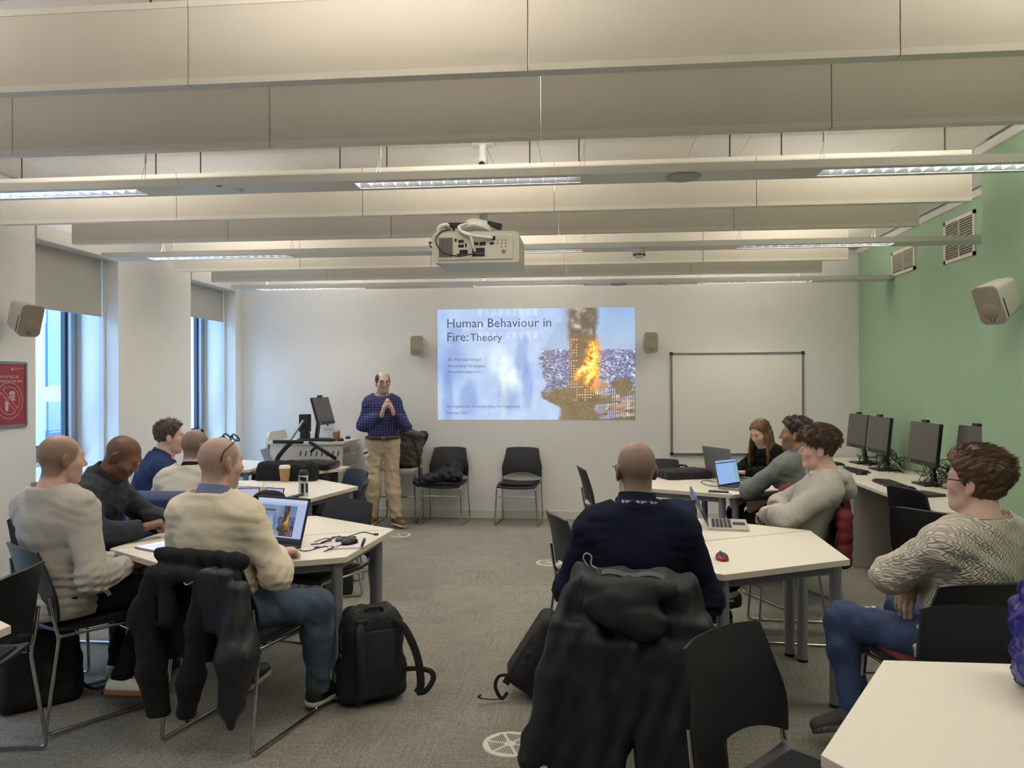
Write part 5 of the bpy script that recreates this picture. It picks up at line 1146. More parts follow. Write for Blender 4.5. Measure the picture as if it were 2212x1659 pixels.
def lanyard(P, m, w=.010, drop=.30, r=.072, marks=None, h=.006):
    nb, up, sx = Vector(P['nb']), Vector(P['na']), Vector(P['rx']); sx = (sx - up * sx.dot(up)).normalized(); fy = up.cross(sx); Rt = P['RT']
    pts = []
    for k in range(17):
        a = math.radians(-25 + 230 * k / 16) + PI; pts.append(nb + up * (h + .006 * math.sin(a)) + sx * r * math.cos(a) + fy * (r * 1.0 * math.sin(a)))
    dn = Vector(P['S'](0, .16, .27))
    L_ = [dn] + [pts[0] * .5 + dn * .5 + fy * .03] + pts + [pts[-1] * .5 + dn * .5 + fy * .03, dn]
    mb = MB()
    for sgn in (-1, 1): pass
    q = smooth_path(L_, 3); vs = []
    for i, p in enumerate(q):
        rad = (p - nb); rad = (rad - up * rad.dot(up)).normalized(); tv = (q[min(i + 1, len(q) - 1)] - q[max(i - 1, 0)]).normalized(); wv = tv.cross(rad).normalized(); vs.append((p, rad, wv))
    V_ = []; F_ = []
    for p, rad, wv in vs: V_ += [tuple(p + wv * w + rad * .001), tuple(p - wv * w + rad * .001), tuple(p - wv * w - rad * .001), tuple(p + wv * w - rad * .001)]
    for i in range(len(vs) - 1):
        for k in range(4): F_.append((i * 4 + k, i * 4 + (k + 1) % 4, i * 4 + 4 + (k + 1) % 4, i * 4 + 4 + k))
    mb.add(V_, F_); o = obj('lanyard', mb, m, P['body'])
    return o, dict(nb=nb, up=up, sx=sx, fy=fy, r=r, h=h)
# ---------------------------------------------------------------- cloth materials
def knit(name, rgb, sc=34, st=.9):
    m = bpy.data.materials.new(name); m.use_nodes = True; nt = m.node_tree; N = nt.nodes; L = nt.links; b = N['Principled BSDF']; b.inputs['Roughness'].default_value = .95; b.inputs['Specular IOR Level'].default_value = .15
    tc = N.new('ShaderNodeTexCoord'); sp = N.new('ShaderNodeSeparateXYZ'); L.new(tc.outputs['Object'], sp.inputs[0])
    def mth(op, a, b_=None, c=None):
        q = N.new('ShaderNodeMath'); q.operation = op
        for i, v in enumerate((a, b_, c)):
            if v is None: continue
            if isinstance(v, (int, float)): q.inputs[i].default_value = v
            else: L.new(v, q.inputs[i])
        return q.outputs[0]
    # direction round the body: x and y together
    h = mth('ADD', mth('MULTIPLY', sp.outputs[0], 1.0), mth('MULTIPLY', sp.outputs[1], .75))
    zig = mth('MULTIPLY', mth('SINE', mth('MULTIPLY', sp.outputs[2], 250)), .0034)
    a1 = mth('SINE', mth('MULTIPLY', mth('ADD', h, zig), 2 * PI * sc)); rib = mth('ABSOLUTE', a1)
    lump = mth('ABSOLUTE', mth('SINE', mth('ADD', mth('MULTIPLY', sp.outputs[2], 125), mth('MULTIPLY', mth('SIGN', a1), .8)))); hgt = mth('MULTIPLY', mth('POWER', rib, .6), mth('ADD', mth('MULTIPLY', lump, .5), .5))
    bp = N.new('ShaderNodeBump'); bp.inputs['Strength'].default_value = st; bp.inputs['Distance'].default_value = .006; L.new(hgt, bp.inputs['Height']); L.new(bp.outputs[0], b.inputs['Normal'])
    mr = N.new('ShaderNodeMapRange'); mr.inputs[3].default_value = .55; mr.inputs[4].default_value = 1.08; L.new(hgt, mr.inputs[0]); sc_ = N.new('ShaderNodeVectorMath'); sc_.operation = 'SCALE'; sc_.inputs[0].default_value = lin(rgb); L.new(mr.outputs[0], sc_.inputs['Scale']); L.new(sc_.outputs[0], b.inputs['Base Color']); return m
def plaid(name, base, line, pitch, w):
    m = bpy.data.materials.new(name); m.use_nodes = True; nt = m.node_tree; N = nt.nodes; L = nt.links; b = N['Principled BSDF']; b.inputs['Roughness'].default_value = .85
    tc = N.new('ShaderNodeTexCoord'); sp = N.new('ShaderNodeSeparateXYZ'); nz = N.new('ShaderNodeTexNoise'); nz.inputs['Scale'].default_value = 6; L.new(tc.outputs['Object'], nz.inputs['Vector']); ad = N.new('ShaderNodeVectorMath'); ad.operation = 'MULTIPLY_ADD'; ad.inputs[1].default_value = (.03, .03, .03); L.new(nz.outputs['Color'], ad.inputs[0]); L.new(tc.outputs['Object'], ad.inputs[2]); L.new(ad.outputs[0], sp.inputs[0])
    outs = []
    for i in (0, 2):
        q = N.new('ShaderNodeMath'); q.operation = 'PINGPONG'; q.inputs[1].default_value = pitch / 2; L.new(sp.outputs[i], q.inputs[0]); r = N.new('ShaderNodeMapRange'); r.inputs[1].default_value = w * .4; r.inputs[2].default_value = w; r.inputs[3].default_value = 1; r.inputs[4].default_value = 0; L.new(q.outputs[0], r.inputs[0]); outs.append(r.outputs[0])
    mx = N.new('ShaderNodeMath'); mx.operation = 'ADD'; L.new(outs[0], mx.inputs[0]); L.new(outs[1], mx.inputs[1]); mul = N.new('ShaderNodeMath'); mul.operation = 'MULTIPLY'; mul.inputs[1].default_value = .55; mul.use_clamp = True; L.new(mx.outputs[0], mul.inputs[0])
    mc = N.new('ShaderNodeMix'); mc.data_type = 'RGBA'; mc.inputs['A'].default_value = (*lin(base), 1); mc.inputs['B'].default_value = (*lin(line), 1); L.new(mul.outputs[0], mc.inputs['Factor']); L.new(mc.outputs['Result'], b.inputs['Base Color']); return m
cl = lambda n, c, b_=(13, .42), no=(140, .035): mat(n, c, .92, noise=no, bump=(13, .42, (1, 1, 1.9)), spec=.15)
M_sweat = cl('sweatshirt_grey', (178, 172, 163)); M_cream = cl('jumper_cream', (222, 210, 186), (30, .25)); M_vest = mat('vest_quilted', (30, 33, 42), .8, wave=(9, .25, 'Z'), noise=(40, .1), bump=(30, .3)); M_nsh = cl('shirt_blue', (46, 60, 96)); M_beige = cl('jumper_beige', (205, 196, 178)); M_navy = cl('polo_navy', (25, 30, 48), (20, .4)); M_gsh = cl('shirt_grey_green', (122, 127, 122), (24, .35)); M_hood = cl('hoodie_grey', (182, 177, 170), (30, .35)); M_cable = knit('jumper_cable_knit', (214, 206, 192), 44, .8); M_blkc = cl('cloth_black', (24, 24, 26)); M_plaid = plaid('shirt_blue_plaid', (32, 36, 84), (118, 126, 176), .030, .0032)
M_jean = mat('jeans_blue', (48, 64, 100), .9, noise=(9, .22), bump=(60, .3)); M_jeang = mat('jeans_grey_blue', (66, 80, 98), .9, noise=(9, .18), bump=(60, .3)); M_khaki = mat('chinos_khaki', (190, 172, 144), .9, noise=(8, .06), bump=(30, .35)); M_btrs = cl('trousers_black', (27, 27, 30))
M_shbr = mat('shoe_brown_leather', (122, 72, 40), .5, noise=(30, .12)); M_shw = mat('shoe_white_leather', (222, 214, 202), .5); M_gum = mat('sole_gum', (150, 92, 52), .7, noise=(60, .08)); M_soffw = mat('sole_offwhite', (206, 196, 180), .6); M_shbk = mat('shoe_black', (24, 24, 26), .45); M_sgrey_ = mat('sole_dark_grey', (64, 62, 58), .8, wave=(26, .6, 'X'))
Hdk = mat('hair_dark_brown', (52, 38, 28), .55, noise=(120, .35)); Hbr = mat('hair_brown_red', (84, 58, 38), .5, noise=(120, .35)); Hsh = mat('hair_short_brown', (74, 62, 52), .65, noise=(150, .3)); Hlg = mat('hair_long_brown', (112, 82, 54), .45, noise=(90, .4))
def d_spiky(p, n, t, z, rs):
    a = p + n * (t - .006); d = n * (.5 + .6 * z) + V3(0, .15, .4 * z - .1) + rs.randn(3) * .22; L_ = .008 + .010 * z; return [a, a + d * L_ * .5, a + d * L_]
def d_curl(p, n, t, z, rs):
    a = p + n * (t - .008); u = np.cross(n, rs.randn(3)); u /= np.linalg.norm(u); v = np.cross(n, u); r = (.010 + .006 * rs.rand()) * (.5 + .5 * z); return [a + n * (.004 + .0042 * k) * (1 if z > .3 else .3) + (u * math.cos(k * .95) + v * math.sin(k * .95)) * r - u * r for k in range(6)]
def d_swept(p, n, t, z, rs):
    a = p + n * (t - .010); d = V3(p[0] * 3, -.9 - .3 * (1 - z), .35 * z - .8 * (1 - z)); d = d - n * (d @ n) * .9 + n * (.12 + .25 * z) + rs.randn(3) * .10; d /= np.linalg.norm(d); L_ = .020 + .024 * z; return [a, a + d * L_ * .5 + n * .002, a + d * L_ - n * .003]
def d_short(p, n, t, z, rs):
    a = p + n * (t - .004); d = V3(0, -.3, -.7) + n * .5 + rs.randn(3) * .2; return [a, a + d * .006, a + d * .011 - n * .002]
def d_long(p, n, t, z, rs):
    a = p + n * (t - .003); d = V3(p[0] * 3, -.6, -.9); d = d - n * (d @ n) * .85; d /= np.linalg.norm(d); return [a + d * .02 * k + n * (.002 - .0012 * k * k * .2) for k in range(4)]
SK = (210, 174, 158); SK2 = (203, 164, 147); SKD = (120, 84, 64); SKT = (172, 128, 104)
# ---------------------------------------------------------------- the people
# man in navy polo, seen from behind
P_nav = person('man from behind in navy polo and printed lanyard above the hooded coat', (.20, 3.20), 84, SK2, hair=dict(shave=((92, 78, 66), .74, .35)), top=dict(name='polo_shirt', mat=M_navy, t=.016, fold=.003, wl=.12, hem=-.03, cuff=.0, neck=.022, fdir=(.1, .3, 1), collar=(M_navy, .068, .088, .066, .0, .007)), legs=dict(name='jeans', mat=M_jean), shoes=dict(mat=M_shbk, sole=M_soffw),
    lean=0, bulk=1.12, belly=.03, shw=.185, head=(20, 2, 0), armL=dict(abs=1, e=(-.285, .06, .705), w=(-.22, .30, .765), hd=(.25, .9, -.05)), armR=dict(abs=1, e=(.285, .09, .68), w=(.20, .32, .765), hd=(-.1, .9, -.05)), kneeL=(-.27, .36, .51), kneeR=(.2, .40, .51), ankL=(-.25, .34, .1), ankR=(.2, .44, .1), res=.008, seed=1, beard=((92, 74, 60), .35))
glasses(P_nav, M_blk, thick=.0018)
M_lany = mat('lanyard_navy', (24, 28, 66), .6); lo_, LI = lanyard(P_nav, M_lany, w=.011, r=.0865, h=.030)
mk = MB()
for a0 in (-124, -84, -46):
    for kind in range(2):
        a = math.radians(a0 + (kind * 9)); r_ = LI['r'] + .0035
        c_ = LI['nb'] + LI['up'] * (LI['h'] + .006 * math.sin(a)) + LI['sx'] * r_ * math.cos(a) + LI['fy'] * r_ * math.sin(a); tx = (-LI['sx'] * math.sin(a) + LI['fy'] * math.cos(a)); up = LI['up']
        if kind == 0:
            for u0, u1, v0, v1 in ((-.006, -.002, -.006, .007), (.001, .005, -.006, .004), (-.002, .001, -.001, .002)): mk.add([c_ + tx * u0 + up * v0, c_ + tx * u1 + up * v0, c_ + tx * u1 + up * v1, c_ + tx * u0 + up * v1], [(0, 1, 2, 3)])
        else:
            for u0, u1, v0, v1 in ((-.004, .020, .0008, .0038), (-.004, .010, -.0042, -.0018)):
                q = [c_ + tx * u0 + up * v0, c_ + tx * u1 + up * v0, c_ + tx * u1 + up * v1, c_ + tx * u0 + up * v1]
                nrm = (c_ - LI['nb']); nrm = (nrm - up * nrm.dot(up)).normalized()
                q = [p + nrm * .0004 for p in q]; mk.add(q, [(0, 1, 2, 3)])
obj('lanyard_print', mk, mat('print_white', (232, 232, 236), .6), lo_)
# man in cream jumper, glasses pushed up on his head
M_colb = cl('collar_blue', (112, 120, 156))
P_cr = person('man from behind in cream jumper with black glasses pushed up on his bald head', (-1.675, 3.385), 77, SK, hair=dict(shave=((104, 88, 76), .5, .75)), top=dict(mat=M_cream, t=.018, fold=.0032, wl=.12, hem=-.02, neck=.014, cuff=.005, fdir=(0, .2, 1), collar=(M_colb, .066, .080, .056, .004, .006)), legs=dict(name='jeans', mat=M_jeang), shoes=dict(mat=M_shbk, sole=M_soffw),
    lean=0, bulk=1.10, shw=.18, head=(-18, 4, 0), armL=dict(abs=1, e=(-.27, .06, .74), w=(-.14, .29, .765), hd=(.3, .9, 0)), armR=dict(abs=1, e=(.29, .04, .72), w=(.155, .235, .768), hd=(.12, .95, -.05), curl=(30, 45, 30)), kneeL=(-.16, .42, .5), kneeR=(.33, .30, .52), ankL=(-.15, .42, .1), ankR=(.30, .36, .10), res=.008, seed=2, beard=((110, 88, 72), .3))
glasses(P_cr, M_blk, thick=.0034, rnd=True, lensw=.025, lensh=.020, off=(0, -.03, .036), pitch=-40)
lanyard(P_cr, M_lany, w=.006, r=.078, h=.010)
obj('shirt_tail', MB().sheet(lambda u, v: (.13 + .09 * u, -.10 + .16 * u - .02 * v, .56 - .09 * v - .02 * math.sin(u * 5)), 8, 6, .006), M_colb, P_cr['body'], smooth=60)
# man in grey sweatshirt on the left
P_gr = person('man on the far left in grey sweatshirt and black trousers with white trainers', (-2.53, 3.52), 58, SK2, hair=dict(shave=((104, 82, 64), .75, .55)), top=dict(name='sweatshirt', mat=M_sweat, t=.020, fold=.0032, wl=.12, hem=-.07, hem_drop=1, neck=.012, cuff=.0), legs=dict(mat=M_btrs), shoes=dict(mat=M_shw, sole=M_gum, lace=M_soffw),
    lean=-2, twist=16, bulk=1.14, belly=.03, shw=.175, head=(-2, 3, 0), armL=dict(abs=1, e=(-.26, .10, .70), w=(-.04, .29, .655), hd=(.8, .5, -.2)), armR=dict(abs=1, e=(.30, .02, .68), w=(.13, .25, .675), hd=(-.35, .9, -.15), curl=(45, 60, 40)), kneeL=(-.14, .42, .5), kneeR=(.15, .43, .535), ankL=(-.12, .34, .10), ankR=(.20, .20, .135), toeR=(.37, .31, .075), res=.008, seed=3, beard=((120, 92, 74), .3))
obj('neck_ribbing', MB().tube([tuple(Vector(P_gr['nb']) + Vector(P_gr['na']) * .012 + Vector((.070 * math.cos(a), .074 * math.sin(a), -.012 * math.sin(a)))) for a in [2 * PI * k / 28 for k in range(28)]], .009, 8, closed=True), M_sweat, P_gr['top'], smooth=60)
o = obj('badge_card', MB().bbox(-.045, .045, -.0015, .0015, -.032, .032, .001, Matrix.Translation((.185, .10, .575)) @ Matrix.Rotation(.9, 4, 'Z') @ Matrix.Rotation(-.5, 4, 'Y')), mat('badge_clear', (210, 205, 196), .25), P_gr['body'])
# man in dark quilted vest
P_ve = person('man in dark quilted vest with lanyard looking down at the table', (-2.88, 4.14), 8, SKD, hair=dict(shave=((60, 44, 36), .5, .5)), top=dict(name='quilted_vest', mat=M_vest, t=.022, fold=.004, hem=-.06, neck=.03, cuff=.0, collar=(M_vest, .072, .090, .072, -.004, .010)), legs=dict(mat=M_btrs), shoes=dict(mat=M_shbk, sole=M_sgrey_),
    lean=20, bulk=1.06, head=(-4, 34, 0), neckf=.03, armL=dict(abs=1, e=(-.27, .30, .77), w=(-.10, .50, .765), hd=(.6, .8, 0)), armR=dict(abs=1, e=(.29, .26, .76), w=(.15, .43, .785), hd=(-.55, .75, .2), curl=(55, 75, 50), hn=(-.2, .2, -1)), seed=4, brow=(40, 30, 26), beard=((52, 38, 32), .45))
obj('lanyard', MB().tube(smooth_path([P_ve['S'](.06, .02, .50), P_ve['S'](.055, .115, .42), P_ve['S'](.04, .165, .30), P_ve['S'](.03, .175, .16), P_ve['S'](.03, .17, .08)], 5), .006, 6, flat=((0, 1, 0), .3)), M_lany, P_ve['body'], smooth=60); obj('lanyard_clip', MB().tube([P_ve['S'](.03, .175, .10), P_ve['S'](.03, .172, .05)], .006, 8), M_chrome, P_ve['body'])
# man in blue shirt by the windows
P_bs = person('dark-haired man in blue shirt leaning on the table by the windows', (-3.30, 5.42), 32, SK, hair=dict(style='short', mat=Hsh, thick=(.004, .020), n=380, dir=d_spiky, w=.003, rough=.003, line=([-.12, -.09, -.05, 0, .04, .07, .10, .14], [-.075, -.06, -.028, .018, .04, .06, .09, .15])), top=dict(name='shirt', mat=M_nsh, t=.018, fold=.0032, wl=.12, hem=-.05, neck=.02, collar=(M_nsh, .068, .084, .058, .0, .006)), legs=dict(mat=M_btrs), shoes=dict(mat=M_shbk, sole=M_sgrey_),
    lean=22, bulk=1.14, shw=.188, head=(0, 2, 0), neckf=.02, armL=dict(abs=1, e=(-.28, .32, .77), w=(-.05, .48, .78)), armR=dict(abs=1, e=(.29, .30, .765), w=(.06, .47, .785), hd=(-.8, .5, .2)), seed=5)
# man in beige jumper
P_be = person('shaven-headed man from behind in beige jumper and navy puffer jacket round his chair', (-2.72, 4.97), 92, SK2, hair=dict(shave=((92, 78, 66), .8, .1)), top=dict(mat=M_beige, t=.018, fold=.003, wl=.12, hem=-.04, neck=.016, collar=(M_navy, .064, .078, .046, .002, .006)), legs=dict(mat=M_jean), shoes=dict(mat=M_shbk, sole=M_sgrey_),
    lean=24, bulk=1.05, zp=.52, head=(-32, 4, 0), armL=dict(abs=1, e=(-.27, .22, .75), w=(-.1, .42, .765)), armR=dict(abs=1, e=(.27, .22, .75), w=(.1, .42, .765)), seed=6)
# lecturer
P_le = person('standing lecturer in blue checked shirt and khaki chinos with hands together', (-2.25, 8.42), 287, SK, hair=dict(style='ring', mat=mat('hair_receding', (66, 54, 46), .6, noise=(150, .3)), thick=(.007, .006), n=260, dir=d_short, w=.0025, rough=.001, bald=lambda x, y, z: np.minimum(.055 - np.hypot(x, 0 * y) * 1.0, (y + .075)) * 1.0 * (z > .045) + np.where(z > .045, 0, -.05)), top=dict(name='checked_shirt', mat=M_plaid, t=.016, fold=.003, wl=.12, hem=.055, neck=.02, cuff=.012, collar=(M_plaid, .062, .080, .056, -.002, .005)), legs=dict(name='chinos', mat=M_khaki, t=.014, wide=.012, fold=.005, ank=-.005), shoes=dict(mat=M_shbr, sole=M_soffw, lace=M_shbk, high=.03),
    zp=.935, lean=0, bulk=.96, belly=.03, shw=.148, head=(12, 2, 0), kneeL=(-.105, .03, .50), kneeR=(.105, .03, .50), ankL=(-.14, .06, .10), ankR=(.115, -.05, .10), toeL=(-.20, .20, .045), toeR=(.15, .10, .045),
    armR=dict(abs=1, e=(.215, .0, 1.12), w=(.015, .225, 1.235), hd=(-.22, .15, .95), hn=(-1, -.1, 0), curl=(8, 12, 8), spread=.6), armL=dict(abs=1, e=(-.24, .02, 1.11), w=(-.115, .22, 1.24), hd=(.28, .12, .95), hn=(1, -.1, 0), curl=(8, 12, 8), spread=.6), res=.010, seed=7, beard=((120, 92, 78), .25))
glasses(P_le, M_blk, thick=.0022, rnd=True, lensw=.023, lensh=.019)
obj('belt', MB().tube([tuple(P_le['S'](.176 * math.cos(a), .005 + .140 * math.sin(a), .052)) for a in [2 * PI * k / 32 for k in range(32)]], .017, 8, closed=True, flat=((0, 0, 1), 1.0)), mat('belt_brown', (82, 44, 26), .5), P_le['body'], smooth=60); obj('belt_buckle', MB().bbox(-.022, .022, .155, .165, .972, 1.002, .003), M_chrome, P_le['body'])
obj('id_badge', MB().bbox(-.028, .028, -.001, .001, -.043, .043, .001, Matrix.Translation((.185, .12, .83)) @ Matrix.Rotation(-.5, 4, 'Z') @ Matrix.Rotation(.35, 4, 'Y')), M_paper, P_le['body']); obj('badge_stripe', MB().box(-.026, .026, .0012, .0016, -.012, .008, Matrix.Translation((.185, .12, .83)) @ Matrix.Rotation(-.5, 4, 'Z') @ Matrix.Rotation(.35, 4, 'Y')), M_lany, P_le['body'])
wl = Vector(P_le['wr'][-1]); wd = (Vector(P_le['wr'][-1]) - Vector(P_le['elb'][-1])).normalized(); obj('wristwatch', MB().tube([wl - wd * .008, wl + wd * .014], .036, 16).tube([wl + Vector((-.03, .02, 0)), wl + Vector((-.04, .027, 0))], .017, 14), mat('watch_brown', (70, 44, 28), .35, metal=.3), P_le['body'], smooth=40)
# woman with long hair
def long_more(mb, HP, hs, rs):
    c = HP(0, -.02, 0)
    for k in range(420):
        a = rs.uniform(-1.35, 1.35); sd = math.sin(a); bk = -math.cos(a)      # angle round the back of the head, 0 = straight behind
        z0 = rs.uniform(.0, .07); r0 = math.sqrt(max(.05, 1 - (z0 / .095) ** 2)); p0 = HP(.080 * sd * r0, -.016 + .103 * bk * r0, .028 + z0); out = p0 - c; out[2] = 0; out /= np.linalg.norm(out) + 1e-6
        L_ = rs.uniform(.30, .42); pts = []
        for i in range(7):
            t = i / 6; f = .018 * math.sin(t * 2.2) + .055 * t ** .8 + .006 * rs.randn() * (t > 0); pts.append(p0 + out * f + V3(0, 0, -L_ * t))
        mb.tube([tuple(p) for p in pts], [.008 * (1 - .65 * i / 6) for i in range(7)], 5, caps=False)
P_wo = person('woman with long brown hair in black top looking down behind the grey laptop lid', (1.80, 7.42), 205, (218, 178, 158), hair=dict(style='long', mat=Hlg, thick=(.014, .016), n=200, dir=d_long, w=.004, rough=.002, nape=-.12, line=([-.14, -.09, -.05, 0, .04, .07, .10, .14], [-.03, -.01, .01, .03, .045, .06, .085, .14]), more=long_more), top=dict(name='black_top', mat=M_blkc, t=.016, hem=-.05, neck=.012), legs=dict(mat=M_btrs), shoes=dict(mat=M_shbk, sole=M_sgrey_),
    lean=24, bulk=.92, shw=.16, zp=.54, s=.95, head=(12, 26, 0), seed=8, armL=dict(abs=1, e=(-.22, .28, .76), w=(-.08, .46, .765)), armR=dict(abs=1, e=(.22, .28, .76), w=(.08, .46, .765)))
M_yel = mat('print_yellow', (196, 178, 84), .7); lt_ = MB()
for k, (ch_, z_) in enumerate((('F', .0), ('N', -.07), ('S', -.14))): addm(lt_, xf(text_mb(ch_, .085, 1.5), Matrix.Translation((-.015 + .012 * k, 0, z_))))
e_, s_ = Vector(P_wo['elb'][-1]), Vector(P_wo['sh'][-1]); ax = (s_ - e_).normalized(); nn_ = Vector((-1, .15, .0)); nn_ = (nn_ - ax * nn_.dot(ax)).normalized(); tt_ = nn_.cross(ax) * -1
Mx = Matrix(((tt_.x, ax.x, nn_.x, 0), (tt_.y, ax.y, nn_.y, 0), (tt_.z, ax.z, nn_.z, 0), (0, 0, 0, 1))); obj('sleeve_print', xf(lt_, Matrix.Translation(s_ * .45 + e_ * .55 + nn_ * .068 + ax * .04) @ Mx), M_yel, P_wo['top'])
# man in grey-green shirt
P_gs = person('man in grey-green shirt with short dark hair seated against a burgundy coat', (1.60, 5.93), 120, SKT, hair=dict(style='fade', mat=Hdk, thick=(.003, .026), front=.010, n=700, dir=d_swept, w=.0024, rough=.004, nape=-.06, line=([-.12, -.09, -.05, 0, .04, .07, .10, .14], [-.075, -.06, -.03, .012, .04, .066, .105, .17])), top=dict(name='shirt', mat=M_gsh, t=.016, fold=.003, wl=.12, hem=-.05, neck=.02, collar=(M_gsh, .064, .080, .056, .0, .006)), legs=dict(mat=M_btrs), shoes=dict(mat=M_shbk, sole=M_sgrey_),
    lean=8, bulk=1.08, zp=.53, shw=.185, head=(40, -2, 0), armL=dict(abs=1, e=(-.30, .26, .765), w=(-.02, .36, .80), hd=(.9, .2, .1)), armR=dict(abs=1, e=(.29, .26, .765), w=(.04, .40, .79), hd=(-.9, .2, .1)), seed=9, brow=(34, 26, 20), beard=((70, 50, 40), .3))
# man in grey hoodie, curly hair
def hood_prims(S, nb, HP): return [rc(S(-.085, -.09, .52), S(.085, -.09, .52), .045, .045), rc(S(-.095, -.05, .52), S(-.055, .085, .475), .036, .026), rc(S(.095, -.05, .52), S(.055, .085, .475), .036, .026), el(S(0, -.13, .475), V3(.120, .05, .065)), rc(S(-.06, -.145, .445), S(.06, -.145, .445), .038, .038)]
P_ho = person('young man in grey hoodie with curly dark hair and folded arms', (1.31, 5.02), 172, SK, hair=dict(style='curly', mat=mat('hair_curly_brown', (74, 54, 38), .55, noise=(120, .4)), thick=(.004, .040), front=.016, n=900, dir=d_curl, w=.0034, rough=.006, rwl=.03, nape=-.065, line=([-.12, -.09, -.05, 0, .03, .05, .07, .10, .14], [-.075, -.055, -.028, .010, .045, .085, .12, .15, .2])), top=dict(name='hoodie', mat=M_hood, t=.022, fold=.0032, wl=.12, hem=-.07, hem_drop=1, neck=.03, hood=hood_prims, cuff=.0), legs=dict(mat=M_btrs, ank=.06), shoes=dict(mat=M_shbk, sole=M_sgrey_),
    lean=-20, zp=.53, bulk=1.0, shw=.175, head=(-4, 0, 0), neckf=.03, armL=dict(abs=1, e=(-.265, .09, .765), w=(.03, .19, .735), hd=(.9, .1, -.15)), armR=dict(abs=1, e=(.26, .08, .77), w=(-.07, .14, .725), hd=(-.85, .1, -.3), hn=(0, -1, 0), curl=(40, 50, 30)), kneeL=(-.06, .42, .53), kneeR=(.12, .42, .50), ankL=(.06, .40, .20), ankR=(.03, .46, .10), toeL=(.0, .58, .12), toeR=(.0, .62, .05), seed=10)
obj('sock', MB().tube([(.06, .40, .25), (.06, .405, .17)], .045, 14), mat('sock_white', (226, 220, 210), .9), P_ho['body'], smooth=60)
# man in cable-knit jumper
P_ca = person('man in cable-knit jumper and ripped blue jeans with black glasses, arms folded', (1.52, 3.28), 110, SK, hair=dict(style='swept', mat=Hbr, thick=(.014, .040), front=.006, n=1700, dir=d_swept, w=.0023, rough=.004, nape=-.10, line=([-.14, -.10, -.06, -.02, .0, .02, .05, .075, .10, .14], [-.045, -.03, -.022, .0, .022, .032, .045, .066, .10, .17])), top=dict(name='cable_knit_jumper', mat=M_cable, t=.022, fold=.004, hem=-.06, hem_drop=1, neck=.014, cuff=.0), legs=dict(name='jeans', mat=M_jean, t=.016), shoes=dict(mat=M_sgrey_, sole=mat('sole_tread_grey', (78, 76, 70), .85, wave=(30, .7, 'Y'))),
    lean=-6, zp=.52, bulk=1.10, belly=.02, shw=.185, head=(26, -4, 0), armL=dict(abs=1, e=(-.275, .11, .79), w=(.02, .24, .80), hd=(.9, .0, -.1)), armR=dict(abs=1, e=(.285, .15, .80), w=(-.115, .185, .755), hd=(-.45, -.25, -.75), hn=(.6, .4, -.4), curl=(12, 20, 10), spread=.7), kneeL=(-.25, .43, .51), kneeR=(.10, .46, .52), ankL=(-.30, .30, .17), ankR=(.12, .40, .10), toeL=(-.46, .33, .10), res=.008, seed=11)
glasses(P_ca, M_blk, thick=.0026, lensh=.018)
lanyard(P_ca, M_blk, w=.007, r=.074, h=.014)
obj('neck_ribbing', MB().sheet(lambda u, v: tuple(Vector(P_ca['nb']) + Vector(P_ca['na']) * (.020 - .022 * v) + Vector(((.064 + .014 * v) * math.cos(2 * PI * u), (.067 + .012 * v) * math.sin(2 * PI * u), -.012 * math.sin(2 * PI * u)))), 32, 4, .008), mat('knit_rib', (190, 181, 166), .95, wave=(60, .5, 'X')), P_ca['top'], smooth=60)
obj('denim_rip', MB().sheet(lambda u, v: (-.175 + .05 * u - .02, .335 + .03 * v, .585 + .006 * math.sin(u * 9) - .006 * v), 6, 4, .003), mat('denim_frayed', (176, 186, 198), .95, noise=(90, .4)), P_ca['body'])
# ---------------------------------------------------------------- coats, bags
def soft(name, label, cat, loc, rotz, prims, m, k=.04, res=.009, fold=None, cuts=(), subs=(), relax=1, group=None, infl=0):
    F_ = Field(uni_axes(prims, res, k + .03)); F_.add(prims, k, infl)
    for p_, k_ in subs: F_.sub(p_, k_)
    if fold:
        for f in fold: F_.disp(f)
    for p_, n_ in cuts: F_.cut(p_, n_)
    V_, Q_ = F_.mesh(); o = bpy.data.objects.new(name, np_mesh(name, V_, Q_, m, relax=relax)); C.objects.link(o); o.location = loc; o.rotation_euler = (0, 0, rotz)
    if cat: tag(o, label, cat, group)
    return o
def part(o, name, mb, m, smooth=60): return obj(name, mb, m, o, smooth=smooth)
def soft_part(par, name, prims, m, k=.02, res=.008, fold=None, cuts=(), relax=1):
    o = soft(name, None, None, (0, 0, 0), 0, prims, m, k, res, fold, cuts, relax=relax); o.parent = par; return o
M_coat = mat('coat_black_shell', (22, 24, 26), .66, bump=(14, .5, (1, 1, .35)), noise=(9, .10)); M_fleece = mat('fleece_black', (17, 17, 19), .98, bump=(160, .7), noise=(120, .25)); M_nyl = mat('nylon_black', (26, 27, 31), .5, bump=(18, .6)); M_burg = mat('coat_burgundy', (104, 24, 34), .7, bump=(20, .4)); M_puff = mat('puffer_navy', (36, 48, 88), .5, bump=(20, .3)); M_jack = mat('jacket_navy_black', (24, 27, 38), .7, bump=(22, .5))
R90 = lambda h: math.radians(h - 90)
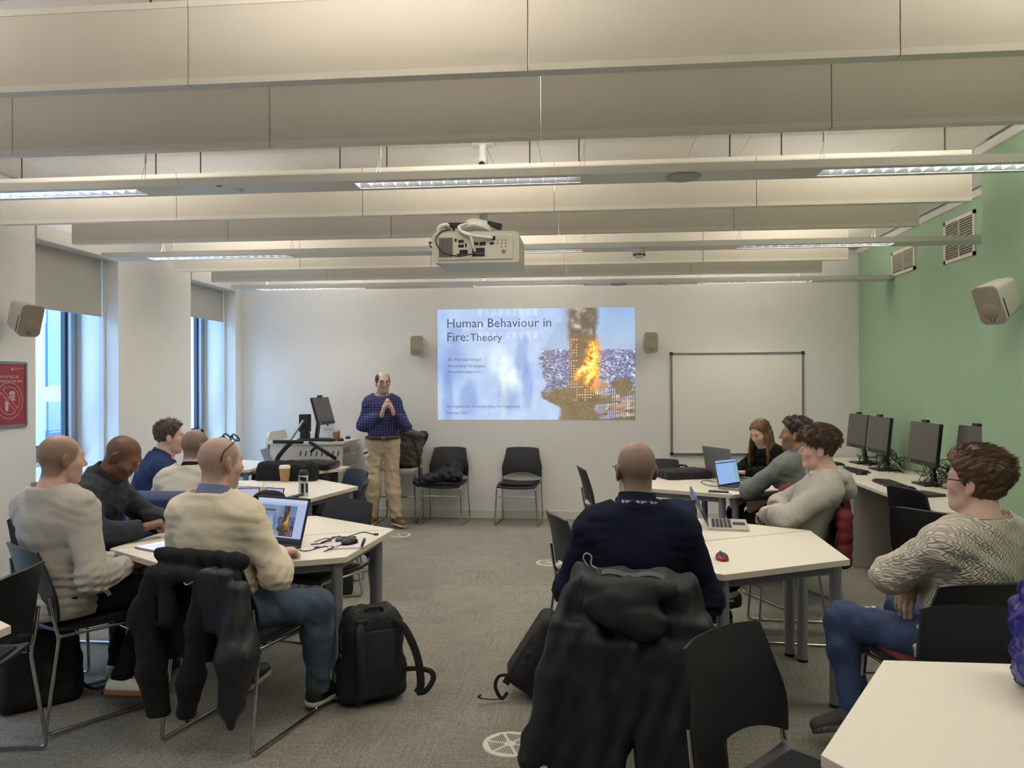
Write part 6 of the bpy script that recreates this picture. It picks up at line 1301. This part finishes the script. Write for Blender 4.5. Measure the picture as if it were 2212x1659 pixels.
# long hooded coat over the chair of the navy-polo man (chair frame: backrest at y -.27)
fx = lambda a, w, sd: folds(a, w, sd, (1, .25, .02), 4, .13)
co = soft('hooded_coat', 'long black hooded coat hanging over a chair back in the foreground', 'coat', (.20, 3.20, 0), R90(82), [rc((-.20, -.285, .845), (.20, -.285, .845), .040), rb((0, -.335, .66), (.19, .012, .17), .03), rb((-.135, -.375, .36), (.105, .018, .27), .035), rb((.145, -.365, .36), (.10, .018, .27), .035), rb((-.20, -.36, .42), (.05, .03, .26), .03), rb((.21, -.34, .45), (.04, .03, .26), .03),
    rc((-.20, -.31, .80), (-.27, -.38, .52), .045, .060), rc((-.27, -.38, .52), (-.355, -.42, .20), .060, .048), rc((.205, -.30, .80), (.275, -.34, .48), .05, .06), rc((.275, -.34, .48), (.29, -.33, .22), .06, .05), rc((-.2, -.2, .80), (.2, -.2, .80), .03)], M_coat, .035, .008, [fx(.0085, .115, 5), folds(.0016, .06, 6, (.8, .2, .5), 5, .4)], subs=(([rc((.01, -.38, .0), (.01, -.38, .30), .032, .004, ((0, 1, 0), 3.0))], .015),), cuts=(((0, 0, .07), (0, 0, -1)),))
soft_part(co, 'hood', [rc((-.13, -.375, .835), (.13, -.375, .835), .038), el((-.03, -.40, .775), V3(.135, .045, .075)), el((.06, -.415, .72), V3(.09, .038, .055)), rc((-.15, -.35, .84), (-.05, -.42, .72), .03, .03)], M_coat, .03, .007, [folds(.004, .09, 8, (.2, .3, 1), 4, .3)])
part(co, 'drawcord_loop', MB().tube(smooth_path([(-.155, -.30, .885), (-.175, -.30, .915), (-.165, -.30, .935), (-.145, -.30, .925), (-.145, -.305, .895), (-.12, -.31, .882)], 5), .0028, 6), mat('cord_grey', (168, 166, 160), .6)); part(co, 'zip_pull', MB().bbox(-.262, -.254, -.425, -.417, .20, .225, .002), M_chrome)
part(co, 'lining_edge', MB().sheet(lambda u, v: (-.10 + .24 * u, -.335 - .02 * v, .882 - .012 * v + .006 * math.sin(u * 11)), 12, 3, .005), mat('lining_grey', (78, 78, 82), .7))
# fleece jacket over the cream jumper man's chair
jk = soft('fleece_jacket', 'black fleece jacket hung over a chair back with sleeves dangling', 'jacket', (-1.575, 3.45, 0), R90(77), [rc((-.21, -.285, .835), (.21, -.285, .835), .034), rc((-.20, -.33, .765), (.20, -.33, .765), .035), rc((-.19, -.335, .75), (-.25, -.365, .57), .045, .055), rc((-.12, -.345, .74), (-.10, -.37, .585), .03, .042), rc((-.225, -.36, .60), (-.175, -.385, .36), .052, .058), rc((-.175, -.385, .36), (-.125, -.395, .20), .058, .046), rc((.06, -.345, .74), (.05, -.37, .575), .03, .048), rc((.05, -.37, .55), (.03, -.375, .36), .036, .052), rc((.03, -.375, .36), (.0, -.38, .215), .052, .042), rb((0, -.275, .60), (.185, .004, .20), .012)], M_fleece, .035, .008, [folds(.004, .08, 15, (1, .2, .3), 4, .3)], cuts=(((0, 0, .19), (0, 0, -1)),))
soft_part(jk, 'nylon_sleeve', [rb((.14, -.355, .68), (.06, .012, .11), .022), rc((.22, -.335, .72), (.255, -.375, .46), .05, .085), rc((.255, -.375, .46), (.235, -.39, .28), .085, .05), rc((.235, -.39, .28), (.235, -.395, .19), .045, .015)], M_nyl, .03, .008, [fx(.004, .08, 16)])
part(jk, 'hanger_loop', MB().tube(smooth_path([(-.02, -.362, .745), (.0, -.37, .738), (.025, -.362, .752)], 4), .004, 6), M_alu)
# burgundy coats
bc_ = soft('burgundy_coat', 'burgundy coat draped over the chair of the grey-green shirted man', 'coat', (1.47, 5.85, 0), R90(114), [rc((-.22, -.28, .82), (.22, -.28, .82), .05), rb((0, -.30, .58), (.21, .015, .24), .04), rc((-.23, -.27, .80), (-.27, -.22, .50), .055, .06), rc((-.27, -.22, .50), (-.24, -.26, .30), .06, .05), rc((.20, -.27, .78), (.20, -.29, .45), .04, .04)], M_burg, .04, .011, [fx(.006, .09, 21)])
part(bc_, 'drawcord', MB().tube(smooth_path([(-.20, -.30, .30), (-.21, -.31, .2), (-.20, -.3, .12)], 4), .004, 6), M_burg)
bp2 = soft('burgundy_puffer_coat', 'burgundy quilted coat hung behind the grey hoodie man', 'coat', (1.27, 5.02, 0), R90(176), [rc((-.19, -.27, .78), (.19, -.27, .78), .032), rb((0, -.28, .63), (.19, .008, .14), .024), rc((-.21, -.265, .75), (-.22, -.25, .52), .03, .035), rc((.21, -.265, .75), (.21, -.25, .50), .03, .035)], M_burg, .04, .011, [lambda X, Y, Z: -.007 * np.abs(np.sin(Z * 46)) + 0 * X + 0 * Y, folds(.003, .08, 22)])
# navy puffer on the beige man's chair, black jacket on the far chair
pn = soft('puffer_jacket', 'navy puffer jacket over the chair of the beige jumper man', 'jacket', (-2.68, 5.02, 0), R90(92), [rc((-.19, -.275, .84), (.19, -.275, .84), .05), rb((0, -.30, .62), (.19, .02, .20), .045), rc((.20, -.27, .80), (.24, -.24, .52), .055, .055), rc((-.20, -.27, .80), (-.24, -.24, .52), .055, .055)], M_puff, .04, .010, [lambda X, Y, Z: -.008 * np.abs(np.sin(Z * 42)) + 0 * X + 0 * Y])
bj = soft('black_jacket', 'black jacket draped over the chair behind the coffee cup', 'jacket', (-2.67, 6.46, 0), R90(268), [rc((-.21, -.27, .835), (.21, -.27, .835), .05), rb((0, -.25, .64), (.22, .05, .19), .04), rc((-.22, -.25, .80), (-.25, -.2, .5), .05, .05), rc((.22, -.25, .80), (.25, -.2, .5), .05, .05)], M_fleece, .05, .012, [folds(.005, .08, 31)])
# jacket dumped on the wall chair
dj = soft('dumped_jacket', 'dark jacket dumped on the seat of the wall chair', 'jacket', (-1.61, 8.735, 0), R90(268), [el((-.02, -.03, .53), V3(.17, .14, .09)), el((-.06, -.12, .60), V3(.12, .09, .10)), rc((.02, .05, .52), (.20, .20, .50), .07, .055), rc((.20, .20, .50), (.27, .23, .475), .055, .04), rc((-.10, .0, .55), (-.16, .10, .52), .07, .05)], M_jack, .04, .009, [folds(.010, .09, 41), folds(.004, .04, 42)]); part(dj, 'label_tag', MB().box(-.10, -.085, .05, .052, .60, .612), M_paper)
# stool backpack and jacket
M_bpk = mat('backpack_grey_olive', (72, 70, 62), .8, bump=(60, .4), noise=(20, .12)); M_bbk = mat('backpack_black', (22, 22, 24), .75, bump=(70, .45), noise=(30, .15)); M_web = mat('webbing_black', (30, 30, 32), .7, bump=(200, .3)); M_grn = mat('trim_green', (84, 104, 44), .7)
sb = soft('stool_backpack', 'grey-green backpack on the white stool behind the lecturer', 'backpack', (-2.06, 8.76, .63), math.radians(180), [rb((-.02, -.02, .20), (.11, .07, .17), .04, rotm(0, 0, -12)), rb((-.05, .06, .14), (.08, .03, .10), .03, rotm(0, 0, -12))], M_bpk, .03, .009, [folds(.004, .07, 51)])
part(sb, 'strap', MB().tube(smooth_path([(-.08, .08, .38), (-.13, .12, .25), (-.16, .10, .10), (-.17, .10, -.02), (-.175, .13, -.10), (-.17, .13, -.2)], 5), .014, 8, flat=((0, 1, 0), .3)), M_web)
nj = soft('folded_jacket', 'navy jacket bundled on the stool back above the grey-green backpack', 'jacket', (-2.06, 8.90, .93), math.radians(180), [rc((-.14, .0, .02), (.06, .0, .08), .06, .05), rc((-.15, .02, -.02), (-.17, .03, .05), .05, .055), rc((.02, .0, .10), (.0, .0, .16), .05, .03)], mat('jacket_navy', (30, 40, 72), .8, bump=(24, .4)), .03, .008, [folds(.006, .06, 52)]); part(nj, 'label_tag', MB().box(-.15, -.12, .075, .078, .05, .07), M_paper)
# near black backpack
bk = soft('laptop_backpack', 'black backpack with green trim standing by the left table leg', 'backpack', (-1.08, 3.80, 0), math.radians(30), [rb((0, 0, .215), (.105, .055, .155), .045), rb((0, .0, .36), (.085, .05, .05), .05), rb((-.03, .085, .17), (.09, .025, .11), .03), rb((-.135, .0, .12), (.012, .05, .07), .022), rb((.135, .0, .12), (.012, .05, .07), .022)], M_bbk, .03, .008, [folds(.003, .06, 61)], cuts=(((0, 0, .003), (0, 0, -1)),))
part(bk, 'back_pad', MB().bbox(-.095, .095, -.118, -.098, .05, .37, .008), M_web, 40); part(bk, 'handle', MB().tube(bend([(-.04, -.06, .435), (-.04, -.07, .475), (.04, -.07, .475), (.04, -.06, .435)], .02), .010, 8), M_web)
part(bk, 'strap', MB().tube(smooth_path([(-.065, -.085, .42), (-.085, -.135, .36), (-.08, -.145, .22), (-.07, -.13, .08), (-.085, -.10, .03)], 6), .022, 8, flat=((0, 1, .1), .35)), M_web); part(bk, 'strap', MB().tube(smooth_path([(.06, -.08, .42), (.13, -.13, .38), (.19, -.16, .24), (.21, -.16, .10), (.195, -.15, .05)], 6), .020, 8, flat=((.6, 1, 0), .35)), M_web)
part(bk, 'strap_tail', MB().tube(smooth_path([(.195, -.15, .05), (.23, -.17, .06), (.27, -.17, .11), (.26, -.16, .15), (.20, -.12, .16), (.15, -.08, .15)], 6), .014, 6, flat=((.2, 1, 0), .25)), M_web); part(bk, 'green_piping', MB().tube(smooth_path([(-.152, -.04, .28), (-.15, -.04, .36), (-.12, -.045, .435), (-.06, -.05, .465)], 6), .006, 6), M_grn)
part(bk, 'buckle', MB().bbox(-.095, -.04, -.115, -.10, .41, .43, .004), M_blk); part(bk, 'zip_pull', MB().bbox(-.158, -.15, -.03, -.02, .235, .255, .002), M_alu); part(bk, 'pocket_flap', MB().sheet(lambda u, v: (-.10 + .2 * u, -.121, .06 + .10 * v + .02 * math.sin(u * PI)), 8, 4, .006), M_bbk)
# hard-shell backpack leaning by the navy polo man
hb_ = soft('hardshell_backpack', 'black moulded backpack leaning behind the hanging coat sleeve', 'backpack', (-.22, 3.94, 0), math.radians(8), [rb((.02, 0, .19), (.095, .07, .15), .045, rotm(0, 0, 33)), rb((-.0, -.085, .15), (.07, .01, .10), .03, rotm(0, 0, 33))], M_bbk, .03, .009, None, cuts=(((0, 0, .003), (0, 0, -1)),))
part(hb_, 'strap', MB().tube(smooth_path([(.04, -.05, .40), (-.06, -.08, .30), (-.14, -.09, .18), (-.20, -.09, .09)], 6), .020, 8, flat=((0, 1, 0), .4)), M_web); part(hb_, 'strap_loop', MB().tube(smooth_path([(-.17, -.09, .13), (-.23, -.10, .13), (-.25, -.10, .08), (-.22, -.10, .02), (-.19, -.10, .05)], 6), .009, 6, flat=((0, 1, 0), .4)), M_web); part(hb_, 'strap_tail', MB().tube(smooth_path([(-.21, -.10, .02), (-.27, -.11, .02), (-.33, -.12, .035), (-.32, -.12, .05)], 5), .008, 6, flat=((0, 0, 1), .3)), M_web)
part(hb_, 'buckle', MB().bbox(-.10, -.07, -.115, -.10, .215, .25, .005), M_blk); part(hb_, 'buckle', MB().bbox(-.125, -.095, -.115, -.10, .165, .20, .005), M_blk)
# backpack under the grey sweatshirt man's chair, bag under the left table
ub = soft('floor_rucksack', 'large black rucksack on the carpet under the grey sweatshirt man', 'backpack', (-2.74, 3.62, 0), math.radians(50), [rb((0, 0, .19), (.13, .09, .14), .05), rb((.10, -.02, .12), (.05, .08, .08), .04)], M_bbk, .03, .010, [folds(.006, .1, 71)], cuts=(((0, 0, .003), (0, 0, -1)),))
part(ub, 'strap', MB().tube(smooth_path([(.16, -.05, .10), (.24, -.08, .02), (.34, -.06, .012), (.44, -.10, .02), (.36, -.18, .010), (.26, -.16, .012)], 6), .016, 6, flat=((0, 0, 1), .35)), M_web)
gb = soft('shoulder_bag', 'small black and olive bag on the floor under the bottle table', 'bag', (-1.90, 5.66, 0), math.radians(20), [rb((0, 0, .10), (.12, .06, .07), .03), el((0, -.02, .17), V3(.13, .08, .05))], M_bbk, .03, .010, [folds(.004, .06, 81)], cuts=(((0, 0, .003), (0, 0, -1)),)); part(gb, 'olive_panel', MB().bbox(-.05, .07, -.105, -.09, .05, .16, .006), M_bpk); part(gb, 'buckle', MB().tube([(.02 + .022 * math.cos(a), -.108, .09 + .022 * math.sin(a)) for a in [2 * PI * k / 14 for k in range(14)]], .004, 6, closed=True), M_alu)
# blue carrier bag
M_bag = mat('carrier_bag_blue', (46, 40, 128), .3, noise=(26, .35), bump=(26, .8)); 
cb_ = soft('carrier_bag', 'blue plastic carrier bag with white writing on the bottom right table', 'bag', (1.35, 2.20, TH + .001), math.radians(0), [rb((0, 0, .13), (.12, .09, .08), .05), rb((0, 0, .24), (.13, .06, .06), .03), rc((-.15, -.06, .07), (-.20, -.07, .085), .03, .006)], M_bag, .04, .008, [folds(.007, .06, 91), folds(.003, .03, 92)], cuts=(((0, 0, .002), (0, 0, -1)),))
M_pw = mat('print_white_bag', (232, 230, 238), .5)
nv = Vector((-.75, -.66, 0)).normalized(); uv = Vector((.66, -.75, 0)).normalized(); bm_ = Matrix(((uv.x, 0, nv.x, 0), (uv.y, 0, nv.y, 0), (0, 1, 0, 0), (0, 0, 0, 1)))
for tx, u, v, s_ in (('by your', .01, .10, .030), ('help us', .035, .09, .030)):
    obj('bag_print', xf(text_mb(tx, s_, 1.5), Matrix.Translation((-.148, -.118, 0)) @ bm_ @ Matrix.Translation((u, v, .012)) @ Matrix.Rotation(math.radians(66), 4, 'Z')), M_pw, cb_)
# ---------------------------------------------------------------- things on the tables
M_bl = mat('laptop_black', (30, 30, 32), .45); M_al = mat('laptop_aluminium', (190, 188, 182), .35, metal=.5); M_kb = mat('laptop_keys', (38, 38, 42), .6); M_sblue = mat('screen_blue_lit', (120, 150, 205), .3, emit=((140, 172, 226), .55)); M_sdoc = mat('screen_document', (190, 200, 240), .3, emit=((196, 206, 248), .75)); M_sdark = mat('screen_dark', (26, 30, 42), .2, emit=((30, 44, 90), .25)); M_gl = mat('laptop_grey', (132, 132, 130), .4, metal=.4)
def laptop(x, y, heading, label, m, scr, w=.345, d=.235, ang=105, z=TH + .001, pic=False, logo=False):
    """user looks along the heading, screen faces back at the user"""
    t = thing('open_laptop', label, 'laptop', (x, y, z), R90(heading), 'open laptops')
    b_ = obj('base', MB().bbox(-w / 2, w / 2, -d / 2, d / 2, 0, .016, .003), m, t); k_ = MB()
    for r_ in range(5):
        for c_ in range(14): k_.box(-w / 2 + .025 + c_ * (w - .05) / 14, -w / 2 + .025 + (c_ + .85) * (w - .05) / 14, -.02 + r_ * .023, -.001 + r_ * .023, .016, .0185)
    ko = obj('keys', k_, M_kb, b_); ko['kind'] = 'stuff'; obj('touchpad', MB().box(-.05, .05, -d / 2 + .015, -.03, .016, .0166), M_kb, b_)
    P = Matrix.Translation((0, d / 2 - .004, .014)) @ Matrix.Rotation(math.radians(90 - ang), 4, 'X'); li = obj('lid', MB().bbox(-w / 2, w / 2, -.002, .006, 0, d * .98, .003, P), m, t)
    obj('bezel', MB().box(-w / 2 + .003, w / 2 - .003, -.0028, -.0021, .005, d * .97, P), M_bl, li)
    if pic:
        nx, ny = 150, 92; im = np.ones((nx, ny, 3)) * np.array((176, 190, 232)); sub_ = slide_picture(110, 68) * .72; im[14:124, 10:78] = sub_; im[:, :7] = (40, 42, 50); im[:, 84:] = (200, 208, 236); im[16:60, 64:68] = (70, 72, 84); im[16:34, 56:60] = (70, 72, 84)
        o = pic_panel('screen', w - .022, d * .97 - .024, nx, ny, im, pic_mat('laptop_screen_picture', (20, 20, 24), .2, .62), li); o.matrix_local = P @ Matrix.Translation((0, -.0032, d * .49)) 
    else: obj('screen', MB().box(-w / 2 + .010, w / 2 - .010, -.0034, -.0028, .018, d * .95, P), scr, li)
    if scr is M_sblue: obj('toolbar', MB().box(-w / 2 + .012, w / 2 - .012, -.0040, -.0034, d * .95 - .024, d * .95 - .014, P), M_gl, li); obj('side_pane', MB().box(w / 2 - .07, w / 2 - .012, -.0040, -.0034, .03, d * .95 - .03, P), mat('screen_teal', (110, 160, 180), .3, emit=((120, 170, 190), .5)), li)
    if logo: obj('logo', MB().tube([tuple(P @ Vector((.016 * math.cos(a), .0062, d * .5 + .016 * math.sin(a)))) for a in [2 * PI * k / 18 for k in range(18)]], .0016, 5, closed=True), M_alu, li)
    return t
laptop(-1.69, 3.86, 70, 'open black laptop showing the burning tower slide before the cream jumper man', M_bl, None, .36, .25, 108, pic=True)
laptop(.80, 4.73, -115 + 180 + 0, 'x', M_al, M_sdark) if False else None
sl_ = laptop(.83, 4.73, 172, 'open silver laptop on the near right table facing the grey hoodie man', M_al, M_sdark, .33, .23, 118)
laptop(.40, 4.12, 84, 'open dark laptop in front of the navy polo man', M_bl, M_sdark, .33, .22, 108)
laptop(1.30, 7.10, 205, 'large open grey laptop with its lid toward the camera in front of the woman', M_gl, M_sdark, .42, .28, 100, logo=True)
laptop(1.24, 6.43, 138, 'open laptop with a pale blue screen in front of the grey-green shirted man', M_gl, M_sblue, .33, .22, 102)
# tablet on the left
tb = thing('tablet', 'tablet lying on the left table showing a document', 'tablet', (-2.16, 3.86, TH + .001), R90(62)); obj('body', MB().bbox(-.15, .15, -.11, .11, 0, .010, .004), M_gl, tb); obj('screen', MB().box(-.142, .142, -.102, .102, .010, .0112), M_sdoc, tb); ln_ = MB()
for r_ in range(9): ln_.box(-.11 + (.02 if r_ % 3 == 0 else 0), (.05 if r_ % 3 else -.02), .075 - r_ * .018, .079 - r_ * .018, .0112, .0116)
o = obj('text_lines', ln_, mat('screen_text', (96, 110, 170), .5, emit=((96, 110, 170), .4)), tb); o['kind'] = 'stuff'
# notebook, hub, mouse, pen, leads
nb_ = thing('notepad', 'white notepad with a black mouse on it near the left table corner', 'notepad', (-1.27, 4.01, TH + .001), math.radians(12)); obj('pages', MB().bbox(-.085, .085, -.11, .11, 0, .010, .001), mat('notepad_pages', (226, 216, 224), .7), nb_); sp_ = MB()
for k in range(12): sp_.tube([(.088 + .006 * math.cos(a), -.10 + k * .018, .008 + .008 * math.sin(a)) for a in [2 * PI * j / 10 for j in range(10)]], .0016, 5, closed=True)
so2 = obj('spiral_binding', sp_, M_blk, nb_); so2['kind'] = 'stuff'
hubo = thing('portable_drive', 'small grey portable drive on the notepad', 'drive', (-1.295, 4.085, TH + .0112), .3); obj('case', MB().bbox(-.055, .055, -.038, .038, 0, .014, .004), M_lapg, hubo); obj('stripe', MB().box(-.054, .054, -.006, .006, .0141, .0146), M_gl, hubo)
mouse(-1.245, 3.995, TH + .0112, 60, 'black mouse lying on the white notepad')
pe = thing('usb_stick', 'blue and white memory stick beside the laptop cable', 'memory stick', (-1.39, 3.93, TH + .001), .9); obj('cap', MB().bbox(-.028, .0, -.006, .006, 0, .010, .003), mat('plastic_blue', (60, 110, 190), .4), pe); obj('body', MB().bbox(.0, .026, -.006, .006, 0, .010, .003), M_wht, pe); obj('ring', MB().tube([(.034 + .008 * math.cos(a), .008 * math.sin(a), .004) for a in [2 * PI * k / 12 for k in range(12)]], .0012, 5, closed=True), M_chrome, pe)
zt = TH + .004
o = obj('usb_lead', MB().tube(smooth_path([(-1.46, 4.00, zt), (-1.41, 4.03, zt), (-1.40, 4.10, zt), (-1.36, 4.18, zt + .01), (-1.32, 4.08, zt), (-1.36, 4.05, zt), (-1.40, 4.16, zt + .005), (-1.33, 4.10, zt + .02), (-1.28, 4.06, zt + .03), (-1.22, 4.14, zt + .04), (-1.17, 4.19, zt + .02)], 8), .0028, 6), M_blk, smooth=60); tag(o, 'thin black lead looping over the notepad and drive', 'cable'); obj('connector', MB().tube([(-1.17, 4.19, zt + .02), (-1.15, 4.205, zt + .018)], .006, 8), M_blk, o)
o = obj('mouse_lead', MB().tube(smooth_path([(-1.47, 3.86, zt), (-1.42, 3.84, zt), (-1.37, 3.94, zt), (-1.30, 3.90, zt + .010), (-1.33, 3.83, zt), (-1.27, 3.97, zt + .012), (-1.25, 4.03, zt + .02)], 8), .0026, 6), M_blk, smooth=60); tag(o, 'thin black mouse lead beside the open black laptop', 'cable')
o = obj('earphones', MB().tube(smooth_path([(-1.46, 4.06, zt), (-1.43, 4.12, zt + .006), (-1.39, 4.10, zt + .01), (-1.42, 4.05, zt), (-1.38, 4.08, zt + .008), (-1.40, 4.13, zt)], 8), .0026, 6), mat('cord_red_brown', (112, 52, 44), .6), smooth=60); tag(o, 'bundled red-brown cord behind the open black laptop', 'cable'); obj('plug', MB().tube([(-1.40, 4.13, zt), (-1.395, 4.15, zt)], .004, 8), M_blk, o)
# mid left table
cl2 = thing('closed_laptop', 'closed grey laptop on the left table by the windows', 'laptop', (-2.72, 6.00, TH + .001), math.radians(-12)); obj('lower_body', MB().bbox(-.17, .17, -.12, .12, 0, .012, .003), M_gl, cl2); obj('lid', MB().bbox(-.17, .17, -.12, .12, .0125, .019, .003), M_gl, cl2)
for k, (x, y, rz, lb) in enumerate(((-2.50, 5.56, .35, 'phone propped upright on the left table, the left of two'), (-2.32, 5.58, -.2, 'phone propped upright on the left table, the right of two'))):
    ph = thing('phone', lb, 'phone', (x, y, TH + .001), rz, 'phones propped on the left table'); P = Matrix.Rotation(math.radians(-18), 4, 'X'); obj('case', MB().bbox(-.075, .075, .0, .009, 0, .085, .003, P), M_blk, ph); obj('screen', MB().box(-.069, .069, -.0012, 0, .007, .078, P), mat('phone_screen_lit', (150, 150, 185), .2, emit=((170, 168, 205), .45)), ph); obj('stand', MB().bbox(-.03, .03, .0, .07, 0, .006, .002), M_blk, ph)
st_ = obj('stylus', MB().tube([(0, 0, 0), (.03, .05, .11)], .004, 8), M_wht, loc=(-2.42, 5.52, TH + .001)); tag(st_, 'white stylus leaning between the two propped phones', 'stylus'); obj('tip', MB().tube([(.03, .05, .11), (.031, .052, .116)], .002, 6), M_blk, st_)
cap = soft('flat_cap', 'black cap lying on the left table edge', 'cap', (-2.30, 5.45, TH), .3, [el((0, 0, .02), V3(.12, .10, .065))], M_fleece, .01, .009, None, cuts=(((0, 0, .002), (0, 0, -1)),)); part(cap, 'peak', MB().sheet(lambda u, v: (-.08 + .16 * u, -.09 - .05 * v * math.sin(u * PI), .012 - .006 * v), 8, 4, .005), M_fleece)
ph2 = thing('phone', 'dark phone lying tilted at the near corner of the left table', 'phone', (-2.15, 5.55, TH + .001), .5); obj('case', MB().bbox(-.075, .075, -.038, .038, .02, .03, .004, Matrix.Rotation(-.2, 4, 'Y')), M_blk, ph2); obj('stand', MB().bbox(-.03, .03, -.02, .02, 0, .025, .004), M_blk, ph2)
M_btl = mat('bottle_clear', (196, 199, 203), .25); bo = thing('sports_bottle', 'clear sports bottle with black cap and print on the left table', 'bottle', (-2.15, 5.74, TH + .001), .2)
obj('bottle_body', MB().lathe([(0, 0), (.034, 0), (.036, .006), (.036, .085), (.034, .10), (.036, .115), (.036, .165), (.028, .185), (0, .185)], 24), M_btl, bo, smooth=50); cp_ = obj('cap', MB().lathe([(.037, .162), (.037, .182), (.026, .20), (.014, .205), (.014, .222), (.010, .225), (.010, .235), (0, .236)], 20), M_blk, bo, smooth=40)
for a in (-1.9, -.9): obj('print', MB().sheet(lambda u, v, a=a: (.0366 * math.cos(a + .55 * u), .0366 * math.sin(a + .55 * u), .03 + .07 * v), 5, 3, .0005), M_blk, bo)
obj('print_band', MB().sheet(lambda u, v: (.0368 * math.cos(-2.3 + 1.5 * u), .0368 * math.sin(-2.3 + 1.5 * u), .125 + .03 * v - .01 * u), 8, 2, .0005), M_blk, bo)
# right tables
mouse(.645, 3.83, TH + .001, 95, 'red and black mouse alone on the near right table', mat('mouse_red', (150, 22, 26), .2, coat=.5), M_mouse)
lb_ = soft('laptop_bag', 'black laptop bag lying flat on the far right table', 'bag', (.86, 7.14, TH + .001), math.radians(18), [rb((0, 0, .035), (.20, .14, .018), .018), rb((.02, -.03, .062), (.15, .09, .008), .012)], M_bbk, .02, .008, [folds(.003, .08, 95)], cuts=(((0, 0, .002), (0, 0, -1)),)); part(lb_, 'handle', MB().tube(smooth_path([(-.05, .06, .08), (-.03, .05, .105), (.05, .05, .10), (.07, .06, .08)], 5), .009, 6), M_web); part(lb_, 'zip', MB().box(-.19, .19, -.158, -.155, .03, .036), M_web)
ph3 = thing('phone', 'black phone flat on the far right table corner', 'phone', (1.02, 6.20, TH + .001), math.radians(75)); obj('case', MB().bbox(-.038, .038, -.075, .075, 0, .009, .003), M_blk, ph3); obj('screen', MB().box(-.034, .034, -.070, .070, .009, .0095), M_bl, ph3)
o = obj('charging_lead', MB().tube(smooth_path([(1.20, 6.52, zt), (1.10, 6.50, zt), (1.00, 6.58, zt), (.97, 6.78, zt), (1.02, 6.90, zt), (1.10, 6.80, zt), (1.13, 6.65, zt), (1.18, 6.48, zt)], 8), .003, 6), M_blk, smooth=60); tag(o, 'black charging lead looping on the far right table', 'cable')
pa = thing('sandwich_box', 'small open food box beside the grey laptop lid', 'food box', (1.06, 7.36, TH + .001), .2); obj('box', MB().bbox(-.06, .06, -.045, .045, 0, .05, .003), mat('card_cream', (214, 200, 168), .8), pa); obj('pastry', MB().ell((0, 0, .055), (.045, .032, .016), 14, 8), mat('pastry_brown', (160, 104, 58), .8, noise=(60, .2)), pa, smooth=60)
